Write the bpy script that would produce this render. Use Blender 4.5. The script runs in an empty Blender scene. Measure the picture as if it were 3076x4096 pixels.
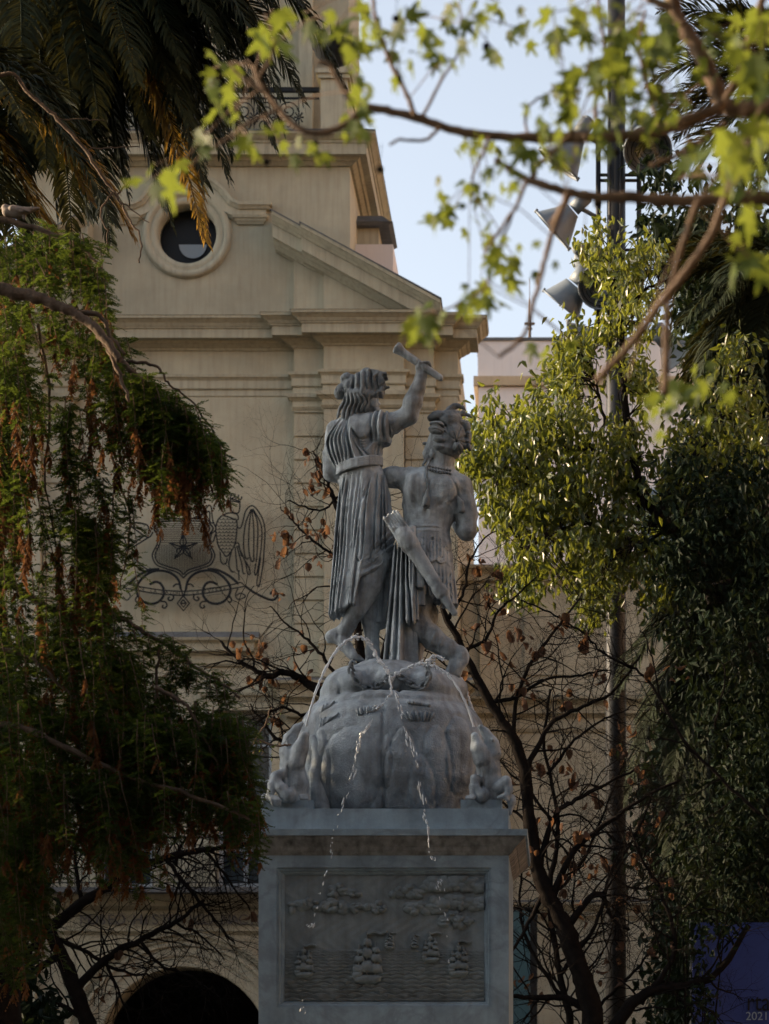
import bpy, math, random
import numpy as np
from mathutils import Vector, Matrix, Quaternion, noise as mnoise

# ---------------------------------------------------------------- scene, camera, light
SC = bpy.context.scene
COL = SC.collection
CX, CY, FP = 2222.0, 4500.0, 9672.0        # principal point and focal length of the photograph, in its own pixels
EYE = 1.6

cam_d = bpy.data.cameras.new("camera")
cam = bpy.data.objects.new("camera", cam_d)
COL.objects.link(cam)
cam.location = (0, 0, EYE)
cam.rotation_euler = (math.radians(90), 0, 0)
cam_d.sensor_fit = 'AUTO'
cam_d.sensor_width = 36.0
cam_d.lens = FP / 4096.0 * 36.0
cam_d.shift_x = (1538.0 - CX) / 4096.0
cam_d.shift_y = (CY - 2048.0) / 4096.0
cam_d.clip_start = 0.1
cam_d.clip_end = 6000.0
cam_d.dof.use_dof = True
cam_d.dof.focus_distance = 18.4
cam_d.dof.aperture_fstop = 4.4
SC.camera = cam

SUN_EL = math.radians(17.0)
SUN_BACK = math.radians(8.0)               # how far behind the facade line the sun stands, to the left
to_sun = Vector((-math.cos(SUN_BACK) * math.cos(SUN_EL), math.sin(SUN_BACK) * math.cos(SUN_EL), math.sin(SUN_EL)))

world = bpy.data.worlds.new("World")
SC.world = world
world.use_nodes = True
wn = world.node_tree.nodes
wl = world.node_tree.links
for n in list(wn):
    wn.remove(n)
w_out = wn.new('ShaderNodeOutputWorld')
w_bg = wn.new('ShaderNodeBackground')
w_sky = wn.new('ShaderNodeTexSky')
w_sky.sky_type = 'NISHITA'
w_sky.sun_disc = False
w_sky.sun_elevation = SUN_EL
w_sky.sun_rotation = math.radians(360 - 82)
w_sky.altitude = 500
w_sky.air_density = 1.0
w_sky.dust_density = 4.0
w_sky.ozone_density = 1.0
w_bg.inputs['Strength'].default_value = 0.15
w_hs = wn.new('ShaderNodeHueSaturation')      # thin evening haze: the whole sky is paler than clear air
w_hs.inputs['Saturation'].default_value = 0.5
wl.new(w_sky.outputs[0], w_hs.inputs['Color'])
wl.new(w_hs.outputs[0], w_bg.inputs[0])
wl.new(w_bg.outputs[0], w_out.inputs[0])

sun_d = bpy.data.lights.new("sun", 'SUN')
sun_d.energy = 5.0
sun_d.angle = math.radians(0.5)
sun_d.color = (1.0, 0.74, 0.46)
sun = bpy.data.objects.new("sun", sun_d)
COL.objects.link(sun)
sun.rotation_euler = to_sun.to_track_quat('Z', 'Y').to_euler()

SC.render.engine = 'CYCLES'
SC.view_settings.view_transform = 'Standard'
SC.view_settings.look = 'None'
SC.view_settings.gamma = 1.0
SC.view_settings.use_curve_mapping = False
SC.view_settings.exposure = 1.18
SC.cycles.max_bounces = 5
SC.cycles.diffuse_bounces = 3
SC.cycles.glossy_bounces = 2
SC.cycles.adaptive_threshold = 0.02
SC.cycles.transparent_max_bounces = 12
SC.cycles.caustics_reflective = False
SC.cycles.caustics_refractive = False
SC.cycles.use_denoising = True

# ---------------------------------------------------------------- helpers
def P(sx, sy, Y):
    """world point seen at photo pixel (sx, sy) at distance Y"""
    return Vector(((sx - CX) / FP * Y, Y, EYE + (CY - sy) / FP * Y))

def wx(sx, Y): return (sx - CX) / FP * Y
def wz(sy, Y): return EYE + (CY - sy) / FP * Y

def tag(o, label=None, cat=None, group=None, kind=None):
    if label: o["label"] = label
    if cat: o["category"] = cat
    if group: o["group"] = group
    if kind: o["kind"] = kind
    return o

def empty(name, loc=(0, 0, 0), parent=None):
    o = bpy.data.objects.new(name, None)
    o.empty_display_size = 0.2
    COL.objects.link(o)
    o.location = loc
    if parent: o.parent = parent
    return o

def mobj(name, me, parent=None, loc=None):
    o = bpy.data.objects.new(name, me)
    COL.objects.link(o)
    if parent: o.parent = parent
    if loc is not None: o.location = loc
    return o

class MB:
    """collects geometry for one mesh"""
    def __init__(s):
        s.v = []; s.f = []; s.sm = []
    def add(s, vs, fs, smooth=False):
        b = len(s.v)
        s.v.extend([tuple(p) for p in vs])
        for f in fs:
            s.f.append(tuple(i + b for i in f)); s.sm.append(smooth)
    def box(s, x0, x1, y0, y1, z0, z1):
        s.frust(x0, x1, y0, y1, z0, x0, x1, y0, y1, z1)
    def frust(s, ax0, ax1, ay0, ay1, az, bx0, bx1, by0, by1, bz):
        s.add([(ax0, ay0, az), (ax1, ay0, az), (ax1, ay1, az), (ax0, ay1, az),
               (bx0, by0, bz), (bx1, by0, bz), (bx1, by1, bz), (bx0, by1, bz)],
              [(3, 2, 1, 0), (4, 5, 6, 7), (0, 1, 5, 4), (1, 2, 6, 5), (2, 3, 7, 6), (3, 0, 4, 7)])
    def prism(s, pts, y0, y1):
        """pts: (x, z) outline, extruded from y0 to y1"""
        n = len(pts)
        s.add([(p[0], y0, p[1]) for p in pts] + [(p[0], y1, p[1]) for p in pts],
              [tuple(range(n)), tuple(range(2 * n - 1, n - 1, -1))] +
              [(i, i + n, (i + 1) % n + n, (i + 1) % n) for i in range(n)])
    def tube(s, pts, rad, n=6, cap=True, smooth=True):
        pts = [Vector(p) for p in pts]
        m = len(pts)
        if m < 2: return
        if not hasattr(rad, '__len__'): rad = [rad] * m
        t = [(pts[min(i + 1, m - 1)] - pts[max(i - 1, 0)]).normalized() for i in range(m)]
        a = t[0].orthogonal().normalized()
        vs = []
        for i in range(m):
            a = (a - t[i] * a.dot(t[i]))
            a = a.normalized() if a.length > 1e-6 else t[i].orthogonal().normalized()
            b = t[i].cross(a)
            for k in range(n):
                th = 2 * math.pi * k / n
                vs.append(pts[i] + (a * math.cos(th) + b * math.sin(th)) * rad[i])
        fs = []
        for i in range(m - 1):
            for k in range(n):
                fs.append((i * n + k, i * n + (k + 1) % n, (i + 1) * n + (k + 1) % n, (i + 1) * n + k))
        s.add(vs, fs, smooth)
        if cap:
            b = len(s.v) - m * n
            s.f.append(tuple(b + k for k in range(n - 1, -1, -1))); s.sm.append(False)
            s.f.append(tuple(b + (m - 1) * n + k for k in range(n))); s.sm.append(False)
    def lathe(s, prof, axis_o, axis_d=(0, 0, 1), n=24, smooth=True):
        """prof: (r, h) along the axis"""
        d = Vector(axis_d).normalized(); o = Vector(axis_o)
        a = d.orthogonal().normalized(); b = d.cross(a)
        vs = []
        for r, h in prof:
            for k in range(n):
                th = 2 * math.pi * k / n
                vs.append(o + d * h + (a * math.cos(th) + b * math.sin(th)) * r)
        fs = []
        for i in range(len(prof) - 1):
            for k in range(n):
                fs.append((i * n + k, i * n + (k + 1) % n, (i + 1) * n + (k + 1) % n, (i + 1) * n + k))
        s.add(vs, fs, smooth)
    def mesh(s, name, mat):
        me = bpy.data.meshes.new(name)
        me.from_pydata(s.v, [], s.f)
        me.polygons.foreach_set("use_smooth", s.sm)
        mats = mat if isinstance(mat, (list, tuple)) else [mat]
        for m in mats: me.materials.append(m)
        me.update()
        return me
    def build(s, name, mat, parent=None, loc=None):
        return mobj(name, s.mesh(name, mat), parent, loc)

def np_mesh(name, V, F, mat, smooth=True):
    """fast mesh from numpy arrays; F is (n,3) or (n,4)"""
    me = bpy.data.meshes.new(name)
    nv, nf, k = len(V), len(F), F.shape[1]
    me.vertices.add(nv); me.loops.add(nf * k); me.polygons.add(nf)
    me.vertices.foreach_set("co", np.ascontiguousarray(V, dtype=np.float32).ravel())
    me.loops.foreach_set("vertex_index", np.ascontiguousarray(F, dtype=np.int32).ravel())
    me.polygons.foreach_set("loop_start", np.arange(0, nf * k, k, dtype=np.int32))
    me.polygons.foreach_set("loop_total", np.full(nf, k, dtype=np.int32))
    me.polygons.foreach_set("use_smooth", np.full(nf, smooth, dtype=bool))
    if mat: me.materials.append(mat)
    me.update(calc_edges=True)
    return me

def crom(pts, k=6, closed=False):
    """Catmull-Rom through points (any dimension)"""
    p = [np.array(q, float) for q in pts]
    n = len(p)
    if n < 3: return [p[0] + (p[1] - p[0]) * i / k for i in range(k + 1)]
    out = []
    for i in range(n if closed else n - 1):
        if closed:
            p0, p1, p2, p3 = p[(i - 1) % n], p[i], p[(i + 1) % n], p[(i + 2) % n]
        else:
            p0, p1, p2, p3 = p[max(i - 1, 0)], p[i], p[i + 1], p[min(i + 2, n - 1)]
        for j in range(k):
            t = j / k
            out.append(0.5 * ((2 * p1) + (-p0 + p2) * t + (2 * p0 - 5 * p1 + 4 * p2 - p3) * t * t + (-p0 + 3 * p1 - 3 * p2 + p3) * t ** 3))
    out.append(p[0] if closed else p[-1])
    return out

# ---------------------------------------------------------------- materials
def mat(name, col, rough=0.8, var=0.25, scale=3.0, col2=None, bump=0.0, bscale=40.0, streak=0.0, streak_col=(0.04, 0.04, 0.035),
        spec=0.3, metal=0.0, trans=0.0, trans_col=None, veins=None, island=0.0, stretch=(1, 1, 1)):
    m = bpy.data.materials.new(name)
    m.use_nodes = True
    nt = m.node_tree; N = nt.nodes; L = nt.links
    for n in list(N): N.remove(n)
    out = N.new('ShaderNodeOutputMaterial')
    bs = N.new('ShaderNodeBsdfPrincipled')
    bs.inputs['Roughness'].default_value = rough
    bs.inputs['Metallic'].default_value = metal
    bs.inputs['Specular IOR Level'].default_value = spec
    geo = N.new('ShaderNodeNewGeometry')
    mp = N.new('ShaderNodeMapping'); mp.inputs['Scale'].default_value = stretch
    L.new(geo.outputs['Position'], mp.inputs[0])
    nz = N.new('ShaderNodeTexNoise'); nz.inputs['Scale'].default_value = scale
    nz.inputs['Detail'].default_value = 6; nz.inputs['Roughness'].default_value = 0.65
    L.new(mp.outputs[0], nz.inputs['Vector'])
    c2 = col2 if col2 else tuple(c * (1 - var) for c in col)
    c1 = col if col2 else tuple(min(1, c * (1 + var * 0.6)) for c in col)
    rp = N.new('ShaderNodeValToRGB')
    rp.color_ramp.elements[0].position = 0.32; rp.color_ramp.elements[0].color = (*c2, 1)
    rp.color_ramp.elements[1].position = 0.68; rp.color_ramp.elements[1].color = (*c1, 1)
    L.new(nz.outputs['Fac'], rp.inputs[0])
    colo = rp.outputs[0]
    if island:
        mx = N.new('ShaderNodeHueSaturation')
        mr = N.new('ShaderNodeMapRange'); mr.inputs[3].default_value = 1 - island; mr.inputs[4].default_value = 1 + island
        L.new(geo.outputs['Random Per Island'], mr.inputs[0])
        L.new(mr.outputs[0], mx.inputs['Value']); L.new(colo, mx.inputs['Color'])
        colo = mx.outputs[0]
    if veins:
        vz = N.new('ShaderNodeTexNoise'); vz.inputs['Scale'].default_value = veins[0]
        vz.inputs['Detail'].default_value = 8; vz.inputs['Roughness'].default_value = 0.6; vz.inputs['Distortion'].default_value = 1.4
        L.new(geo.outputs['Position'], vz.inputs['Vector'])
        vr = N.new('ShaderNodeValToRGB')
        e = vr.color_ramp.elements
        e[0].position = 0.46; e[0].color = (0, 0, 0, 1); e[1].position = 0.505; e[1].color = (1, 1, 1, 1)
        e2 = e.new(0.56); e2.color = (0, 0, 0, 1)
        L.new(vz.outputs['Fac'], vr.inputs[0])
        vm = N.new('ShaderNodeMath'); vm.operation = 'MULTIPLY'; vm.inputs[1].default_value = veins[1]
        L.new(vr.outputs[0], vm.inputs[0])
        mx = N.new('ShaderNodeMix'); mx.data_type = 'RGBA'
        L.new(vm.outputs[0], mx.inputs[0]); L.new(colo, mx.inputs[6]); mx.inputs[7].default_value = (*veins[2], 1)
        colo = mx.outputs[2]
    if streak:
        sm = N.new('ShaderNodeMapping'); sm.inputs['Scale'].default_value = (9, 9, 0.7)
        L.new(geo.outputs['Position'], sm.inputs[0])
        sn = N.new('ShaderNodeTexNoise'); sn.inputs['Scale'].default_value = 1.6; sn.inputs['Detail'].default_value = 5
        L.new(sm.outputs[0], sn.inputs['Vector'])
        sr = N.new('ShaderNodeMapRange'); sr.inputs[1].default_value = 0.45; sr.inputs[2].default_value = 0.75
        sr.inputs[3].default_value = 0.0; sr.inputs[4].default_value = streak
        L.new(sn.outputs['Fac'], sr.inputs[0])
        mx = N.new('ShaderNodeMix'); mx.data_type = 'RGBA'
        L.new(sr.outputs[0], mx.inputs[0]); L.new(colo, mx.inputs[6]); mx.inputs[7].default_value = (*streak_col, 1)
        colo = mx.outputs[2]
    L.new(colo, bs.inputs['Base Color'])
    if bump:
        bn = N.new('ShaderNodeTexNoise'); bn.inputs['Scale'].default_value = bscale; bn.inputs['Detail'].default_value = 5
        L.new(geo.outputs['Position'], bn.inputs['Vector'])
        bp = N.new('ShaderNodeBump'); bp.inputs['Strength'].default_value = bump; bp.inputs['Distance'].default_value = 0.02
        L.new(bn.outputs['Fac'], bp.inputs['Height']); L.new(bp.outputs[0], bs.inputs['Normal'])
    if trans:
        tr = N.new('ShaderNodeBsdfTranslucent')
        if trans_col:
            tr.inputs[0].default_value = (*trans_col, 1)
        else:
            L.new(colo, tr.inputs[0])
        ms = N.new('ShaderNodeMixShader'); ms.inputs[0].default_value = trans
        L.new(bs.outputs[0], ms.inputs[1]); L.new(tr.outputs[0], ms.inputs[2])
        L.new(ms.outputs[0], out.inputs[0])
    else:
        L.new(bs.outputs[0], out.inputs[0])
    return m

def glass_mat(name, col, rough=0.08):
    m = bpy.data.materials.new(name); m.use_nodes = True
    b = m.node_tree.nodes['Principled BSDF']
    b.inputs['Base Color'].default_value = (*col, 1); b.inputs['Roughness'].default_value = rough
    b.inputs['Specular IOR Level'].default_value = 0.9
    return m

M = {}
M['stucco'] = mat('ochre_stucco', (0.375, 0.350, 0.262), 0.9, 0.18, 0.9, bump=0.12, bscale=30, streak=0.28, streak_col=(0.20, 0.155, 0.11))
M['trim'] = mat('ochre_moulding', (0.375, 0.352, 0.266), 0.9, 0.12, 1.5, bump=0.1, bscale=25, streak=0.35, streak_col=(0.12, 0.10, 0.075))
M['lead'] = mat('lead_flashing', (0.10, 0.105, 0.11), 0.7, 0.3, 6)
M['whitewall'] = mat('white_render', (0.60, 0.56, 0.55), 0.9, 0.08, 0.4, streak=0.2, streak_col=(0.40, 0.37, 0.36))
M['band'] = mat('tan_band', (0.42, 0.33, 0.22), 0.9, 0.15, 1.0, streak=0.3, streak_col=(0.2, 0.15, 0.1))
M['marble'] = mat('pale_veined_marble', (0.30, 0.375, 0.425), 0.6, 0.28, 4, bump=0.08, bscale=60, spec=0.2, veins=(1.7, 0.42, (0.17, 0.19, 0.21)), streak=0.25, streak_col=(0.10, 0.10, 0.10))
M['relief'] = mat('stained_carved_marble', (0.235, 0.27, 0.28), 0.75, 0.3, 4, bump=0.15, bscale=80, streak=0.5, streak_col=(0.11, 0.11, 0.105))
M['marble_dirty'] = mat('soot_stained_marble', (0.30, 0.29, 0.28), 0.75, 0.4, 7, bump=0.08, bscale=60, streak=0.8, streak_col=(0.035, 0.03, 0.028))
M['statue'] = mat('weathered_carved_marble', (0.37, 0.415, 0.445), 0.8, 0.45, 5.5, bump=0.4, bscale=110, spec=0.15, streak=0.8, streak_col=(0.085, 0.08, 0.08))
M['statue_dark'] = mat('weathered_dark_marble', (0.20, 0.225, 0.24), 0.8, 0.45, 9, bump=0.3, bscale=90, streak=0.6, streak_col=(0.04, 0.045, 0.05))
M['rock'] = mat('weathered_rock_marble', (0.32, 0.365, 0.40), 0.85, 0.45, 4.0, bump=0.6, bscale=80, spec=0.15, streak=0.6, streak_col=(0.13, 0.125, 0.125))
M['iron'] = mat('black_wrought_iron', (0.014, 0.017, 0.021), 0.65, 0.3, 8, spec=0.12)
M['letters'] = mat('grey_bronze_letters', (0.16, 0.15, 0.15), 0.5, 0.2, 8)
M['steel'] = mat('painted_steel_mast', (0.016, 0.017, 0.019), 0.42, 0.25, 3, spec=0.22)
M['lampgrey'] = mat('grey_lamp_housing', (0.15, 0.175, 0.20), 0.5, 0.15, 4)
M['lampin'] = mat('silver_lamp_reflector', (0.30, 0.32, 0.34), 0.3, 0.2, 4, metal=0.7)
M['frame'] = mat('white_window_frame', (0.42, 0.46, 0.50), 0.6, 0.1, 3)
M['glass_dark'] = glass_mat('unlit_glass', (0.012, 0.014, 0.017), 0.4)
M['glass_dark'].node_tree.nodes['Principled BSDF'].inputs['Specular IOR Level'].default_value = 0.15
M['glass'] = glass_mat('window_glass', (0.035, 0.05, 0.065))
M['glass_pale'] = glass_mat('pale_window_glass', (0.14, 0.16, 0.175), 0.25)
M['teal'] = glass_mat('teal_glass_panel', (0.03, 0.08, 0.095), 0.35)
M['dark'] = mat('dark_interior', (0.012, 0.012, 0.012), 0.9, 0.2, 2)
M['paving'] = mat('plaza_paving', (0.055, 0.052, 0.05), 0.85, 0.2, 1.2, bump=0.1)
M['banner'] = mat('blue_banner', (0.032, 0.055, 0.21), 0.7, 0.15, 1.5)
M['ink'] = mat('black_print', (0.008, 0.008, 0.01), 0.7, 0.1, 2)
M['pale_print'] = mat('pale_blue_print', (0.28, 0.36, 0.46), 0.7, 0.1, 2)
M['terracotta'] = mat('warm_terracotta_render', (0.58, 0.38, 0.22), 0.9, 0.15, 0.5)
# vegetation
M['bark'] = mat('grey_brown_bark', (0.13, 0.095, 0.07), 0.9, 0.5, 14, bump=0.5, bscale=60, stretch=(1, 1, 0.4), spec=0.1)
M['bark_dark'] = mat('dark_bark', (0.013, 0.011, 0.010), 0.95, 0.4, 14, bump=0.4, bscale=60, spec=0.03)
M['twig'] = mat('pale_brown_twig', (0.16, 0.115, 0.085), 0.9, 0.4, 20, spec=0.1)
M['plane_leaf'] = mat('fresh_plane_leaf', (0.06, 0.09, 0.018), 0.5, 0.4, 7, trans=0.42, trans_col=(0.19, 0.23, 0.03), spec=0.2)
M['ficus_leaf'] = mat('glossy_green_leaf', (0.042, 0.06, 0.015), 0.32, 0.4, 3, trans=0.3, trans_col=(0.26, 0.28, 0.03), island=0.5, spec=0.36)
M['dark_leaf'] = mat('deep_green_leaf', (0.010, 0.018, 0.010), 0.55, 0.4, 2, trans=0.12, trans_col=(0.035, 0.05, 0.014), island=0.4, spec=0.06)
M['conifer'] = mat('feathery_needle_green', (0.017, 0.031, 0.010), 0.6, 0.35, 2.2, trans=0.3, trans_col=(0.16, 0.22, 0.03), island=0.35, spec=0.06)
M['cone'] = mat('rusty_dry_needles', (0.12, 0.055, 0.024), 0.8, 0.4, 5, trans=0.3, trans_col=(0.25, 0.115, 0.042), island=0.3, spec=0.04)
M['dead_leaf'] = mat('curled_brown_leaf', (0.07, 0.042, 0.03), 0.85, 0.5, 9, trans=0.2, trans_col=(0.30, 0.15, 0.07), spec=0.05)
M['palm'] = mat('palm_leaflet_green', (0.018, 0.024, 0.013), 0.6, 0.4, 2, trans=0.08, trans_col=(0.08, 0.07, 0.014), island=0.35, spec=0.04)
M['palm_dry'] = mat('dry_golden_palm_leaflet', (0.10, 0.07, 0.026), 0.5, 0.4, 3, trans=0.4, trans_col=(0.28, 0.16, 0.02), island=0.35, spec=0.1)
# ---------------------------------------------------------------- ground
g = MB(); g.add([(-3000, -3000, 0), (3000, -3000, 0), (3000, 3000, 0), (-3000, 3000, 0)], [(0, 1, 2, 3)])
tag(g.build('ground', M['paving']), kind='structure')

# ---------------------------------------------------------------- museum, central bay with tower
BX, BY = wx(738, 45.0), 45.0
def bz(sy, dy=0.0): return wz(sy, BY + dy)

museum = empty('museum_building', (BX, BY, 0))
tag(museum, 'ochre stucco museum with square tower, broken pediment and round window behind the statue', 'building')

def stack(mb, x0, x1, ztop, yw, layers, L=True, R=True, yb=0.3):
    """stacked mouldings on a wall block x0..x1 whose face is at local y=yw: layers (height, projection top, projection bottom)"""
    z = ztop
    for h, pt, pb in layers:
        l0, l1 = (pb if L else 0), (pt if L else 0)
        r0, r1 = (pb if R else 0), (pt if R else 0)
        mb.frust(x0 - l0, x1 + r0, yw - pb, yw + yb, z - h, x0 - l1, x1 + r1, yw - pt, yw + yb, z)
        z -= h - 0.0005
    return z

HW = 5.085
# walls ----------------------------------------------------------
def wall_with_hole(mb, x0, x1, z0, z1, holes, y, yb):
    """front sheet with rectangular holes (x0,x1,z0,z1) plus reveals"""
    xs = sorted({x0, x1, *[h[0] for h in holes], *[h[1] for h in holes]})
    zs = sorted({z0, z1, *[h[2] for h in holes], *[h[3] for h in holes]})
    for a, b in zip(xs, xs[1:]):
        for c, d in zip(zs, zs[1:]):
            if any(h[0] <= a and b <= h[1] and h[2] <= c and d <= h[3] for h in holes): continue
            mb.add([(a, y, c), (b, y, c), (b, y, d), (a, y, d)], [(0, 1, 2, 3)])
    for h in holes:
        a, b, c, d = h
        mb.add([(a, y, c), (a, yb, c), (a, yb, d), (a, y, d)], [(0, 1, 2, 3)])
        mb.add([(b, y, c), (b, y, d), (b, yb, d), (b, yb, c)], [(0, 1, 2, 3)])
        mb.add([(a, y, d), (a, yb, d), (b, yb, d), (b, y, d)], [(0, 1, 2, 3)])
        mb.add([(a, y, c), (b, y, c), (b, yb, c), (a, yb, c)], [(0, 1, 2, 3)])

WIN = [(-1.62, -0.60, 5.97, 9.3), (0.60, 1.62, 5.97, 9.3)]
AR, AZ = 1.58, 2.95
w = MB()
# upper storeys
wall_with_hole(w, -HW, HW, 5.2, 16.2, WIN, 0.0, 0.45)
# ground storey with the arch cut out
n = 32
arc = [(AR * math.cos(math.pi * k / n), AZ + AR * math.sin(math.pi * k / n)) for k in range(n + 1)]
for a, b in zip(arc, arc[1:]):
    w.add([(a[0], 0, a[1]), (a[0], 0, 5.2), (b[0], 0, 5.2), (b[0], 0, b[1])], [(0, 1, 2, 3)])
    w.add([(a[0], 0, a[1]), (b[0], 0, b[1]), (b[0], 0.8, b[1]), (a[0], 0.8, a[1])], [(0, 1, 2, 3)])
for s in (-1, 1):
    w.add([(s * AR, 0, 0), (s * HW, 0, 0), (s * HW, 0, 5.2), (s * AR, 0, 5.2)], [(0, 1, 2, 3)])
    w.add([(s * AR, 0, 0), (s * AR, 0.8, 0), (s * AR, 0.8, AZ), (s * AR, 0, AZ)], [(0, 1, 2, 3)])
    w.add([(s * HW, 0, 0), (s * HW, 9, 0), (s * HW, 9, 16.2), (s * HW, 0, 16.2)], [(0, 1, 2, 3)])
w.add([(-HW, 0, 16.2), (HW, 0, 16.2), (HW, 9, 16.2), (-HW, 9, 16.2)], [(0, 1, 2, 3)])
w.build('wall', M['stucco'], museum)
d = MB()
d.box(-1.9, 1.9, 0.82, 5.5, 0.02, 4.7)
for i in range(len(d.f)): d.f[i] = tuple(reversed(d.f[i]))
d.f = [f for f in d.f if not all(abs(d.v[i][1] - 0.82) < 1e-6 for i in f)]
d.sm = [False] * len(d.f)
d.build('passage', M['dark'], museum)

# arch mouldings: rings
def ring(mb, r0, r1, y0, y1, cz=AZ, a0=0.0, a1=math.pi, n=40, cx=0.0):
    vs = []; fs = []
    for k in range(n + 1):
        a = a0 + (a1 - a0) * k / n
        c, s_ = math.cos(a), math.sin(a)
        for r, y in ((r0, y1), (r0, y0), (r1, y0), (r1, y1)):
            vs.append((cx + r * c, y, cz + r * s_))
    for k in range(n):
        for j in range(3):
            fs.append((k * 4 + j, k * 4 + j + 1, k * 4 + 4 + j + 1, k * 4 + 4 + j))
    mb.add(vs, fs)
for r0, r1, p in ((1.60, 1.80, 0.05), (1.80, 1.98, 0.08), (1.98, 2.04, 0.13), (2.10, 2.18, 0.04), (2.18, 2.26, 0.10)):
    a = MB(); ring(a, r0, r1, -p, 0.02)
    a.build('arch_moulding', M['trim'], museum)

# lower entablature and balcony slab
e = MB(); stack(e, -HW, HW, 5.86, 0.0, [(0.05, .42, .40), (0.05, .36, .28), (0.10, .26, .24), (0.05, .16, .08)])
e.build('string_course', M['trim'], museum)
e = MB(); stack(e, -HW, HW, 5.24, 0.0, [(0.04, .10, .10), (0.05, .06, .03)])
e.build('string_course', M['trim'], museum)
e = MB(); e.box(-2.6, 2.6, -0.75, 0.2, 5.864, 5.96)
slab = e.build('balcony_slab', M['lead'], museum)
e = MB(); e.box(-2.55, 2.55, -0.72, -0.69, 6.85, 6.89); e.box(-2.55, 2.55, -0.72, -0.69, 6.03, 6.05)
k = -2.55
while k < 2.56:
    e.box(k - .008, k + .008, -0.713, -0.697, 5.96, 6.85); k += 0.13
e.build('railing', M['iron'], slab)

# windows of the first floor
for s in (-1, 1):
    c = s * 1.11
    f = MB()
    f.box(c - .51, c - .43, .28, .36, 5.98, 9.29); f.box(c + .43, c + .51, .28, .36, 5.98, 9.29)
    f.box(c - .43, c + .43, .28, .36, 9.2, 9.29); f.box(c - .43, c + .43, .28, .36, 5.98, 6.12)
    f.box(c - .04, c + .04, .27, .35, 6.12, 9.2)
    for zz in (6.75, 7.4, 8.05, 8.7): f.box(c - .43, c + .43, .285, .345, zz - .02, zz + .02)
    wf = f.build('window', M['frame'], museum)
    for a, b in ((c - .43, c - .04), (c + .04, c + .43)):
        q = MB(); q.box(a, b, .33, .335, 6.12, 9.2); q.build('pane', M['glass'], wf)
    f = MB()
    f.box(c - .66, c - .52, -.07, .05, 5.97, 9.45); f.box(c + .52, c + .66, -.07, .05, 5.97, 9.45)
    f.box(c - .66, c + .66, -.075, .05, 9.31, 9.46); stack(f, c - .66, c + .66, 9.62, 0, [(.05, .16, .14), (.1, .1, .06)])
    f.build('window_surround', M['trim'], museum)
# hood over the window group, with lead on top
e = MB(); z = stack(e, -1.12, 1.12, 10.62, 0.0, [(0.05, .30, .28), (0.05, .25, .2), (0.13, .20, .19), (0.06, .12, .05), (.16, .035, .035), (.04, .09, .06)])
hood = e.build('window_hood', M['trim'], museum)
e = MB(); e.frust(-1.42, 1.42, -.30, .02, 10.621, -1.40, 1.40, -.10, .02, 10.76); e.build('flashing', M['lead'], hood)
# round-arched frame below the hood
e = MB()
for r0, r1, p in ((.62, .72, .05), (.74, .86, .08)): ring(e, r0, r1, -p, .02, cz=9.32, n=24)
e.build('arch_moulding', M['trim'], museum)

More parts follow.
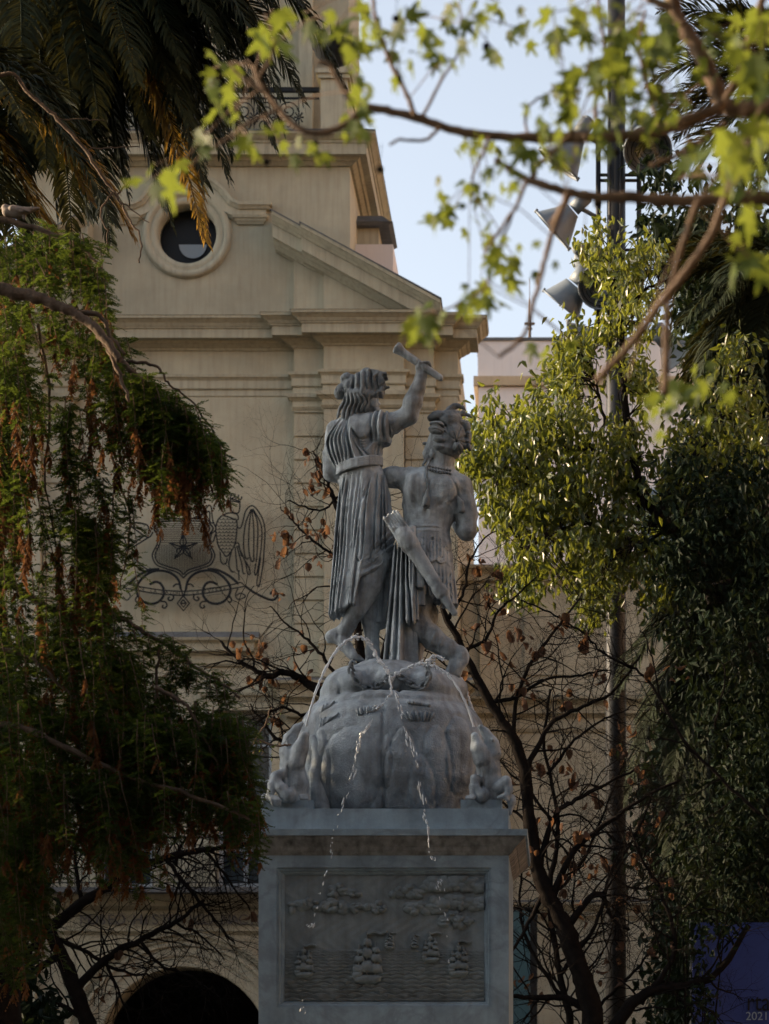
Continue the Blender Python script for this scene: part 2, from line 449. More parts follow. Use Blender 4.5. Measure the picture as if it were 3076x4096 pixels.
# pilaster fields ------------------------------------------------
S1, S2 = -0.15, -0.30
for s in (-1, 1):
    def X(a, b): return (a, b) if s > 0 else (-b, -a)
    # ledge below the order
    e = MB(); stack(e, *X(1.95, HW), 9.78, S1, [(.05, .40, .38), (.08, .32, .22), (.14, .2, .18), (.06, .12, .06), (.22, .03, .03), (.06, .08, .04)], yb=.4)
    l = e.build('ledge', M['trim'], museum)
    e = MB(); a, b = X(1.95, HW); e.frust(a - .4, b + .4, S1 - .40, S1 + .1, 9.781, a - .3, b + .3, S1 - .12, S1 + .1, 9.88); e.build('flashing', M['lead'], l)
    # rusticated field: separate blocks with recessed joints
    z0 = 9.9
    courses = []
    jz = [wz(2590 - 93.6 * k, 44.85) for k in range(0, 12)]
    prev = z0
    for j in jz + [15.12]:
        if j - prev > 0.05 and j <= 15.13:
            courses.append((prev, j)); prev = j
    for (a, b) in ((2.054, 2.60), (4.12, 4.646)):
        x0, x1 = X(a, b)
        for c0, c1 in courses:
            e = MB(); yb = 0.05
            g_ = 0.022
            e.frust(x0, x1, S1, yb, c0 + g_, x0, x1, S1, yb, c1 - g_)
            e.box(x0 + .004, x1 - .004, S1 + .035, yb, c0 - .001, c0 + g_ + .001)
            e.box(x0 + .004, x1 - .004, S1 + .035, yb, c1 - g_ - .001, c1 + .001)
            e.build('rusticated_block', M['stucco'], museum)
    x0, x1 = X(2.62, 4.10)
    e = MB(); e.box(x0, x1, S2, .05, 10.62, 14.84)
    p = e.build('pilaster', M['stucco'], museum)
    e = MB(); stack(e, x0, x1, 10.66, S2, [(.06, .02, .05), (.05, .05, .09), (.07, .1, .1), (.62, .07, .07)], yb=.35); e.build('base', M['trim'], p)
    e = MB(); stack(e, x0, x1, 15.14, S2, [(.07, .14, .13), (.05, .10, .05), (.12, .03, .03), (.05, .06, .02)], yb=.35); e.build('capital', M['trim'], p)
    x0, x1 = X(2.054, 4.646)
    e = MB(); stack(e, x0, x1, 15.13, S1, [(.06, .12, .11), (.05, .09, .04), (.11, .025, .025), (.05, .05, .015)], yb=.2); e.build('capital_band', M['trim'], museum)
    # lower storey piers
    e = MB(); x0, x1 = X(2.6, 4.12); e.box(x0, x1, S1, .02, 5.9, 9.2); e.build('pier', M['stucco'], museum)
    e = MB(); x0, x1 = X(2.75, 3.97); e.box(x0, x1, S1, .02, 0.0, 5.1); e.build('pier', M['stucco'], museum)
    # attic strip at the outer edge: frieze blocks
    e = MB(); x0, x1 = X(2.054, 4.646); e.box(x0, x1, S1, .05, 15.14, 16.2); e.build('frieze_block', M['stucco'], museum)
    e = MB(); x0, x1 = X(2.62, 4.10); e.box(x0, x1, S2, S1 + .01, 15.145, 16.2); e.build('frieze_block', M['stucco'], museum)

# main entablature in three planes -------------------------------
ARCH = [(.05, .11, .10), (.05, .08, .04), (.14, .04, .04), (.02, .06, .05), (.12, .02, .02)]
CORN = [(.05, .56, .55), (.05, .53, .47), (.06, .46, .42), (.03, .40, .40), (.17, .37, .37), (.04, .22, .18), (.05, .16, .08), (.04, .06, .03)]
for (a, b, y, L, R) in ((-HW, HW, 0.0, True, True),):
    e = MB(); stack(e, a, b, 15.54, y, ARCH, L, R); e.build('architrave', M['trim'], museum)
    e = MB(); stack(e, a, b, 16.49, y, CORN, L, R, yb=.5); c = e.build('cornice', M['trim'], museum)
    e = MB(); e.frust(a - .57, b + .57, y - .57, .5, 16.491, a - .4, b + .4, y - .3, .5, 16.56); e.build('flashing', M['lead'], c)
for s in (-1, 1):
    for a, b, y in ((2.054, 4.646, S1), (2.62, 4.10, S2)):
        x0, x1 = (a, b) if s > 0 else (-b, -a)
        t = .002 if y == S1 else .004
        e = MB(); stack(e, x0, x1, 15.54 + t, y, ARCH, yb=.2); e.build('architrave', M['trim'], museum)
        e = MB(); stack(e, x0, x1, 16.49 + t, y, CORN, yb=.4); c = e.build('cornice', M['trim'], museum)
        e = MB(); e.frust(x0 - .57, x1 + .57, y - .57, .2, 16.491 + t, x0 - .4, x1 + .4, y - .3, .2, 16.57); e.build('flashing', M['lead'], c)

# broken pediment: raking cornices -------------------------------
def rake(x0, z0, x1, z1, y, s, name):
    """raking cornice from its upper inner end (x0,z0) down to the outer end; mouldings stacked downwards"""
    lay = [(.06, .58, .56), (.06, .52, .46), (.05, .44, .40), (.24, .36, .36), (.05, .22, .16), (.06, .13, .05)]
    e = MB(); off = 0.0
    for h, pt, pb in lay:
        vs = []
        for (x, z) in ((x0, z0), (x1, z1)):
            for (o, p_) in ((off, pt), (off + h, pb)):
                vs += [(s * x, y - p_, z - o), (s * x, .3, z - o)]
        e.add(vs, [(0, 2, 6, 4), (0, 4, 5, 1), (2, 3, 7, 6), (0, 1, 3, 2), (4, 6, 7, 5)])
        off += h - .0005
    o = e.build(name, M['trim'], museum)
    e = MB()
    vs = []
    for (x, z) in ((x0 - .02, z0), (x1 + .02, z1)):
        vs += [(s * x, y - .59, z + .002), (s * x, y - .59, z + .03), (s * x, .3, z + .002), (s * x, .3, z + .03)]
    e.add(vs, [(0, 4, 5, 1), (1, 5, 7, 3), (0, 1, 3, 2), (4, 6, 7, 5)])
    e.build('flashing', M['lead'], o)
def lx(sx, dy): return wx(sx, BY + dy) - BX
ya, yb_ = S2 - .55, S1 - .55
r2 = (lx(1202, ya), bz(893, ya), lx(1762, ya), bz(1200, ya))
sl = (r2[3] - r2[1]) / (r2[2] - r2[0])
r1x = lx(1086, yb_)
r1 = (r1x, r2[1] - sl * (r2[0] - r1x) , r2[2] - .05, r2[3] + .02)
for s in (-1, 1):
    rake(*r2, S2, s, 'raking_cornice')
    rake(r1[0], r1[1] - .012, r1[2], r1[1] - .012 + sl * (r1[2] - r1[0]), S1, s, 'raking_cornice')
    # tympanum
    def top(x): return r2[1] + sl * (x - r2[0]) - .4
    for a, y in ((2.054, S1), (2.62, S2)):
        b = r2[0] + (16.5 - r2[1] + .4) / sl
        e = MB(); e.prism([(s * a, 16.5), (s * b, 16.5), (s * a, top(a))], y, .02); e.build('tympanum', M['stucco'], museum)

# tower ----------------------------------------------------------
TW = 3.08; TD = 3.9
zc = wz(629, 45.0)
t = MB()
OZ = wz(937, 45.0); OX = wx(749, 45.0) - BX; OR = 0.60
# front wall with round hole
nn = 48
cir = [(OX + OR * math.cos(2 * math.pi * k / nn), OZ + OR * math.sin(2 * math.pi * k / nn)) for k in range(nn)]
x0, x1, z0, z1 = -TW, TW, 16.2, zc + .35
def edge(a):
    c, s_ = math.cos(a), math.sin(a)
    tt = min((x1 - OX) / c if c > 1e-9 else 1e9, (x0 - OX) / c if c < -1e-9 else 1e9,
             (z1 - OZ) / s_ if s_ > 1e-9 else 1e9, (z0 - OZ) / s_ if s_ < -1e-9 else 1e9)
    return (OX + c * tt, OZ + s_ * tt)
angs = sorted([2 * math.pi * k / nn for k in range(nn)] + [math.atan2(z - OZ, x - OX) % (2 * math.pi) for x in (x0, x1) for z in (z0, z1)])
for a, b in zip(angs, angs[1:] + [angs[0] + 2 * math.pi]):
    ea, eb = edge(a), edge(b)
    ca = (OX + OR * math.cos(a), OZ + OR * math.sin(a)); cb = (OX + OR * math.cos(b), OZ + OR * math.sin(b))
    t.add([(ca[0], 0, ca[1]), (ea[0], 0, ea[1]), (eb[0], 0, eb[1]), (cb[0], 0, cb[1])], [(0, 1, 2, 3)])
    t.add([(ca[0], 0, ca[1]), (cb[0], 0, cb[1]), (cb[0], .5, cb[1]), (ca[0], .5, ca[1])], [(0, 1, 2, 3)])
for s in (-1, 1):
    t.add([(s * TW, 0, z0), (s * TW, TD, z0), (s * TW, TD, z1), (s * TW, 0, z1)], [(0, 1, 2, 3)])
t.add([(-TW, TD, z0), (TW, TD, z0), (TW, TD, z1), (-TW, TD, z1)], [(0, 1, 2, 3)])
t.build('tower_wall', M['stucco'], museum)
oc = MB()
prof = [(OR - .06, .25), (OR - .06, .0), (OR - .03, -.05), (OR + .05, -.06), (OR + .09, -.04), (OR + .11, -.09), (OR + .19, -.10), (OR + .22, -.07), (OR + .24, .0)]
oc.lathe(prof, (OX, 0, OZ), (0, 1, 0), 56)
o = oc.build('round_window', M['trim'], museum)
q = MB(); q.prism([(OX + .56 * math.cos(2 * math.pi * k / 32), OZ + .56 * math.sin(2 * math.pi * k / 32)) for k in range(32)], .40, .41); q.build('pane', M['glass_dark'], o)
q = MB(); q.prism([(OX + .05 + .26 * math.cos(a), OZ - .06 + .26 * math.sin(a) * 1.0) for a in [math.pi + math.pi * k / 16 for k in range(17)]], .36, .37); q.build('pane', M['glass_pale'], o)
# hood mould above the round window: ears joined by a swan arch
def hood_path():
    ear0 = wz(808, 44.85)
    pts = [(1.38, ear0), (.98, ear0)]
    pts += [(.86, ear0 + .06), (.70, ear0 + .27), (.52, ear0 + .42), (.26, ear0 + .52), (0, ear0 + .55)]
    return pts
hp = hood_path()
full = [(x, z) for x, z in hp] + [(-x, z) for x, z in reversed(hp[:-1])]
h_ = MB(); off = 0
for hgt, pt, pb in [(.06, .20, .19), (.06, .17, .13), (.16, .10, .10), (.05, .07, .04)]:
    vs = []; fs = []
    for i, (x, z) in enumerate(full):
        a = full[max(i - 1, 0)]; b = full[min(i + 1, len(full) - 1)]
        tx, tz = b[0] - a[0], b[1] - a[1]; ln = math.hypot(tx, tz); nx, nz_ = -tz / ln, tx / ln
        if nz_ > 0: nx, nz_ = -nx, -nz_
        ex = (pt * 1.0 if i == 0 else (-pt if i == len(full) - 1 else 0))
        for o_, p_ in ((off, pt), (off + hgt, pb)):
            vs += [(OX + x + nx * o_ + ex, -p_, z + nz_ * o_), (OX + x + nx * o_ + ex, .02, z + nz_ * o_)]
    for i in range(len(full) - 1):
        b0 = i * 4
        fs += [(b0, b0 + 2, b0 + 6, b0 + 4), (b0, b0 + 4, b0 + 5, b0 + 1), (b0 + 2, b0 + 3, b0 + 7, b0 + 6)]
    fs += [(0, 1, 3, 2), tuple(len(vs) - 4 + k for k in (0, 2, 3, 1))]
    h_.add(vs, fs); off += hgt - .001
h_.build('hood_moulding', M['trim'], museum)
for s in (-1, 1):
    e = MB(); stack(e, OX + s * 1.18 - .2, OX + s * 1.18 + .2, wz(860, 44.9), 0, [(.05, .14, .12), (.05, .10, .08), (.05, .07, .04)], yb=.02); e.build('hood_bracket', M['trim'], museum)

# tower cornice
TC = [(.04, .50, .49), (.07, .48, .40), (.05, .38, .36), (.20, .34, .33), (.05, .20, .16), (.06, .13, .05)]
def ring_stack(mb, hx, y0, y1, ztop, layers):
    z = ztop
    for h, pt, pb in layers:
        mb.frust(-hx - pb, hx + pb, y0 - pb, y1 + pb, z - h, -hx - pt, hx + pt, y0 - pt, y1 + pt, z); z -= h - .0005
ztc = wz(523, 44.5)
e = MB(); ring_stack(e, TW, 0, TD, ztc, TC); c = e.build('tower_cornice', M['trim'], museum)
e = MB(); e.box(-TW - .51, TW + .51, -.51, TD + .51, ztc + .001, ztc + .03); e.build('flashing', M['lead'], c)
# balustrade piers, railing and set-back upper stage
zt = ztc + .031
for s in (-1, 1):
    for yy in (-.05, TD - .5):
        e = MB(); xa, xb = (2.54, 3.03) if s > 0 else (-3.03, -2.54)
        e.box(xa, xb, yy, yy + .52, zt, zt + 1.12)
        e.box(xa - .05, xb + .05, yy - .05, yy + .57, zt + 1.12, zt + 1.20); e.box(xa - .09, xb + .09, yy - .09, yy + .61, zt + 1.20, zt + 1.28)
        e.box(xa - .03, xb + .03, yy - .03, yy + .55, zt, zt + .16)
        e.build('balustrade_pier', M['trim'], museum)
rl = MB()
zr = zt + 1.0
rl.box(-2.49, 2.49, .14, .22, zr - .03, zr + .05); rl.box(-2.49, 2.49, .15, .21, zt + .12, zt + .16); rl.box(-2.49, 2.49, .16, .20, zr - .16, zr - .13)
rail = rl.build('iron_railing', M['iron'], museum)
k = 0
x = -2.3
while x < 2.3:
    rl = MB()
    for sg in (-1, 1):
        pts = []
        for i in range(26):
            a = i / 25 * 3.6 * math.pi; r = .20 * (1 - i / 30)
            pts.append((x + sg * .0 + r * math.cos(a) * sg, .18, zt + (.62 if sg > 0 else .36) + r * math.sin(a) * .9))
        rl.tube(pts, .014, 5)
    for i in range(8):
        a = i * math.pi / 4
        rl.tube([(x + .21 + .02 * math.cos(a), .18, zt + .5 + .02 * math.sin(a)), (x + .21 + .09 * math.cos(a), .18, zt + .5 + .12 * math.sin(a))], [.012, .02], 4)
    rl.tube([(x + .21, .18, zt + .14), (x + .21, .18, zr - .13)], .01, 4)
    rl.build('scroll', M['iron'], rail); x += .42
up = MB(); UW = 2.95
up.box(-UW, UW, 1.2, TD - .2, zt, zt + 4.5)
up.build('upper_stage', M['stucco'], museum)
for xx in (-2.15, -.9, .9, 2.15):
    e = MB(); e.box(xx - .13, xx + .13, 1.0, 1.2, zt, zt + 4.5); e.build('upper_pilaster', M['trim'], museum)
for s in (-1, 1):
    e = MB(); e.lathe([(.02, 0), (.14, 0), (.14, .04), (.06, .08), (.05, .16), (.10, .20), (.27, .29), (.37, .40), (.41, .50), (.435, .52), (.435, .57), (.38, .57), (.34, .53), (.02, .50)], (s * 2.785, .21, zt + 1.281), (0, 0, 1), 28)
    bowl = e.build('planter_bowl', M['iron'], None)
    bowl.location = (BX, BY, 0)
    tag(bowl, 'dark round planter bowl on the %s tower balustrade pier' % ('right' if s > 0 else 'left'), 'planter', 'bowls on the tower balustrade')
    e = MB(); rnd = random.Random(5 + s)
    for i in range(60):
        a = rnd.uniform(0, 6.28); r = rnd.uniform(0, .34); l = rnd.uniform(.2, .48); o2 = rnd.uniform(.05, .35)
        b0 = Vector((s * 2.785 + r * math.cos(a), .21 + r * math.sin(a), zt + 1.86)); d_ = Vector((math.cos(a) * o2, math.sin(a) * o2, 1)).normalized()
        sd = Vector((-math.sin(a), math.cos(a), 0)) * .018
        e.add([b0 - sd, b0 + sd, b0 + d_ * l], [(0, 1, 2)])
    pl = e.build('spiky_plant', M['dark_leaf'], None); pl.location = (BX, BY, 0)
    tag(pl, 'spiky leaved plant growing in the %s planter bowl' % ('right' if s > 0 else 'left'), 'plant', 'plants in the tower bowls')
# side aedicule and roof block on the right flank
e = MB(); e.box(TW, TW + .42, 1.6, 2.6, 17.6, wz(905, 46.6)); e.build('side_dormer', M['trim'], museum)
e = MB(); e.frust(TW, TW + .62, 1.45, 2.75, wz(905, 46.5), TW, TW + .70, 1.4, 2.8, wz(893, 46.5)); e.frust(TW, TW + .66, 1.42, 2.78, wz(893, 46.5) + .001, TW, TW + .48, 1.7, 2.5, wz(848, 46.5)); e.build('dormer_roof', M['lead'], museum)
e = MB(); e.box(TW + .001, TW + .72, 1.2, 3.2, 16.6, wz(985, 46.3)); e.build('roof_block', M['whitewall'], museum)

# lettering on the frieze above the arch
def text_mesh(body, size, mat_, extrude=0.01, font_scale=(1, 1)):
    cu = bpy.data.curves.new('lettering', 'FONT'); cu.body = body; cu.size = size; cu.extrude = extrude
    cu.align_x = 'LEFT'
    tmp = bpy.data.objects.new('tmp_text', cu); COL.objects.link(tmp)
    dg = bpy.context.evaluated_depsgraph_get(); dg.update()
    me = bpy.data.meshes.new_from_object(tmp.evaluated_get(dg))
    bpy.data.objects.remove(tmp); bpy.data.curves.remove(cu)
    me.materials.clear(); me.materials.append(mat_)
    return me
def letters(word, x0, x1, z, y, size, mat_, parent, name='letter', curve=None, tilt=None):
    n = len(word)
    for i, ch in enumerate(word):
        if ch == ' ': continue
        me = text_mesh(ch, size, mat_, .012)
        xs = [v.co.x for v in me.vertices]; cxm = (min(xs) + max(xs)) / 2
        for v in me.vertices: v.co.x -= cxm
        o = mobj(name, me, parent)
        u = (i + .5) / n
        o.location = (x0 + (x1 - x0) * u, y, z + (curve(u) if curve else 0))
        o.rotation_euler = (math.radians(90), tilt(u) if tilt else 0, 0)
letters('MUSEO HISTORICO NACIONAL', -1.93, 2.0, 5.33, -.03, .27, M['letters'], museum)

# wings ----------------------------------------------------------
WY = 1.5
for s in (-1, 1):
    rw = empty('museum_wing', (BX, BY, 0))
    tag(rw, 'lower ochre %s wing of the museum with pilasters and ledges' % ('right' if s > 0 else 'left'), 'building')
    xa, xb = (HW + .02, 19.0)
    def X(a, b): return (a, b) if s > 0 else (-b, -a)
    wins = []
    x = xa + (1.35 if s < 0 else 4.05)
    while x < xb - 1.5:
        wins.append((x, x + 1.1)); x += 2.7
    e = MB()
    holes = [(*X(a, b), 5.9, 8.0) for a, b in wins] + [(*X(a, b), 1.0, 4.2) for a, b in wins]
    wall_with_hole(e, *X(xa, xb), 0, 12.0, holes, WY, WY + .35)
    x0, x1 = X(xa, xb)
    e.add([(x0, WY, 12.0), (x1, WY, 12.0), (x1, WY + 8, 12.6), (x0, WY + 8, 12.6)], [(0, 1, 2, 3)])
    e.build('wall', M['stucco'], rw)
    for zt_, lay, nm in ((12.30, [(.05, .32, .3), (.08, .26, .18), (.13, .16, .15), (.06, .08, .03)], 'cornice'), (9.78, [(.05, .40, .38), (.08, .32, .22), (.16, .2, .18), (.06, .12, .06), (.22, .03, .03), (.06, .08, .04)], 'ledge'),
                         (5.86, [(.05, .30, .28), (.08, .24, .18), (.12, .12, .1), (.06, .06, .03)], 'string_course')):
        q = MB(); stack(q, *X(xa, xb), zt_, WY, lay); c = q.build(nm, M['trim'], rw)
        q = MB(); q.frust(x0 - .3, x1 + .3, WY - lay[0][1], WY + .2, zt_ + .001, x0 - .2, x1 + .2, WY - .1, WY + .2, zt_ + .06); q.build('flashing', M['lead'], c)
    for a, b in wins:
        for c0, c1 in ((5.9, 8.0), (1.0, 4.2)):
            a_, b_ = X(a, b); m_ = (a_ + b_) / 2
            q = MB()
            q.box(a_ + .002, a_ + .07, WY + .2, WY + .28, c0 + .002, c1 - .002); q.box(b_ - .07, b_ - .002, WY + .2, WY + .28, c0 + .002, c1 - .002)
            q.box(a_ + .07, b_ - .07, WY + .2, WY + .28, c1 - .08, c1 - .002); q.box(a_ + .07, b_ - .07, WY + .2, WY + .28, c0 + .002, c0 + .1); q.box(m_ - .03, m_ + .03, WY + .19, WY + .27, c0 + .1, c1 - .08)
            for f_ in (.33, .66): q.box(a_ + .07, b_ - .07, WY + .205, WY + .265, c0 + (c1 - c0) * f_ - .02, c0 + (c1 - c0) * f_ + .02)
            f = q.build('window', M['frame'], rw)
            q = MB(); q.box(a_ + .07, b_ - .07, WY + .24, WY + .245, c0 + .1, c1 - .08); q.build('pane', M['glass'], f)
        q = MB(); a_, b_ = X(a, b); stack(q, a_ - .12, b_ + .12, 8.36, WY, [(.06, .22, .2), (.08, .14, .08), (.18, .03, .03)]); q.build('window_hood', M['trim'], rw)
    x = xa + .35
    while x < xb:
        for z0_, z1_, p in ((9.85, 11.97, .10), (5.95, 9.2, .10), (0, 5.5, .12)):
            q = MB(); q.box(*X(x, x + .55), WY - p, WY + .02, z0_, z1_); q.build('pilaster', M['stucco'], rw)
        q = MB(); stack(q, *X(x, x + .55), 11.97, WY - .1, [(.06, .06, .05), (.05, .03, .01)], yb=.1); q.build('capital', M['trim'], rw)
        q = MB(); q.box(*X(x + .85, x + 2.4), WY - .04, WY + .02, 10.25, 11.5); q.build('attic_panel', M['stucco'], rw)
        x += 2.7

# white building behind ------------------------------------------
wbY = 75.0
wb = empty('white_building', (wx(1914, wbY), wbY, 0))
tag(wb, 'tall whitewashed building with a tan band behind the museum wing', 'building')
q = MB(); q.box(0, 30, 0, 14, 0, wz(1548, wbY)); q.build('wall', M['whitewall'], wb)
q = MB(); q.box(-.02, 30.02, -.02, 14, wz(1548, wbY) + .3, wz(1364, wbY)); par = q.build('parapet', M['whitewall'], wb)
q = MB(); q.box(-.15, 30.1, -.15, 14, wz(1582, wbY) + .28, wz(1548, wbY) + .298); q.build('band', M['band'], wb)
q = MB(); q.box(-.08, 30.1, -.08, 14, wz(1364, wbY) + .001, wz(1364, wbY) + .09); q.build('coping', M['lead'], par)
for i in range(9):
    for j in range(4):
        xx = 2.0 + i * 3.0; zz = 19.5 - j * 3.4
        q = MB(); q.box(xx, xx + 1.3, -.04, .06, zz, zz + 1.9); f = q.build('window', M['frame'], wb)
        q = MB(); q.box(xx + .1, xx + 1.2, -.05, -.041, zz + .1, zz + 1.8); q.build('pane', M['glass'], f)
an = MB()
za = wz(1362, wbY) + .1
an.tube([(0, 0, 0), (0, 0, .6)], .05, 6); an.tube([(0, 0, .6), (0, 0, 1.35)], .028, 6); an.tube([(0, 0, 1.35), (0, 0, 2.0)], .012, 5); an.box(-.16, .16, -.03, .03, .55, .62); an.box(-.08, .08, -.03, .03, .40, .45)
o = an.build('roof_antenna', M['bark'], None); o.location = (wx(2118, wbY), wbY + .5, za)
tag(o, 'thin brown antenna rod on the roof edge of the white building', 'antenna')

# teal glass panel, banner by the right wing
q = MB(); x0, x1 = wx(2010, 43), wx(2120, 43)
tp = empty('glass_panel', ((x0 + x1) / 2, 43, 0)); hw = (x1 - x0) / 2
q.box(-hw, hw, -.02, .02, .1, wz(3640, 43)); q.build('pane', M['teal'], tp)
q = MB(); q.box(hw + .002, hw + .13, -.05, .05, 0, wz(3628, 43)); q.box(-hw - .1, -hw - .002, -.05, .05, 0, wz(3628, 43)); q.box(-hw, hw, -.05, .05, wz(3638, 43), wz(3628, 43)); q.build('frame', M['dark'], tp)
tag(tp, 'teal glass panel with dark frame standing right of the pedestal', 'glass panel')
bY = 23.2
bn = empty('banner', (wx(2770, bY), bY, 0))
q = MB(); L0 = wx(2770, bY)
q.box(0, wx(3300, bY) - L0, 0, .04, .4, wz(3690, bY)); q.build('panel', M['banner'], bn)
for sx in (2772, 3290):
    q = MB(); q.tube([(wx(sx, bY) - L0, .08, 0), (wx(sx, bY) - L0, .08, wz(3680, bY))], .03, 8); q.build('post', M['steel'], bn)
me = text_mesh('rta', .25, M['ink'], .004)
o = mobj('lettering', me, bn); o.location = (wx(2985, bY) - L0, -.008, wz(4042, bY)); o.rotation_euler = (math.radians(90), 0, 0); o.scale = (.8, 1, 1)
me = text_mesh('2021', .112, M['pale_print'], .004)
o = mobj('lettering', me, bn); o.location = (wx(2982, bY) - L0, -.008, wz(4080, bY)); o.rotation_euler = (math.radians(90), 0, 0)
tag(bn, 'blue banner with black and pale lettering low at the right edge', 'banner')
# ---------------------------------------------------------------- sculpting by distance fields
class Clay:
    """a block of clay on a grid; units are photo pixels: u right, v down, w towards the viewer"""
    def __init__(s, box, h):
        s.h = h
        s.u = np.arange(box[0], box[1] + h, h, dtype=np.float32)
        s.v = np.arange(box[2], box[3] + h, h, dtype=np.float32)
        s.w = np.arange(box[4], box[5] + h, h, dtype=np.float32)
        s.D = np.full((len(s.u), len(s.v), len(s.w)), 60.0, dtype=np.float32)
        s.H = np.zeros((len(s.u), len(s.v)), dtype=np.float32)
    def sl(s, lo, hi):
        r = []
        for ax, a, b in zip((s.u, s.v, s.w), lo, hi):
            i0 = max(0, int((a - ax[0]) / s.h) - 1); i1 = min(len(ax), int((b - ax[0]) / s.h) + 3)
            if i1 <= i0: i0, i1 = 0, 1
            r.append(slice(i0, i1))
        return tuple(r)
    def g(s, S):
        return s.u[S[0]][:, None, None], s.v[S[1]][None, :, None], s.w[S[2]][None, None, :]
    def put(s, S, d, k=8.0, sub=False):
        A = s.D[S]
        if sub:
            d = -d
            h = np.clip(0.5 - 0.5 * (A - d) / k, 0, 1)
            s.D[S] = A * (1 - h) + d * h + k * h * (1 - h)
        else:
            h = np.clip(0.5 + 0.5 * (A - d) / k, 0, 1)
            s.D[S] = A * (1 - h) + d * h - k * h * (1 - h)
    def cap(s, a, b, ra, rb, k=8.0, sub=False, fw=1.0):
        a = np.array(a, np.float32); b = np.array(b, np.float32)
        m = max(ra, rb) + k + 3 * s.h; mw = m * max(1.0, fw)
        lo = np.minimum(a, b) - (m, m, mw); hi = np.maximum(a, b) + (m, m, mw)
        S = s.sl(lo, hi); u, v, w = s.g(S)
        ab = b - a; L = float(ab @ ab) + 1e-6
        t = np.clip(((u - a[0]) * ab[0] + (v - a[1]) * ab[1] + (w - a[2]) * ab[2]) / L, 0, 1)
        du = u - a[0] - t * ab[0]; dv = v - a[1] - t * ab[1]; dw = (w - a[2] - t * ab[2]) / fw
        s.put(S, np.sqrt(du * du + dv * dv + dw * dw) - (ra + (rb - ra) * t), k, sub)
    def chain(s, pts, k=8.0, fw=1.0, sub=False):
        """pts: (u, v, w, r)"""
        for p, q in zip(pts, pts[1:]): s.cap(p[:3], q[:3], p[3], q[3], k, sub, fw)
    def ell(s, c, r, ang=0.0, k=8.0, sub=False):
        m = max(r) + k + 3 * s.h
        S = s.sl([c[i] - m for i in range(3)], [c[i] + m for i in range(3)]); u, v, w = s.g(S)
        ca, sa = math.cos(math.radians(ang)), math.sin(math.radians(ang))
        x = (u - c[0]) * ca + (v - c[1]) * sa; y = -(u - c[0]) * sa + (v - c[1]) * ca; z = w - c[2]
        k0 = np.sqrt((x / r[0]) ** 2 + (y / r[1]) ** 2 + (z / r[2]) ** 2) + 1e-6
        k1 = np.sqrt((x / r[0] ** 2) ** 2 + (y / r[1] ** 2) ** 2 + (z / r[2] ** 2) ** 2) + 1e-6
        s.put(S, k0 * (k0 - 1) / k1, k, sub)
    def box(s, c, r, ang=0.0, rnd=4.0, k=6.0, sub=False, taper=0.0):
        m = math.hypot(r[0], r[1]) * (1 + abs(taper)) + k + 3 * s.h
        S = s.sl((c[0] - m, c[1] - m, c[2] - r[2] - k - 3 * s.h), (c[0] + m, c[1] + m, c[2] + r[2] + k + 3 * s.h)); u, v, w = s.g(S)
        ca, sa = math.cos(math.radians(ang)), math.sin(math.radians(ang))
        x = (u - c[0]) * ca + (v - c[1]) * sa; y = -(u - c[0]) * sa + (v - c[1]) * ca; z = w - c[2]
        rx = r[0] * (1 + taper * y / r[1])
        qx = np.abs(x) - rx + rnd; qy = np.abs(y) - r[1] + rnd; qz = np.abs(z) - r[2] + rnd
        d = np.sqrt(np.maximum(qx, 0) ** 2 + np.maximum(qy, 0) ** 2 + np.maximum(qz, 0) ** 2) + np.minimum(np.maximum(np.maximum(qx, qy), qz), 0) - rnd
        s.put(S, d, k, sub)
    def loft(s, rows, k=8.0, p=2.0):
        """rows: (v, left, right, wc, rw): stacked superellipse sections"""
        R = np.array(rows, np.float32)
        v0, v1 = R[0, 0], R[-1, 0]
        m = k + 3 * s.h
        S = s.sl((R[:, 1].min() - m, v0 - m, (R[:, 3] - R[:, 4]).min() - m), (R[:, 2].max() + m, v1 + m, (R[:, 3] + R[:, 4]).max() + m))
        u, v, w = s.g(S)
        vv = s.v[S[1]]
        f = lambda j: np.interp(vv, R[:, 0], R[:, j]).astype(np.float32)[None, :, None]
        l, r, wc, rw = f(1), f(2), f(3), f(4)
        cu = (l + r) / 2; ru = np.maximum((r - l) / 2, 1)
        q = (np.abs((u - cu) / ru) ** p + np.abs((w - wc) / rw) ** p) ** (1.0 / p)
        d = (q - 1) * np.minimum(ru, rw)
        d = np.maximum(d, np.maximum(v0 - v, v - v1))
        s.put(S, d, k)
    def cut(s, fn):
        """keep only where fn(u, v, w) < 0"""
        u, v, w = s.u[:, None, None], s.v[None, :, None], s.w[None, None, :]
        s.D = np.maximum(s.D, fn(u, v, w).astype(np.float32))
    def stroke(s, pts, width, amp, smooth=True, taper=0.25):
        """raised (amp>0) or carved line, painted in the u,v plane"""
        p = crom(pts, 6) if smooth and len(pts) > 2 else [np.array(q, float) for q in pts]
        best = None
        n = len(p) - 1
        lo = np.min(p, axis=0)[:2] - 3 * width - s.h; hi = np.max(p, axis=0)[:2] + 3 * width + s.h
        i0 = max(0, int((lo[0] - s.u[0]) / s.h)); i1 = min(len(s.u), int((hi[0] - s.u[0]) / s.h) + 2)
        j0 = max(0, int((lo[1] - s.v[0]) / s.h)); j1 = min(len(s.v), int((hi[1] - s.v[0]) / s.h) + 2)
        if i1 <= i0 or j1 <= j0: return
        U = s.u[i0:i1][:, None]; V = s.v[j0:j1][None, :]
        bd = np.full((i1 - i0, j1 - j0), 1e9, np.float32); bt = np.zeros_like(bd)
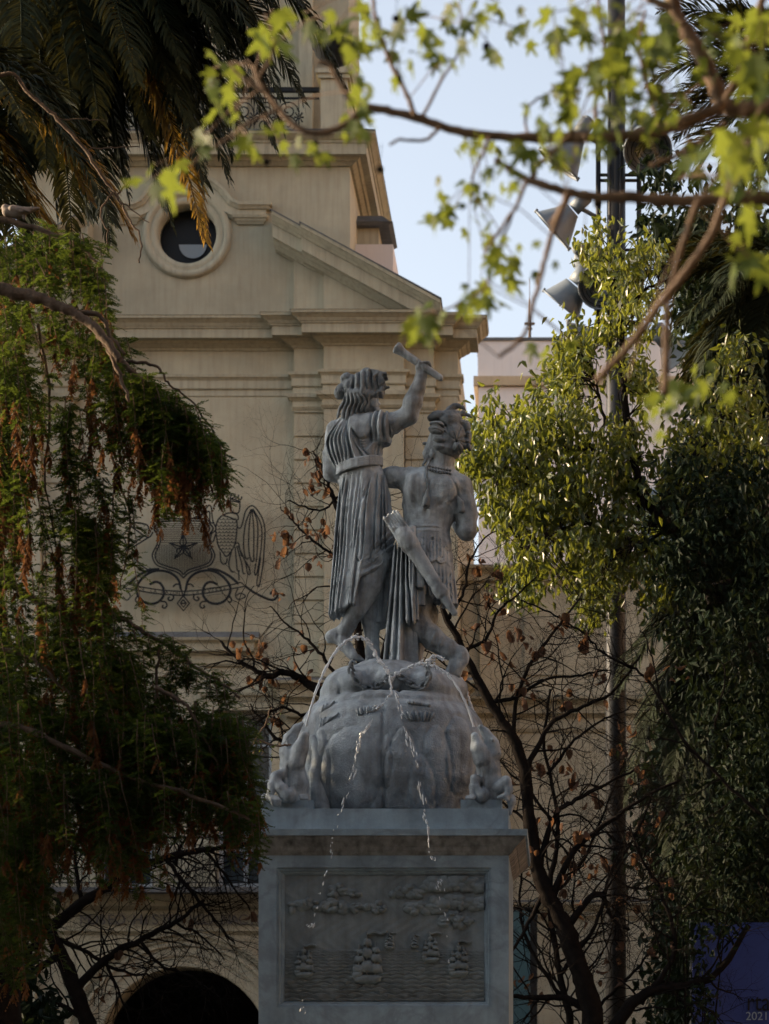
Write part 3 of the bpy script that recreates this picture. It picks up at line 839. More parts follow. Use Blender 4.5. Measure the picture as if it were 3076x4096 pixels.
        for i in range(n):
            a = p[i][:2]; b = p[i + 1][:2]; ab = b - a; L = float(ab @ ab) + 1e-6
            t = np.clip(((U - a[0]) * ab[0] + (V - a[1]) * ab[1]) / L, 0, 1)
            d = (U - a[0] - t * ab[0]) ** 2 + (V - a[1] - t * ab[1]) ** 2
            k = d < bd
            bd = np.where(k, d, bd); bt = np.where(k, (i + t) / n, bt)
        tp = np.clip(np.minimum(bt, 1 - bt) / max(taper, 1e-3), 0, 1) if taper else 1.0
        s.H[i0:i1, j0:j1] += amp * np.exp(-bd / (width * width)) * (0.25 + 0.75 * tp if taper else 1.0)
    def rough(s, amp, size, seed=0):
        """slow unevenness of the carved surface"""
        rng = np.random.default_rng(seed)
        n = [max(2, int((ax[-1] - ax[0]) / size) + 3) for ax in (s.u, s.v, s.w)]
        G = rng.normal(0, 1, n).astype(np.float32)
        def idx(ax, m):
            f = (ax - ax[0]) / size; i = np.minimum(f.astype(int), m - 2); t = f - i; return i, (t * t * (3 - 2 * t)).astype(np.float32)
        iu, tu = idx(s.u, n[0]); iv, tv = idx(s.v, n[1]); iw, tw = idx(s.w, n[2])
        A = G[iu] * (1 - tu)[:, None, None] + G[iu + 1] * tu[:, None, None]
        A = A[:, iv] * (1 - tv)[None, :, None] + A[:, iv + 1] * tv[None, :, None]
        A = A[:, :, iw] * (1 - tw) + A[:, :, iw + 1] * tw
        s.D -= amp * A
    def mesh(s, name, mat_, Y0, wref):
        D = s.D - s.H[:, :, None]
        D[0] = D[-1] = 9; D[:, 0] = D[:, -1] = 9; D[:, :, 0] = D[:, :, -1] = 9
        V, F = surface_nets(D)
        sc = Y0 / FP
        X = np.empty_like(V)
        u = s.u[0] + V[:, 0] * s.h; v = s.v[0] + V[:, 1] * s.h; w = s.w[0] + V[:, 2] * s.h
        X[:, 0] = (u - CX) * sc; X[:, 1] = Y0 - (w - wref) * sc; X[:, 2] = EYE + (CY - v) * sc
        return np_mesh(name, X, F, mat_, True)

def surface_nets(D):
    I = D < 0
    c = [I[a:a + D.shape[0] - 1, b:b + D.shape[1] - 1, e:e + D.shape[2] - 1] for a in (0, 1) for b in (0, 1) for e in (0, 1)]
    al = c[0].copy(); an = c[0].copy()
    for x in c[1:]: al &= x; an |= x
    act = an & ~al
    idx = np.full(act.shape, -1, np.int64)
    ijk = np.argwhere(act)
    idx[act] = np.arange(len(ijk))
    acc = np.zeros((len(ijk), 3), np.float32); cnt = np.zeros(len(ijk), np.float32)
    cor = [(a, b, e) for a in (0, 1) for b in (0, 1) for e in (0, 1)]
    val = {q: D[ijk[:, 0] + q[0], ijk[:, 1] + q[1], ijk[:, 2] + q[2]] for q in cor}
    for p in cor:
        for ax in range(3):
            if p[ax]: continue
            q = list(p); q[ax] = 1; q = tuple(q)
            A, B = val[p], val[q]
            m = (A < 0) != (B < 0)
            t = np.where(m, A / np.where(m, A - B, 1), 0)
            for k in range(3):
                acc[:, k] += np.where(m, p[k] + (t if k == ax else 0), 0)
            cnt += m
    V = ijk + acc / cnt[:, None]
    Fs = []
    for ax in range(3):
        a = [slice(None)] * 3; b = [slice(None)] * 3
        a[ax] = slice(0, -1); b[ax] = slice(1, None)
        s0, s1 = I[tuple(a)], I[tuple(b)]
        ch = s0 != s1
        o1, o2 = [k for k in range(3) if k != ax]
        E = np.argwhere(ch)
        ok = (E[:, o1] > 0) & (E[:, o2] > 0) & (E[:, o1] < D.shape[o1] - 1) & (E[:, o2] < D.shape[o2] - 1)
        E = E[ok]
        fl = s0[tuple(E.T)]
        def at(d1, d2):
            Q = E.copy(); Q[:, o1] -= d1; Q[:, o2] -= d2
            return idx[tuple(Q.T)]
        q = np.stack([at(1, 1), at(0, 1), at(0, 0), at(1, 0)], 1)
        if ax == 1: fl = ~fl
        q[~fl] = q[~fl][:, ::-1]
        Fs.append(q)
    F = np.concatenate(Fs)
    F = F[(F >= 0).all(1)]
    # u right, v down, w to viewer maps to a right-handed frame with a flip: reverse
    return V.astype(np.float32), F
# ---------------------------------------------------------------- the marble group
FY, FW = 18.42, 80.0        # figures: distance of the front surface, and its w
STAT = empty('statue', P(1550, 3228, 18.45))
tag(STAT, 'grey marble group of a robed woman raising a scroll beside a warrior on a rock', 'statue')
def part(name, me, parent):
    """mesh given in world space, parented without moving"""
    o = mobj(name, me, parent)
    o.matrix_parent_inverse = Matrix.Translation(parent.matrix_basis.translation).inverted() if parent.parent is None else Matrix.Identity(4)
    return o

# ---- woman: body
c = Clay((1286, 1600 if False else 1440, 1440, 2660, -150, 180), 4) if False else Clay((1286, 1732, 1440, 2660, -150, 170), 4.2)
c.ell((1462, 1560, 10), (46, 66, 52), 12)                       # skull and face
c.ell((1486, 1592, 22), (24, 34, 26), 10, 10)
c.ell((1512, 1598, 20), (8, 6, 7), 30, 8)                       # nose
c.ell((1500, 1622, 20), (14, 10, 14), 20, 8)                    # chin and lips
c.ell((1506, 1613, 20), (7, 4, 8), 0, 5)
c.ell((1504, 1582, 26), (6, 4, 6), 0, 4, True)                  # eye socket
c.chain([(1446, 1610, 6, 36), (1418, 1672, 0, 44)], 18)
c.loft([(1660, 1345, 1470, 0, 55), (1720, 1312, 1500, 0, 72), (1800, 1312, 1515, 0, 74), (1860, 1352, 1512, 0, 66), (1960, 1350, 1545, 0, 80), (2120, 1345, 1560, 0, 84), (2260, 1350, 1545, 0, 78), (2300, 1360, 1530, 0, 70)], 14)
c.chain([(1460, 1690, 20, 44), (1560, 1682, 30, 40), (1632, 1652, 42, 37)], 14)
c.chain([(1632, 1652, 42, 37), (1650, 1600, 48, 36), (1668, 1550, 52, 29), (1684, 1500, 56, 23)], 12)
c.ell((1686, 1462, 58), (25, 32, 22), -20, 10)                  # fist
for i, (du, dv) in enumerate(((-14, -16), (-4, -27), (9, -33), (21, -34))):
    c.cap((1690 + du, 1478 + dv, 78), (1700 + du * 1.0, 1494 + dv, 62), 7.5, 7, 4)
c.cap((1668, 1468, 66), (1678, 1446, 84), 8, 7, 4)
c.chain([(1340, 1700, -10, 46), (1318, 1790, -20, 36), (1322, 1868, -14, 31), (1362, 1886, -30, 26)], 12)   # other arm, bent behind
c.chain([(1500, 2230, 40, 62), (1470, 2340, 58, 52), (1428, 2430, 62, 40), (1392, 2490, 50, 29), (1372, 2520, 44, 29)], 14)
c.chain([(1372, 2520, 44, 30), (1330, 2536, 42, 25), (1318, 2540, 42, 22)], 10)                # heel lifted
c.chain([(1345, 2540, 44, 26), (1380, 2580, 58, 25), (1412, 2622, 74, 21)], 12)
for i in range(4): c.cap((1406 + i * 8, 2616, 70 - i * 9), (1424 + i * 8, 2636, 80 - i * 10), 8, 6, 4)
c.chain([(1480, 2330, -10, 56), (1476, 2440, -6, 42), (1482, 2540, 0, 28), (1484, 2600, 4, 27), (1484, 2640, 6, 34)], 12)
c.stroke([(1670, 1520), (1690, 1500), (1704, 1512)], 5, -3)
c.stroke([(1350, 2560), (1348, 2546), (1352, 2530)], 4, -4)
c.rough(1.6, 26, 1); c.rough(.8, 11, 16)
woman = part('woman_figure', c.mesh('woman_figure', M['statue'], FY, FW), STAT)

# ---- woman: dress
c = Clay((1280, 1610, 1610, 2500, -150, 190), 3.4)
c.loft([(1640, 1372, 1470, 0, 40), (1656, 1345, 1525, 0, 58), (1690, 1318, 1530, 2, 76), (1730, 1300, 1528, 4, 84), (1800, 1296, 1524, 6, 86), (1850, 1322, 1518, 6, 78), (1866, 1338, 1516, 6, 72)], 12)
c.chain([(1480, 1690, 22, 56), (1528, 1690, 30, 56)], 14)          # sleeve
c.loft([(1640, 1492, 1548, 24, 54), (1700, 1486, 1560, 24, 60), (1750, 1486, 1566, 22, 50), (1762, 1492, 1562, 20, 40)], 12)
c.chain([(1318, 1800, -10, 40), (1322, 1866, -4, 40)], 12)
c.loft([(1850, 1346, 1524, 6, 74), (1893, 1350, 1542, 6, 80), (1980, 1342, 1558, 6, 90), (2115, 1329, 1573, 8, 100), (2200, 1321, 1573, 10, 104), (2265, 1314, 1566, 12, 106), (2320, 1309, 1552, 14, 108), (2400, 1303, 1536, 14, 108), (2500, 1297, 1520, 14, 108)], 10)
# folds of the back
for i in range(13):
    a = i / 12
    x0 = 1352 + 52 * a + (i % 3) * 3; x1 = 1304 + 96 * a; x2 = 1340 + 66 * a
    c.stroke([(x0, 1668), (x1, 1740 + 6 * (i % 2)), (x1 + 4 + 6 * a, 1800), (x2, 1862)], 3.8, -9 if i % 2 else 6)
c.stroke([(1388, 1655), (1386, 1740), (1402, 1800), (1420, 1866)], 6, -16)
c.stroke([(1398, 1690), (1408, 1780), (1432, 1862)], 5, 7)
for i in range(5):                                                 # swags below the shoulder
    q = i / 4
    c.stroke([(1398 + 4 * i, 1700 + 10 * i), (1420 + 4 * i, 1742 + 10 * i), (1446 + 2 * i, 1756 + 11 * i), (1474, 1742 + 9 * i), (1492, 1700 + 14 * i)], 4.8, -14)
    c.stroke([(1398 + 4 * i, 1706 + 10 * i), (1421 + 4 * i, 1749 + 10 * i), (1446 + 2 * i, 1764 + 11 * i), (1474, 1749 + 9 * i), (1492, 1708 + 14 * i)], 3.5, 5)
c.stroke([(1406, 1760), (1440, 1810), (1462, 1856)], 5, -9); c.stroke([(1420, 1770), (1462, 1812), (1490, 1838)], 5, -9)
c.stroke([(1412, 1764), (1450, 1812), (1474, 1850)], 4, 6); c.stroke([(1500, 1770), (1494, 1800), (1484, 1830)], 4, -7); c.stroke([(1512, 1764), (1506, 1800), (1500, 1826)], 4, -6)
for i in range(6):                                                 # sleeve folds
    x = 1494 + i * 12
    c.stroke([(x + 8, 1632), (x - 4 + i, 1690), (x - 2 + i * 1.5, 1756)], 3.8, -11 if i % 2 else 7)
c.stroke([(1488, 1640), (1480, 1700), (1482, 1760)], 5, -10)
# skirt folds fanning from the girdle
rnd = random.Random(11)
gr = [0.0]
while gr[-1] < 1: gr.append(gr[-1] + rnd.choice((.026, .036, .05, .07, .095)))
for i, a in enumerate(gr):
    x0 = 1352 + 178 * a
    xb = 1301 + 150 * a if a < .72 else 1410 + 120 * (a - .72) / .28 + 10
    mid = .5 * x0 + .5 * xb + rnd.uniform(-5, 5)
    deep = rnd.uniform(.4, 1.25); top = 1886 + rnd.uniform(0, 90) * (1.3 - deep); bot = 2500 if a < .72 else 2200 + 70 * rnd.random()
    w0 = rnd.uniform(3.2, 5.6)
    line = [(x0 + rnd.uniform(-2, 2), top), (x0 - (x0 - mid) * .6 + rnd.uniform(-3, 3), 2060 + rnd.uniform(-40, 40)), (mid, 2240), (xb + rnd.uniform(-4, 4), bot)]
    c.stroke(line, w0, -13 * deep, taper=.12)
    c.stroke([(x + w0 * 1.7, y) for x, y in line], w0 * 1.25, 8 * deep, taper=.12)
for a, b, w_, am in (((1570, 2118), (1462, 2236), 6, -13), ((1572, 2100), (1480, 2196), 5, 9), ((1572, 2150), (1455, 2262), 6, -14), ((1570, 2135), (1470, 2226), 5, 8), ((1566, 2190), (1448, 2290), 6, -13), ((1568, 2172), (1462, 2262), 5, 8), ((1562, 2225), (1442, 2306), 5, 10), ((1574, 2060), (1510, 2160), 6, -8), ((1570, 2010), (1530, 2110), 5, 6)):
    c.stroke([a, ((a[0] + b[0]) / 2 + 6, (a[1] + b[1]) / 2 + 10), b], w_, am, taper=.4)
c.stroke([(1446, 2120), (1450, 2200), (1440, 2315), (1424, 2420)], 5, 9)
# cut the hem: hanging panel on the left, knee free on the right
def hem(u, v, w):
    h1 = v - (2462 - 0.34 * (u - 1299) + 5 * np.sin(u / 7.5) + 0.0 * w)
    line = v - np.interp(u, [1430, 1441, 1500, 1560, 1600], [2316, 2314, 2292, 2262, 2240])
    edge_ = u - np.interp(v, [2250, 2312, 2340, 2365, 2395, 2424, 2470], [1448, 1441, 1432, 1426, 1420, 1424, 1418])
    return np.maximum(h1, np.minimum(line, edge_))
c.cut(hem)
c.rough(1.6, 20, 2)
dress = part('dress', c.mesh('dress', M['statue'], FY, FW), woman)
# inner skirt behind the legs
c = Clay((1405, 1590, 2150, 2500, -150, 60), 5)
c.loft([(2150, 1420, 1566, -40, 70), (2300, 1424, 1560, -46, 74), (2478, 1440, 1556, -50, 76)], 8)
for i in range(7): c.stroke([(1440 + 18 * i, 2240), (1446 + 16 * i, 2480)], 5, -9 if i % 2 else 7)
part('underskirt', c.mesh('underskirt', M['statue'], FY, FW), woman)
# girdle
c = Clay((1326, 1540, 1800, 1910, -110, 130), 3.4)
for k_, off in ((0, -14), (1, -4), (2, 6), (3, 15)):
    pts = []
    for i in range(15):
        a = math.pi * (-.12 + 1.24 * i / 14)
        cu = 1431 - 90 * math.cos(a)
        pts.append((cu, 1864 + off - (cu - 1345) * .215 + 6 * math.sin(a), 8 + 86 * math.sin(a), 6.6))
    c.chain(pts, 1.2)
part('girdle', c.mesh('girdle', M['statue'], FY, FW), woman)
# hair, bun and cap
c = Clay((1326, 1560, 1446, 1684, -80, 130), 2.8)
c.ell((1452, 1520, 10), (62, 54, 62), 5)
c.ell((1382, 1496, 14), (27, 26, 26), 20, 14); c.ell((1358, 1546, 14), (26, 34, 28), 25, 10); c.ell((1388, 1540, 34), (18, 32, 22), 10, 8); c.ell((1400, 1520, 10), (30, 34, 34), 0, 12)
c.ell((1462, 1486, 14), (32, 34, 40), 0, 8)                        # pleated top
c.box((1498, 1514, 14), (40, 44, 44), 14, 6, 8); c.cap((1486, 1492, 14), (1521, 1474, 14), 24, 7, 6, fw=2); c.cap((1500, 1524, 14), (1548, 1530, 14), 28, 5, 6, fw=1.7)
c.ell((1544, 1502, 14), (20, 13, 70), 30, 6, True)
for i in range(9):                                                 # rolled wave above the nape
    c.ell((1390 + 14 * i, 1560 + 6 * math.sin(i * 1.3) + 1.0 * i, 56 - abs(i - 4) * 4), (11, 20, 22), 22, 4)
rnd = random.Random(17)
for i in range(10):
    x = 1350 + i * 8.4; q = abs(i - 4.5) / 2.2; j = rnd.uniform(-4, 4)
    c.chain([(1388 + i * 6, 1576, 30, 8), (x + 16 + j, 1600 + rnd.uniform(-5, 5), 44 - q * 6, 7.5), (x + 6 - j, 1622, 50 - q * 6, 7), (x - 1 + j, 1644 + rnd.uniform(-5, 5), 54 - q * 7, 6.5), (x - 6 + i, 1664 + rnd.uniform(-8, 10), 58 - q * 8, 3)], 3)
c.ell((1404, 1610, 20), (40, 48, 34), 18, 8); c.ell((1430, 1578, 26), (58, 44, 48), 8, 8); c.ell((1452, 1606, 30), (30, 34, 34), 0, 8)
for i in range(12):
    x = 1345 + i * 9
    c.stroke([(1372 + i * 7, 1572), (x + 22, 1600), (x + 8, 1628), (x + 2, 1668)], 2.8, -8 if i % 2 else 5)
for i in range(10):
    c.stroke([(1400 + i * 12, 1470 + abs(i - 4) * 5), (1404 + i * 11, 1510), (1396 + i * 13, 1556)], 3.2, -8 if i % 2 else 4.5)
c.stroke([(1478, 1462), (1484, 1500), (1478, 1546)], 5, -8); c.stroke([(1510, 1480), (1488, 1512), (1476, 1556)], 5, 6); c.stroke([(1540, 1526), (1510, 1546), (1496, 1566)], 4, -6)
for i in range(5): c.stroke([(1338 + i * 9, 1530 + i * 2), (1346 + i * 9, 1550), (1350 + i * 7, 1576)], 2.6, -4); c.stroke([(1364 + i * 8, 1478), (1370 + i * 6, 1510)], 2.4, -4)
c.rough(1.0, 12, 3)
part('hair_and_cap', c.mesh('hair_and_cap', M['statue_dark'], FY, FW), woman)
# scroll in the hand
c = Clay((1566, 1780, 1366, 1530, 10, 130), 3.6)
c.chain([(1760, 1507, 66, 13), (1700, 1468, 68, 15), (1640, 1426, 68, 15), (1606, 1402, 68, 17), (1588, 1388, 68, 25)], 4)
c.cut(lambda u, v, w: -((u - 1578) * .82 + (v - 1390) * .57) )
c.rough(.7, 14, 4)
part('scroll', c.mesh('scroll', M['statue'], FY, FW), woman)

# ---- warrior: body
c = Clay((1520, 1922, 1690, 2712, -160, 150), 4.2)
c.loft([(1838, 1720, 1800, -6, 40), (1852, 1660, 1812, -4, 48), (1880, 1608, 1836, 0, 62), (1930, 1598, 1858, 4, 74), (1990, 1600, 1836, 6, 78), (2040, 1606, 1822, 6, 76), (2090, 1616, 1796, 6, 70), (2140, 1606, 1800, 6, 74), (2220, 1600, 1810, 6, 80), (2300, 1604, 1806, 6, 80)], 16)
c.ell((1836, 1934, 4), (50, 56, 52), 0, 16)
c.chain([(1842, 1940, 2, 46), (1862, 2030, 6, 45), (1868, 2108, 16, 38)], 14)
c.ell((1866, 2112, 16), (36, 32, 34), 0, 10)
c.chain([(1862, 2112, 10, 33), (1830, 2060, -70, 28), (1800, 2030, -110, 24)], 10)
c.chain([(1640, 1896, 4, 46), (1560, 1886, -4, 40), (1530, 1884, -20, 36)], 16)
c.chain([(1752, 1870, 2, 48), (1768, 1812, 6, 44), (1784, 1770, 6, 50)], 16)
c.ell((1766, 1756, 4), (62, 74, 58), 10, 12); c.ell((1712, 1790, 4), (24, 34, 30), 10, 12); c.ell((1694, 1752, 4), (8, 7, 9), -20, 6)
c.ell((1726, 1806, 44), (11, 16, 8), 15, 4); c.ell((1725, 1806, 52), (5, 9, 6), 15, 2, True)
c.ell((1667, 1950, 62), (52, 62, 26), -8, 26); c.ell((1776, 1950, 62), (46, 62, 26), 8, 26)      # shoulder blades
c.chain([(1700, 2280, 10, 74), (1660, 2420, 36, 58), (1668, 2500, 44, 48)], 16)
c.chain([(1672, 2490, 40, 50), (1730, 2550, 56, 46), (1790, 2592, 50, 38), (1832, 2616, 46, 34)], 14)
c.chain([(1836, 2610, 48, 34), (1822, 2660, 56, 30), (1800, 2694, 64, 24)], 12)
c.chain([(1846, 2606, 48, 24), (1850, 2640, 54, 22), (1826, 2690, 62, 20)], 10)
c.chain([(1690, 2440, -40, 60), (1640, 2560, -40, 50), (1630, 2680, -30, 46)], 16)
c.stroke([(1714, 1900), (1708, 1980), (1704, 2090)], 9, -7)
c.stroke([(1640, 1960), (1668, 2010), (1690, 2030)], 8, -5); c.stroke([(1800, 1970), (1770, 2010), (1740, 2030)], 8, -5)
c.stroke([(1800, 1900), (1828, 1960), (1826, 2030)], 5, -7); c.stroke([(1606, 1945), (1600, 2000)], 6, -4)
for q in ((1700, 2530), (1735, 2556), (1765, 2578)): c.stroke([(q[0] + 14, q[1] - 40), (q[0] - 2, q[1]), (q[0] - 14, q[1] + 30)], 4, 5)
c.rough(2.2, 30, 5); c.rough(1.0, 11, 15)
warrior = part('warrior_figure', c.mesh('warrior_figure', M['statue'], FY, FW), STAT)
# headdress
c = Clay((1680, 1896, 1586, 1862, -80, 130), 2.8)
c.ell((1800, 1738, 6), (64, 78, 64), 8, 8); c.ell((1790, 1668, 8), (58, 48, 56), -20, 10); c.ell((1786, 1786, 14), (52, 34, 56), 0, 8)
c.ell((1747, 1652, 34), (37, 22, 26), -12, 5); c.ell((1724, 1660, 36), (17, 15, 18), 0, 5)
for cx_, cy_, a, b, an_ in ((1750, 1690, 34, 14, 6), (1746, 1714, 34, 19, 14), (1756, 1752, 26, 14, 8), (1758, 1782, 26, 14, 6), (1830, 1780, 24, 20, -20)): c.ell((cx_, cy_, 52), (a, b, 28), an_, 3)
c.chain([(1790, 1664, 20, 16), (1796, 1626, 20, 17), (1812, 1606, 16, 12), (1834, 1604, 14, 9), (1852, 1612, 12, 5), (1861, 1622, 12, 3)], 5)
c.chain([(1806, 1670, 24, 16), (1826, 1640, 20, 12), (1850, 1634, 14, 10), (1872, 1640, 12, 6), (1883, 1649, 12, 3)], 5)
for i in range(6): c.chain([(1792 + 11 * i, 1690 - 4 * i, 48 - 5 * i, 9), (1806 + 10 * i, 1660 + 3 * i, 44 - 5 * i, 10), (1826 + 8 * i, 1650 + 12 * i, 30 - 4 * i, 7)], 3)
for cx_, cy_, a, b in ((1864, 1688, 17, 28), (1870, 1722, 14, 24), (1868, 1750, 14, 20), (1874, 1768, 9, 16), (1854, 1762, 12, 18)): c.ell((cx_, cy_, 6), (a, b, 26), -8, 4)
for t in range(7):
    a = -2.5 + t * .62
    c.stroke([(1823, 1757), (1823 + 60 * math.cos(a), 1757 + 60 * math.sin(a))], 2.6, -6, taper=0)
c.ell((1823, 1757, 62), (7, 7, 8), 0, 2)
for i in range(7): c.ell((1795 + 7 * i, 1803 + 3 * math.sin(i), 52 - 2 * i), (3.4, 8, 7), -10, 1)
for i in range(4): c.stroke([(1722, 1682 + i * 11), (1752, 1682 + i * 12), (1778, 1696 + i * 12)], 2.4, -4)
c.stroke([(1722, 1672), (1760, 1674), (1784, 1700), (1790, 1730)], 4, -8)
c.chain([(1732, 1770, 26, 10), (1712, 1810, 34, 8), (1690, 1850, 44, 5)], 4)
c.chain([(1740, 1770, 30, 10), (1724, 1818, 40, 7), (1706, 1850, 50, 5)], 4)
c.rough(1.2, 10, 6)
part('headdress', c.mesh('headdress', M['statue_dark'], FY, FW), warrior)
# necklace beads, cord and tassels
c = Clay((1676, 1870, 1826, 2048, -20, 130), 3.0)
for row, dv in ((0, 0), (1, 13)):
    for i in range(9):
        a = i / 8
        c.ell((1708 + 92 * a, 1858 + dv + 18 * a + 4 * math.sin(a * 3.1), 60 + 14 * math.sin(a * 3.1)), (5.6, 5.6, 7), 0, .8)
c.chain([(1716, 1842, 56, 5), (1706, 1868, 74, 5), (1708, 1900, 82, 4.5), (1712, 1940, 84, 4), (1710, 1968, 84, 4)], 3)
c.chain([(1710, 1966, 86, 6), (1706, 1996, 88, 13), (1704, 2020, 86, 16)], 4); c.ell((1704, 2030, 96), (8, 5, 8), 0, 2, True)
c.chain([(1828, 1980, 56, 5), (1842, 2006, 60, 12), (1846, 2034, 56, 14)], 4)
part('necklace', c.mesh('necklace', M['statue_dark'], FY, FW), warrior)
# belt and feather skirt in two tiers
c = Clay((1590, 1850, 2090, 2425, -110, 150), 3.3)
c.loft([(2098, 1612, 1792, 6, 78), (2132, 1610, 1790, 6, 80)], 3)
c.loft([(2128, 1612, 1790, 6, 80), (2180, 1604, 1798, 8, 92), (2240, 1602, 1808, 8, 102), (2262, 1604, 1812, 8, 104)], 5)
c.cut(lambda u, v, w: v - (2238 + 12 * np.abs(np.sin((u - 1630) / 19.0 * 1.57)) + .06 * (u - 1650)))
c.loft([(2150, 1620, 1790, 6, 74), (2250, 1612, 1812, 8, 90), (2330, 1610, 1824, 8, 100), (2425, 1610, 1836, 8, 104)], 4)
c.cut(lambda u, v, w: v - (2366 + .22 * (u - 1650) + 10 * np.abs(np.sin((u - 1630) / 20.0 * 1.57))))
for i in range(14):
    x = 1640 + i * 13
    c.stroke([(x, 2134), (x + (i - 7) * 1.2, 2250)], 3, -4.5, False); c.stroke([(x + 6 + (i - 7) * 1.5, 2262), (x + 10 + (i - 7) * 2.6, 2420)], 3.4, -5.5, False)
rnd = random.Random(4)
for i in range(46):
    x, y = rnd.uniform(1660, 1806), rnd.uniform(2145, 2232)
    c.stroke([(x, y), (x + rnd.uniform(-4, 4), y + 8)], 2.4, -5, False, 0)
    x, y = rnd.uniform(1700, 1815), rnd.uniform(2270, 2390)
    c.stroke([(x, y), (x + rnd.uniform(-4, 4), y + 9)], 2.4, -5, False, 0)
c.stroke([(1600, 2110), (1800, 2110)], 2.5, -4, False); c.stroke([(1600, 2122), (1800, 2122)], 2.5, 3, False)
part('feather_skirt', c.mesh('feather_skirt', M['statue'], FY, FW), warrior)
# cloak falling beside the leg
c = Clay((1515, 1712, 2110, 2690, -60, 190), 3.4)
c.loft([(2140, 1596, 1640, 60, 50), (2200, 1574, 1650, 66, 56), (2320, 1560, 1656, 66, 60), (2440, 1552, 1664, 66, 64), (2560, 1540, 1672, 64, 68), (2690, 1526, 1676, 60, 74)], 8)
for i, (a, b) in enumerate(((1584, 1536), (1590, 1550), (1598, 1568), (1604, 1582), (1612, 1600), (1620, 1616), (1630, 1636), (1638, 1654), (1644, 1666))):
    c.stroke([(a, 2150 + 8 * (i % 3)), (a - 12 + i * 1.5, 2320), (.4 * a + .6 * b, 2480), (b, 2690)], 5.4, -17 if i % 2 else 10, taper=.1)
c.stroke([(1552, 2600), (1580, 2650), (1612, 2686)], 6, -12); c.stroke([(1548, 2640), (1580, 2676)], 5, -9)
c.loft([(2112, 1636, 1664, 110, 18), (2200, 1634, 1672, 122, 26), (2340, 1630, 1674, 128, 30), (2500, 1626, 1680, 126, 34)], 6)
for x in (1640, 1650, 1660, 1668): c.stroke([(x, 2130), (x - 2, 2320), (x - 1, 2500)], 3.6, -8 if x in (1650, 1668) else 6, taper=.1)
c.loft([(2200, 1672, 1690, 132, 14), (2300, 1656, 1704, 138, 16), (2352, 1650, 1704, 140, 16), (2366, 1656, 1703, 140, 14)], 4)
c.loft([(2350, 1664, 1704, 118, 14), (2430, 1672, 1702, 118, 14)], 4)
c.cut(lambda u, v, w: np.where(u > 1620, np.where(w > 88, v - (2500 - .3 * np.abs(u - 1650)), -99), -99))
c.rough(1.2, 22, 7)
part('cloak', c.mesh('cloak', M['statue'], FY, FW), warrior)
# quiver with arrow ends
c = Clay((1535, 1850, 2050, 2500, 60, 220), 3.6)
ang = math.degrees(math.atan2(1831 - 1580, 2482 - 2110))
def qp(t, off=0, w=150):
    a = np.array((1582.0, 2100.0)); b = np.array((1828.0, 2478.0)); d = (b - a) / np.linalg.norm(b - a); n_ = np.array((-d[1], d[0]))
    p = a + (b - a) * t + n_ * off
    return (p[0], p[1], w)
c.cap(qp(.14), qp(.72), 36, 25, 4, fw=.8); c.cap(qp(.72), qp(.97), 23, 13, 3, fw=.8)
for t, r in ((.20, 39), (.25, 38), (.72, 28), (.75, 27)): c.cap(qp(t - .012), qp(t + .012), r, r, 2, fw=.85)
for i in range(6): c.cap(qp(-.05 - .012 * (i % 2), -27 + 11 * i, 158), qp(.18, -27 + 11 * i, 154), 6.4, 6.4, 1.5, fw=2.2)
c.rough(.8, 16, 8)
part('quiver', c.mesh('quiver', M['statue'], FY, FW), warrior)

# ---- rock the group stands on
RY, RW = 18.12, 250.0
c = Clay((1130, 1980, 2580, 3246, -400, 440), 6.5)
c.loft([(2768, 1262, 1842, 0, 290), (2800, 1222, 1884, 0, 325), (2850, 1184, 1922, 0, 358), (2930, 1156, 1950, 0, 384), (3020, 1150, 1956, 0, 390), (3110, 1164, 1942, 0, 380), (3190, 1196, 1912, 0, 356), (3246, 1226, 1882, 0, 332)], 12, 2.3)
c.ell((1420, 2730, 10), (158, 104, 246), -6, 14); c.ell((1560, 2706, 20), (196, 104, 236), 3, 14); c.ell((1704, 2730, 10), (140, 104, 246), 8, 14); c.ell((1480, 2680, 20), (110, 76, 170), 0, 14)
c.ell((1800, 2728, 10), (60, 70, 130), 0, 14); c.ell((1366, 2700, 30), (80, 60, 130), 0, 14)
for (u_, v_, ru, rv, am) in ((1404, 3110, 128, 190, 34), (1612, 3150, 72, 214, 26), (1696, 3190, 54, 150, 22), (1752, 3080, 60, 160, 16), (1840, 3030, 62, 160, 14), (1286, 3120, 46, 190, 14), (1554, 3060, 20, 110, 14)):
    th = np.linspace(0, 2 * math.pi, 25)
    pts = [(u_ + ru * math.cos(a) * (1 + .10 * math.sin(2 * a + u_) + .05 * math.sin(5 * a + v_)), v_ + rv * math.sin(a) * (1 + .06 * math.cos(3 * a + u_))) for a in th]
    U, V = c.u[:, None], c.v[None, :]
    an2 = np.arctan2((V - v_) / rv, (U - u_) / ru); wob_ = 1 + .10 * np.sin(2 * an2 + u_) + .05 * np.sin(5 * an2 + v_)
    q = np.sqrt(((U - u_) / ru) ** 2 + ((V - v_) / rv) ** 2) / wob_
    c.H += (am * .62 * np.clip(1 - q ** 3, 0, 1) ** .7 * (q < 1)).astype(np.float32)
    c.stroke(pts, 5.5, -6, False, 0)
c.stroke([(1543, 2790), (1541, 2900), (1544, 3060), (1541, 3240)], 4, -9, taper=0)
c.stroke([(1262, 2794), (1400, 2806), (1560, 2802), (1700, 2806), (1840, 2794)], 12, -14, taper=0)
c.stroke([(1330, 2690), (1360, 2740), (1350, 2790)], 10, -8); c.stroke([(1640, 2700), (1600, 2760), (1610, 2796)], 9, -8)
c.rough(4.0, 60, 9); c.rough(1.5, 22, 10)
RC = c
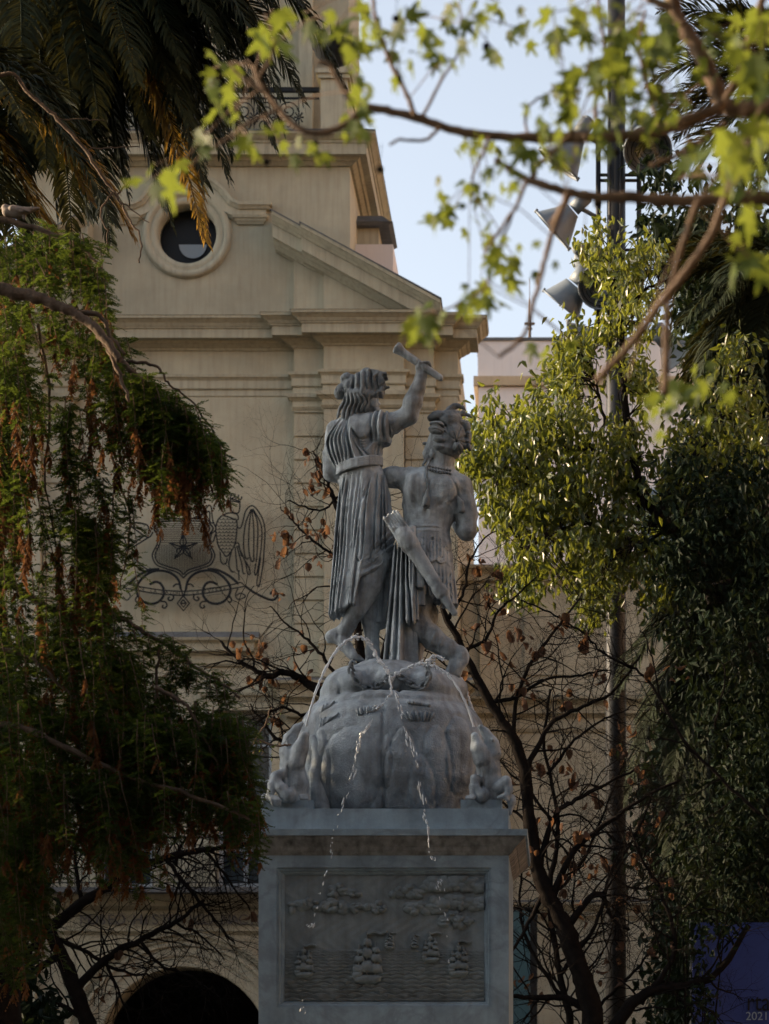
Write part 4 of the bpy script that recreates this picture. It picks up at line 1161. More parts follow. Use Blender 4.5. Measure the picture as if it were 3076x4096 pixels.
def rock_front(u_, v_):
    i_ = int(np.clip((u_ - RC.u[0]) / RC.h, 0, len(RC.u) - 1)); j_ = int(np.clip((v_ - RC.v[0]) / RC.h, 0, len(RC.v) - 1))
    k_ = np.nonzero(RC.D[i_, j_] - RC.H[i_, j_] < 0)[0]
    return float(RC.w[k_[-1]]) if len(k_) else 0.0
rock = part('rock', c.mesh('rock', M['rock'], RY, RW), STAT)
# carved sprigs of leaves and fruit on the rock
def sprig(u_, v_, n_, dx, ru, rv, ang_, tilt=0):
    w0 = 330 if abs(u_ - 1550) < 150 else 290
    cc = Clay((u_ - 100, u_ + 100, v_ - 60, v_ + 60, 150, 460), 3.2)
    for i in range(n_):
        x = u_ + (i - (n_ - 1) / 2) * dx
        dep = rock_front(x, v_ + tilt * (i - (n_ - 1) / 2)) + 8
        cc.ell((x, v_ + tilt * (i - (n_ - 1) / 2), dep - 6 + 4 * (i % 2)), (ru * .72, rv, 15), ang_ + (i - n_ / 2) * 9, .6)
    part('carved_sprig', cc.mesh('carved_sprig', M['rock'], RY, RW), rock)
sprig(1310, 2832, 4, 12, 8, 22, 30, -6); sprig(1318, 2888, 6, 12, 9, 22, 32, -5); sprig(1478, 2860, 7, 13, 9, 19, 12, -2); sprig(1682, 2884, 8, 14, 9, 24, 0, 0); sprig(1680, 2830, 6, 15, 14, 10, 20, 2)
# broken chain: linked rings
path = [(1398, 2634), (1404, 2680), (1430, 2730), (1470, 2752), (1510, 2742), (1545, 2716), (1580, 2702), (1620, 2716), (1660, 2744), (1692, 2746), (1714, 2712), (1704, 2640)]
pp = crom(path, 10); Ls = [0.0]
for a, b in zip(pp, pp[1:]): Ls.append(Ls[-1] + float(np.linalg.norm(b - a)))
s_ = 0.0; kk = 0
while s_ < Ls[-1]:
    u_ = np.interp(s_, Ls, [q[0] for q in pp]); v_ = np.interp(s_, Ls, [q[1] for q in pp])
    u2 = np.interp(min(s_ + 4, Ls[-1]), Ls, [q[0] for q in pp]); v2 = np.interp(min(s_ + 4, Ls[-1]), Ls, [q[1] for q in pp])
    an_ = math.atan2(v2 - v_, u2 - u_)
    dep = rock_front(u_, v_) - 2
    pts = []
    for i in range(15):
        a = 2 * math.pi * i / 14
        l, m_ = 19 * math.cos(a), 11 * math.sin(a)
        ww = dep + 12 + (m_ * .9 if kk % 2 else m_ * .25); mm = m_ * (.4 if kk % 2 else .95)
        U_, V_ = u_ + l * math.cos(an_) - mm * math.sin(an_), v_ + l * math.sin(an_) + mm * math.cos(an_)
        sc = RY / FP
        pts.append(((U_ - CX) * sc, RY - (ww - RW) * sc, EYE + (CY - V_) * sc))
    ch = MB(); ch.tube(pts, .0105, 6, False); part('chain_link', ch.mesh('chain_link', M['statue_dark']), rock); s_ += 25; kk += 1

# ---- caiman spouts
def caiman(name, box, fn, label, Y0, blk):
    root = empty(name, P((blk[0] + blk[1]) / 2, blk[3], Y0 + .1)); tag(root, label, 'spout figure', 'water spouting caimans')
    cc = Clay(box, 3.8); fn(cc); cc.rough(1.0, 24, 12)
    b = part('body', cc.mesh('body', M['statue'], Y0, 0), root)
    q = MB(); x0, x1 = wx(blk[0], Y0), wx(blk[1], Y0); z0, z1 = wz(blk[3], Y0), wz(blk[2], Y0)
    q.box(x0, x1, Y0 + .02, Y0 + .30, z0, z1); part('block', q.mesh('block', M['marble']), root)
    return root, b
def left_c(c):
    c.chain([(1178, 3180, -60, 56), (1176, 3130, -50, 54), (1164, 3060, -40, 47), (1158, 3020, -34, 44)], 14)
    c.chain([(1184, 3044, -14, 38), (1204, 2990, 2, 31), (1219, 2946, 12, 19)], 8)
    c.chain([(1148, 3000, -34, 36), (1158, 2950, -28, 27), (1184, 2910, -22, 17), (1206, 2892, -20, 9)], 8)
    c.chain([(1160, 2990, 6, 8), (1190, 2944, 10, 10), (1214, 2908, 10, 11)], 4, sub=True)
    c.ell((1146, 2964, -2), (7, 6, 6), 0, 3); c.stroke([(1130, 2990), (1152, 2955), (1186, 2920)], 3, -4)
    c.chain([(1140, 3090, -16, 22), (1102, 3104, -2, 19), (1088, 3140, 6, 17), (1080, 3190, 14, 16)], 7)
    c.chain([(1150, 3180, 0, 34), (1122, 3150, 10, 22), (1100, 3110, 0, 17)], 8)
    for i in range(4): c.chain([(1084 + i * 8, 3192, 24, 8), (1092 + i * 10, 3206, 34, 7), (1096 + i * 10, 3230, 36, 4)], 2)
    for i in range(4): c.chain([(1206 + i * 8, 3186, 20, 6), (1208 + i * 9, 3200, 30, 5)], 2)
    c.ell((1057, 3188, -20), (17, 18, 22), 0, 4); c.ell((1052, 3214, -20), (12, 10, 20), 0, 4)
    c.chain([(1238, 2930, -130, 15), (1252, 2960, -128, 19), (1262, 3020, -126, 22), (1252, 3080, -126, 30), (1262, 3150, -130, 36), (1272, 3225, -130, 38)], 12)
    c.stroke([(1154, 3060), (1150, 3110), (1156, 3160)], 5, -7)
def right_c(c):
    c.chain([(1960, 3170, -60, 56), (1960, 3130, -52, 52), (1952, 3066, -42, 46), (1950, 3020, -36, 43)], 14)
    c.chain([(1930, 3034, -14, 38), (1912, 2990, 2, 31), (1901, 2946, 12, 17)], 8)
    c.chain([(1970, 3010, -34, 36), (1966, 2970, -28, 29), (1942, 2928, -20, 18), (1922, 2906, -14, 11)], 8)
    c.chain([(1960, 2990, 10, 8), (1934, 2948, 14, 10), (1912, 2918, 12, 12)], 4, sub=True)
    c.ell((1970, 2960, 2), (7, 6, 6), 0, 3); c.ell((1993, 3013, -20), (4, 4, 8), 0, 2, True)
    c.chain([(1916, 3120, -10, 22), (1898, 3116, 0, 17), (1890, 3150, 4, 13), (1890, 3188, 10, 11)], 6)
    c.chain([(1926, 3180, -6, 32), (1906, 3150, 0, 20)], 8)
    for i in range(4): c.chain([(1870 + i * 9, 3188, 18, 6), (1866 + i * 9, 3198, 28, 5)], 2)
    c.chain([(1996, 3150, -10, 24), (2024, 3124, -4, 21), (2036, 3160, 0, 16), (2030, 3182, 2, 15)], 7)
    c.ell((2014, 3116, 16), (4, 4, 6), 0, 2, True)
    c.ell((2046, 3200, -16), (19, 26, 22), 10, 5); c.chain([(2046, 3210, -16, 14), (2040, 3250, -16, 8)], 6)
    c.chain([(1996, 3190, 4, 8), (2016, 3186, 12, 9), (2030, 3200, 10, 8)], 4)
    c.stroke([(1924, 3060), (1922, 3130), (1930, 3170)], 5, -6)
CYL = 17.80
spL, _ = caiman('caiman_spout', (1024, 1330, 2870, 3250, -180, 80), left_c, 'stone caiman with open jaws spouting water at the left corner of the pedestal', CYL, (1055, 1250, 3199, 3240))
spR, _ = caiman('caiman_spout', (1846, 2090, 2880, 3262, -130, 80), right_c, 'stone caiman with open jaws spouting water at the right corner of the pedestal', CYL, (1842, 2006, 3197, 3240))

# ---------------------------------------------------------------- pedestal
PY = 17.685; PH = .915; PXC = wx(1534.5, PY)
ped = empty('pedestal', (PXC, PY + PH, 0)); tag(ped, 'square veined marble pedestal with carved sea battle panel and moulded cornice', 'pedestal')
zP = lambda sy, Y=PY: wz(sy, Y)
# panel opening on the front of the shaft
px0, px1, pz0, pz1 = wx(1107, PY) - PXC, wx(1964, PY) - PXC, zP(4030), zP(3470)
q = MB(); zt_ = zP(3404)
F0 = -PH
for (a, b, c0, c1) in ((-PH, px0, .9, zt_), (px1, PH, .9, zt_), (px0, px1, pz1, zt_), (px0, px1, .9, pz0)):
    q.add([(a, F0, c0), (b, F0, c0), (b, F0, c1), (a, F0, c1)], [(0, 1, 2, 3)])
for s in (-1, 1): q.add([(s * PH, F0, .9), (s * PH, PH, .9), (s * PH, PH, zt_), (s * PH, F0, zt_)], [(0, 1, 2, 3)])
q.add([(-PH, PH, .9), (PH, PH, .9), (PH, PH, zt_), (-PH, PH, zt_)], [(0, 1, 2, 3)])
q.build('shaft', M['marble'], ped)
# stepped frame going in
fr = MB()
def rect_ring(mb, a, b, ya, yb):
    """a, b: (x0,x1,z0,z1) outer and inner rectangles at depths ya, yb"""
    A = [(a[0], ya, a[2]), (a[1], ya, a[2]), (a[1], ya, a[3]), (a[0], ya, a[3])]; B = [(b[0], yb, b[2]), (b[1], yb, b[2]), (b[1], yb, b[3]), (b[0], yb, b[3])]
    mb.add(A + B, [(i, (i + 1) % 4, (i + 1) % 4 + 4, i + 4) for i in range(4)])
def inset(r, d): return (r[0] + d, r[1] - d, r[2] + d, r[3] - d)
r0 = (px0, px1, pz0, pz1)
y = F0
for d0, d1, y0_, y1_ in ((0, .0, 0, .014), (0, .016, .014, .014), (.016, .026, .014, .036), (.026, .036, .036, .036), (.036, .052, .036, .06)):
    rect_ring(fr, inset(r0, d0), inset(r0, d1), F0 + y0_, F0 + y1_)
fr.build('panel_frame', M['marble'], ped)
ri = inset(r0, .052)
# relief: height field of clouds, ships and waves
gu = np.linspace(ri[0], ri[1], 400); gz = np.linspace(ri[2], ri[3], 340)
su = (gu + PXC) / PY * FP + CX; sv = CY - (gz - EYE) / PY * FP
U, V = np.meshgrid(su, sv, indexing='ij')
Hh = np.zeros_like(U)
def blob(u_, v_, ru, rv, am, p=2.0):
    q_ = ((U - u_) / ru) ** 2 + ((V - v_) / rv) ** 2
    np.maximum(Hh, np.where(q_ < 1, am * (1 - q_) ** (1 / p), 0), out=Hh)
rnd = random.Random(3)
for x0, x1, yb, n_, r_ in ((1160, 1400, 3632, 44, 17), (1400, 1540, 3636, 22, 14), (1560, 1690, 3575, 26, 18), (1620, 1770, 3640, 34, 19), (1690, 1930, 3545, 60, 24), (1720, 1930, 3620, 54, 22), (1750, 1880, 3690, 24, 18), (1310, 1430, 3572, 14, 17)):
    for i in range(n_):
        t_ = rnd.random(); arch = 22 * math.sin(math.pi * t_)
        blob(x0 + (x1 - x0) * t_, yb + rnd.uniform(-18, 12) - arch * rnd.random(), r_ * rnd.uniform(.6, 1.25), r_ * rnd.uniform(.5, 1.0), .022 * rnd.uniform(.55, 1.2))
sea = np.clip((V - 3795) / 215, 0, 1)
row = 215 / 14 * np.log((9 + 14 * sea) / 9)
wl_ = 26 + 30 * np.floor(row) / 9
ph = row + .42 * np.abs(np.sin(U * math.pi / wl_ + 2.1 * np.floor(row))) + .12 * np.sin(U / 37 + row)
Hh += np.where(V > 3797, (.004 + .012 * sea) * (1 - (ph % 1.0)) ** .8, 0)
def sblob(u_, v_, ru, rv, am, e=5.0, sl=0.0, tp=0.0):
    y_ = (V - v_) / rv
    q_ = np.abs((U - u_ - sl * (V - v_)) / (ru * (1 + tp * y_))) ** e + np.abs(y_) ** e
    np.maximum(Hh, np.where(q_ < 1, am * (1 - q_) ** .35 * (.75 + .25 * np.cos(y_ * 1.4)), 0), out=Hh)
def ship(u_, v_, sc_):
    sblob(u_, v_ - 4 * sc_, 54 * sc_, 17 * sc_, .030, 4, .0, -.22); sblob(u_ - 36 * sc_, v_ - 20 * sc_, 20 * sc_, 14 * sc_, .030, 4); sblob(u_ + 58 * sc_, v_ - 24 * sc_, 24 * sc_, 4 * sc_, .016, 2, -1.2)
    for mx, hgt in ((-32, 112), (-1, 160), (30, 122)):
        zz = 24.0
        for k, (hh, wd_) in enumerate(((.34, 25), (.28, 20), (.2, 14))):
            h_ = hgt * hh; sblob(u_ + mx * sc_ + 3 * sc_, v_ - (zz + h_ / 2) * sc_, wd_ * sc_, h_ * .46 * sc_, .028 - .003 * k, 4, .10, .16); zz += h_ * 1.06
        np.maximum(Hh, np.where((np.abs(U - u_ - mx * sc_) < 2.6) & (V < v_) & (V > v_ - (hgt + 26) * sc_), .019, 0), out=Hh)
    np.maximum(Hh, np.where((np.abs(V - (v_ - 182 * sc_) - 3 * np.sin(U / 8)) < 5 * sc_) & (U > u_) & (U < u_ + 74 * sc_), .018, 0), out=Hh)
ship(1212, 3900, .66); ship(1466, 3920, 1.05); ship(1720, 3840, .60); ship(1832, 3895, .72); ship(1556, 3790, .34); ship(1655, 3785, .26)
Hh += np.array([[0.0]]) + .0015 * np.sin(U / 9.0 + 3 * np.sin(V / 31)) * np.sin(V / 11.0)
nu, nv = U.shape
Vv = np.stack([np.repeat(gu, nv), F0 + .062 - 1.7 * Hh.ravel(), np.tile(gz, nu)], 1)
ii = np.arange(nu * nv).reshape(nu, nv)
Fq = np.stack([ii[:-1, :-1].ravel(), ii[1:, :-1].ravel(), ii[1:, 1:].ravel(), ii[:-1, 1:].ravel()], 1)
rp_ = mobj('relief_panel', np_mesh('relief_panel', Vv, Fq, M['relief']), ped)
tag(rp_, 'low relief of sailing ships on rippled sea under clouds')
def ring_box(mb, h0, h1, z0, z1): mb.frust(-h0, h0, -h0, h0, z0, -h1, h1, -h1, h1, z1)
q = MB(); zc_ = zP(3342, 17.56)
ring_box(q, PH + .135, PH + .14, zc_, zP(3316, 17.55)); q.build('cornice_slab', M['marble'], ped)
q = MB(); z = zc_
for h, p1, p0 in ((.018, .12, .115), (.05, .112, .06), (.035, .055, .03), (.028, .034, .002)):
    ring_box(q, PH + p0, PH + p1, z - h, z - .0005); z -= h
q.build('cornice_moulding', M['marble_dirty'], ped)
q = MB(); hp = PH - .002; ring_box(q, hp, hp, zP(3316, 17.55) + .001, zP(3234)); q.build('plinth', M['marble'], ped)
q = MB(); ring_box(q, PH + .10, PH + .02, .75, .9); ring_box(q, PH + .16, PH + .16, .45, .749); q.build('base', M['marble'], ped)
fb = MB(); fb.lathe([(3.0, .002), (3.0, .5), (2.95, .55), (2.7, .55), (2.65, .5), (2.65, .1), (0.01, .1)], (0, 0, 0), (0, 0, 1), 48)
o = fb.build('fountain_basin', M['marble'], None, (PXC, PY + PH, 0)); tag(o, 'round low stone basin of the fountain below the pedestal', 'basin')
# ---------------------------------------------------------------- iron coat of arms on the facade
EY = 44.80
def ep(zx, zy, w=0.0): return P(400 + zx * .5057, 1900 + zy * .5057, EY - w)
arms = empty('coat_of_arms', ep(660, 1076)); tag(arms, 'black wrought iron coat of arms with shield, crowned bird and motto ribbon on the wall', 'emblem')
def iron(name, lines, r=.0105, closed=False, k=5, w=0.0, parent=None):
    mb = MB()
    for l in lines:
        pts = crom(l, k, closed) if len(l) > 2 and k > 1 else l
        mb.tube([ep(p[0], p[1], w) for p in pts], r * 1.3, 5)
    return part(name, mb.mesh(name, M['iron']), parent or arms)
AX = 660
def mir(l): return [(2 * AX - x, y) for x, y in l]
sh_r = [(660, 348), (745, 345), (845, 352), (872, 390), (895, 425), (862, 480), (868, 545), (900, 610), (905, 650), (872, 710), (790, 742), (705, 772), (660, 815)]
sh_i = [(660, 366), (740, 363), (835, 370), (852, 398), (868, 425), (842, 475), (848, 545), (880, 612), (884, 648), (856, 696), (780, 726), (700, 752), (660, 788)]
shield = iron('shield', [sh_r, mir(sh_r), sh_i, mir(sh_i)], .012)
def half(zy): return np.interp(zy, [q[1] for q in sh_i[3:]], [q[0] - AX for q in sh_i[3:]])
iron('shield_bars', [[(AX - half(max(y, 425)), y), (AX + half(max(y, 425)), y)] for y in range(384, 546, 15)] +
     [[(x, 548), (x, float(np.interp(abs(x - AX), [0, 40, 120, 196, 224], [788, 752, 726, 690, 640])))] for x in range(446, 880, 13)], .0052, k=1, parent=shield)
st = []
for i in range(10):
    a = -math.pi / 2 + i * math.pi / 5; r = 118 if i % 2 == 0 else 46
    st.append((658 + r * math.cos(a), 572 + r * .95 * math.sin(a)))
iron('star', [st + [st[0]]] + [[(658, 572), st[i]] for i in range(10)], .0125, k=1, w=.02, parent=shield)
bird = iron('bird', [
    [(1025, 210), (1030, 245), (1045, 290), (1090, 300), (1105, 260), (1105, 215)], [(1025, 210), (985, 205), (965, 235), (970, 254), (985, 236), (1025, 240)],
    [(970, 320), (1020, 300), (1080, 310), (1095, 340), (1080, 355), (1010, 330), (970, 320)],
    [(965, 320), (930, 360), (915, 420), (920, 480), (935, 560), (970, 610), (1000, 645), (1040, 600), (1070, 540), (1080, 460), (1085, 400), (1080, 352)],
    [(1085, 410), (1110, 420), (1130, 370), (1150, 290), (1185, 248), (1220, 250), (1260, 300), (1290, 360), (1305, 440), (1300, 560), (1290, 700), (1275, 800), (1262, 872), (1250, 882), (1241, 850), (1255, 760), (1270, 650)],
    [(1195, 270), (1152, 380), (1135, 520), (1145, 640), (1162, 664), (1176, 655)], [(1198, 270), (1180, 400), (1175, 560), (1188, 660), (1205, 685), (1218, 670)],
    [(1202, 270), (1215, 420), (1215, 600), (1218, 680)], [(1206, 270), (1245, 380), (1245, 560), (1235, 690)], [(1210, 268), (1275, 400), (1275, 560), (1255, 700), (1236, 786), (1222, 776), (1232, 700)],
    [(1060, 548), (1095, 540), (1108, 600), (1122, 645)], [(1040, 600), (1018, 700), (1038, 762), (1066, 764)], [(1068, 570), (1080, 700), (1086, 752), (1106, 760)], [(1080, 560), (1120, 700), (1130, 772), (1150, 778)],
    [(1092, 560), (1150, 690), (1165, 776), (1186, 782), (1180, 740), (1150, 680)], [(950, 610), (955, 680), (980, 706), (1000, 690), (1005, 660)], [(1095, 752), (1100, 832)],
    [(915, 412), (895, 370), (885, 300), (880, 255), (862, 240), (840, 262), (800, 310), (735, 342)], [(905, 380), (870, 372), (868, 300), (850, 290), (770, 340)], [(912, 440), (880, 470), (875, 520), (895, 525), (912, 470)]])
sc_l = []
for row in range(11):
    y = 340 + row * 26
    l, r = np.interp(y, [340, 420, 480, 560, 640], [945, 917, 922, 938, 985]), np.interp(y, [340, 400, 460, 540, 600, 640], [1070, 1083, 1078, 1066, 1040, 1008])
    n_ = max(1, int((r - l) / 26)); st_ = (r - l) / n_
    for i in range(n_):
        cx_ = l + st_ * (i + .5)
        sc_l.append([(cx_ + st_ * .5 * math.cos(a), y + 14 * math.sin(a)) for a in (0, .6, 1.2, 1.8, 2.5, 3.14)])
iron('feathers', sc_l, .0055, k=2, parent=bird)
iron('crown', [[(1030, 205), (1035, 160)], [(1036, 190), (1066, 172), (1068, 160)], [(1068, 185), (1092, 178), (1095, 166)], [(1092, 190), (1112, 195), (1120, 178)], [(1030, 190), (1070, 196), (1112, 212)], [(1028, 206), (1070, 210), (1110, 222)]] + [[(x, y), (x + 1, y - 14)] for x, y in ((1039, 160), (1068, 162), (1095, 170), (1121, 184))], .011, k=2, parent=bird)
iron('deer', [[(120, 505), (180, 470), (235, 410), (252, 380)], [(245, 405), (350, 480), (392, 490), (420, 450)], [(210, 568), (300, 515), (350, 480)], [(205, 605), (390, 490)], [(180, 480), (205, 540), (205, 605), (190, 650), (165, 690)], [(260, 590), (265, 640), (300, 690), (372, 745), (398, 738), (388, 760), (345, 762)], [(190, 680), (220, 715), (270, 715), (345, 762)], [(252, 380), (300, 378), (372, 395), (385, 430)], [(150, 240), (190, 235), (205, 290), (190, 340), (220, 350)], [(130, 290), (180, 290), (200, 320)]], .011)
lo_l = [(640, 905), (622, 832), (562, 776), (480, 756), (400, 770), (330, 822), (290, 890), (300, 950), (340, 1000), (400, 1020), (460, 1005), (500, 960), (505, 910), (482, 862), (440, 846), (392, 866)]
out_l = [(225, 862), (300, 798), (390, 752), (470, 744)]
iron('scroll_base', [lo_l, mir(lo_l), out_l, mir(out_l)], .019)
sm = [[(578, 885), (600, 864), (630, 870), (642, 905), (655, 950)], [(572, 945), (582, 968), (566, 990), (545, 990), (538, 975), (553, 962)], [(298, 955), (280, 985), (290, 1006), (310, 998)], [(480, 1000), (515, 1003), (530, 1030), (515, 1052), (494, 1046), (500, 1028)]]
for l in sm + [mir(l) for l in sm]: iron('scroll', [l], .012)
iron('pendant', [[(658, 955), (612, 1015), (660, 1075), (708, 1015), (658, 955)], [(658, 985), (636, 1015), (660, 1046), (684, 1015), (658, 985)], [(646, 1015), (674, 1015)]], .012, k=1)
iron('tail_scroll', [[(1150, 880), (1220, 930), (1300, 970), (1360, 988), (1395, 970), (1400, 940), (1380, 920), (1355, 930), (1352, 946)]], .018)
ru = [(215, 860), (300, 880), (400, 898), (500, 912), (600, 918), (660, 920), (760, 914), (860, 900), (960, 884), (1060, 864), (1110, 850), (1150, 880)]
rl_ = [(180, 890), (280, 910), (400, 932), (520, 945), (620, 952), (700, 950), (800, 940), (900, 925), (1000, 908), (1150, 880)]
ribbon = iron('ribbon', [ru, rl_, [(215, 860), (180, 890)], [(1092, 896), (1070, 950), (1095, 985), (1150, 960), (1110, 935), (1080, 955)], [(205, 905), (240, 955), (212, 990), (180, 960)]], .0095)
word = 'POR LA RAZON O LA FVERZA'
for i, ch_ in enumerate(word):
    if ch_ == ' ': continue
    u_ = (i + .5) / len(word); zx = 268 + (1002 - 268) * u_
    zy = float(np.interp(zx, [268, 440, 600, 660, 780, 1002], [907, 932, 947, 948, 940, 911]))
    me = text_mesh(ch_, .088, M['iron'], .004)
    xs = [v.co.x for v in me.vertices]; cm = (min(xs) + max(xs)) / 2
    o_ = mobj('letter', me, ribbon); pz = ep(zx, zy, .005)
    rot = Matrix.Rotation(float(np.interp(zx, [268, 600, 660, 1002], [.13, .05, 0, -.13])), 4, 'Y') @ Matrix.Rotation(math.radians(90), 4, 'X')
    me.transform(Matrix.Translation(pz) @ rot @ Matrix.Translation((-cm, 0, 0)))

# ---------------------------------------------------------------- floodlight mast
MY = 33.0
mast = empty('floodlight_mast', (wx(2463, MY), MY, 0)); tag(mast, 'tall dark steel mast with clustered grey floodlights right of the statue', 'lamp mast')
px_m = MY / FP
mb = MB(); mb.tube([(wx(2463, MY), MY, 0), (wx(2463, MY), MY, 9), (wx(2466, MY), MY, 17.5)], [.142, .140, .118], 24); part('pole', mb.mesh('pole', M['steel']), mast)
mb = MB()
for sx in (2393, 2556):
    mb.tube([P(sx, 1350, MY), P(sx, 480, MY)], .034, 8)
for sy in (570, 700, 722, 1000, 1240, 1292):
    mb.tube([P(2393, sy, MY), P(2556, sy, MY)], .022, 6)
mb.tube([P(2440, 1400, MY - .16), P(2438, 300, MY - .16)], .018, 6); mb.tube([P(2480, 1400, MY - .16), P(2482, 300, MY - .16)], .012, 6)
part('ladder_frame', mb.mesh('ladder_frame', M['steel']), mast)
def lamp(back, rim, rb, rr, dyb, dyr, box_, arm, rings=False):
    """back/rim: photo pixel centres of the rear and the opening, dy their offsets towards the viewer"""
    a = P(*back, MY - dyb); b = P(*rim, MY - dyr); d = (b - a); L_ = d.length; d.normalize()
    rb *= px_m * 1.05; rr *= px_m * 1.1
    m_ = MB()
    m_.lathe([(.001, 0), (rb, 0), (rb * 1.05, L_ * .06), (rb + (rr - rb) * .42, L_ * .42), (rb + (rr - rb) * .9, L_ * .88), (rr * 1.0, L_ * .93), (rr * 1.03, L_ * .94), (rr * 1.03, L_), (rr * .97, L_), (rr * .95, L_ * .94)], a, d, 28)
    for i in range(4):
        th = i * math.pi / 2 + .5; o1 = d.orthogonal().normalized(); o2 = d.cross(o1)
        c0 = a + d * (L_ * .95) + (o1 * math.cos(th) + o2 * math.sin(th)) * rr * 1.03
        m_.tube([c0 - d * .03, c0 + d * .03], .018, 6)
    f = part('floodlight', m_.mesh('floodlight', M['lampgrey']), mast)
    m_ = MB(); m_.lathe([(.001, L_ * .45), (rr * .55, L_ * .5), (rr * .94, L_ * .92)], a, d, 24); 
    g_ = MB(); part('reflector', m_.mesh('reflector', M['lampin']), f)
    m_ = MB()
    for k in range(1, 6): 
        prof_r = rr * .94 * k / 5.5
        o1 = d.orthogonal().normalized(); o2 = d.cross(o1); ctr = a + d * L_ * .93
        m_.tube([ctr + (o1 * math.cos(t * math.pi / 9) + o2 * math.sin(t * math.pi / 9)) * prof_r for t in range(19)], .007, 4, False)
    part('louvre_rings', m_.mesh('louvre_rings', M['steel']), f)
    q_ = MB(); ctr = a - d * .10; o1 = d.orthogonal().normalized()
    q_.tube([a - d * .26, a - d * .02], rb * .85, 10); q_.tube([a - d * .26, a - d * .30], [rb * .85, rb * .5], 10); part('gear_box', q_.mesh('gear_box', M['lampgrey']), f)
    q_ = MB(); q_.tube([a - d * .08 , P(*arm, MY)], .03, 6); part('bracket', q_.mesh('bracket', M['lampgrey']), f)
lamp((2290, 842), (2207, 924), 32, 86, .22, .14, None, (2393, 872))
lamp((2303, 1145), (2244, 1224), 46, 80, .2, .12, None, (2393, 1180))
lamp((2420, 1118), (2397, 1150), 40, 76, .05, .5, None, (2393, 1100))
lamp((2380, 1350), (2292, 1376), 40, 80, .12, .05, None, (2440, 1352))
lamp((2672, 1372), (2716, 1424), 40, 80, .12, .02, None, (2556, 1350))
lamp((2690, 1100), (2770, 1160), 34, 74, -.10, -.05, None, (2556, 1100))
lamp((2310, 548), (2232, 662), 34, 84, .1, .02, None, (2393, 570))
lamp((2570, 545), (2592, 604), 46, 86, .0, .42, None, (2556, 570))
lamp((2330, 1010), (2360, 1040), 30, 60, -.5, -.9, None, (2393, 1000))

# ---------------------------------------------------------------- water jets of the fountain
wm = bpy.data.materials.new('falling_water'); wm.use_nodes = True
wb_ = wm.node_tree.nodes['Principled BSDF']
wb_.inputs['Base Color'].default_value = (.9, .95, 1, 1); wb_.inputs['Roughness'].default_value = .12; wb_.inputs['IOR'].default_value = 1.33
wb_.inputs['Transmission Weight'].default_value = .4; wb_.inputs['Specular IOR Level'].default_value = .8
def jet(label, pts, r0, r1, seed):
    """pts: (sx, sy, Y): a smooth cord of water that thickens and wavers towards its end"""
    rnd = random.Random(seed)
    p = [np.array(q) for q in crom(pts, 16)]
    mb = MB(); run = []; rad = []; n_ = len(p)
    f1, f2 = rnd.uniform(.35, .5), rnd.uniform(.8, 1.1)
    for i, q in enumerate(p):
        t = i / (n_ - 1)
        wv = math.sin(i * f1 + seed) * .5 + math.sin(i * f2) * .35
        rad.append((r0 + (r1 - r0) * t) * (1 + (.2 + .6 * t) * wv))
        run.append(P(q[0] + 3.0 * t * math.sin(i * .55 + seed), q[1] + 2.4 * t * math.cos(i * .47), q[2]))
    mb.tube(run, rad, 8)
    o_ = mb.build('water_jet', wm); return tag(o_, label, 'water jet', 'jets of the fountain')
jet('water jet arching from the left caiman up over the rock', [(1224, 2905, 17.82), (1240, 2845, 17.80), (1262, 2770, 17.80), (1292, 2696, 17.80), (1328, 2628, 17.82), (1368, 2578, 17.85), (1408, 2552, 17.88), (1440, 2548, 17.9), (1466, 2562, 17.92), (1490, 2592, 17.94), (1508, 2630, 17.94), (1532, 2660, 17.93), (1554, 2692, 17.9)], .008, .012, 1)
jet('water jet arching from the right caiman leftwards over the rock', [(1896, 2910, 17.80), (1874, 2840, 17.80), (1842, 2770, 17.80), (1806, 2715, 17.82), (1768, 2680, 17.84), (1728, 2660, 17.86), (1690, 2652, 17.87), (1650, 2664, 17.88), (1612, 2682, 17.88), (1580, 2700, 17.88), (1556, 2724, 17.86)], .008, .0115, 2)
jet('bright sunlit water jet rising behind the right caiman', [(1900, 2868, 18.9), (1880, 2810, 18.88), (1862, 2758, 18.86), (1842, 2716, 18.85), (1826, 2692, 18.84)], .010, .014, 3)
jet('short bright splash of water beside the warrior foot', [(1772, 2640, 17.95), (1752, 2626, 17.95), (1728, 2630, 17.94), (1712, 2648, 17.93)], .012, .015, 4)
jet('short vertical strand of water below the meeting jets', [(1560, 2726, 17.84), (1566, 2752, 17.82), (1562, 2786, 17.80)], .010, .005, 7)
mb = MB(); rnd = random.Random(9)
def streaks(l, n_, Y0_, Y1_, la=.02, lb=.07, sp=5):
    """falling water broken into long drops along a path"""
    q = crom(l, 10); m_ = len(q)
    for i in range(n_):
        t = rnd.random(); k_ = min(int(t * (m_ - 1)), m_ - 2); a_, b_ = q[k_], q[k_ + 1]
        Yq = Y0_ + (Y1_ - Y0_) * t
        c0 = P(a_[0] + rnd.gauss(0, sp), a_[1] + rnd.gauss(0, 6), Yq); d_ = (P(b_[0], b_[1], Yq) - P(a_[0], a_[1], Yq)).normalized(); ln = rnd.uniform(la, lb); r_ = rnd.uniform(.0035, .0075)
        pts_ = [c0 + d_ * ln * f + Vector((rnd.gauss(0, .0015), 0, 0)) for f in (0, .25, .55, .8, 1)]
        mb.tube(pts_, [.0012, r_ * .7, r_, r_ * .8, .0012], 6)
streaks([(1562, 2780), (1540, 2810), (1506, 2836), (1488, 2880), (1472, 2903), (1446, 2940), (1432, 3010), (1420, 3080), (1390, 3160), (1368, 3232)], 44, 17.74, 17.46)
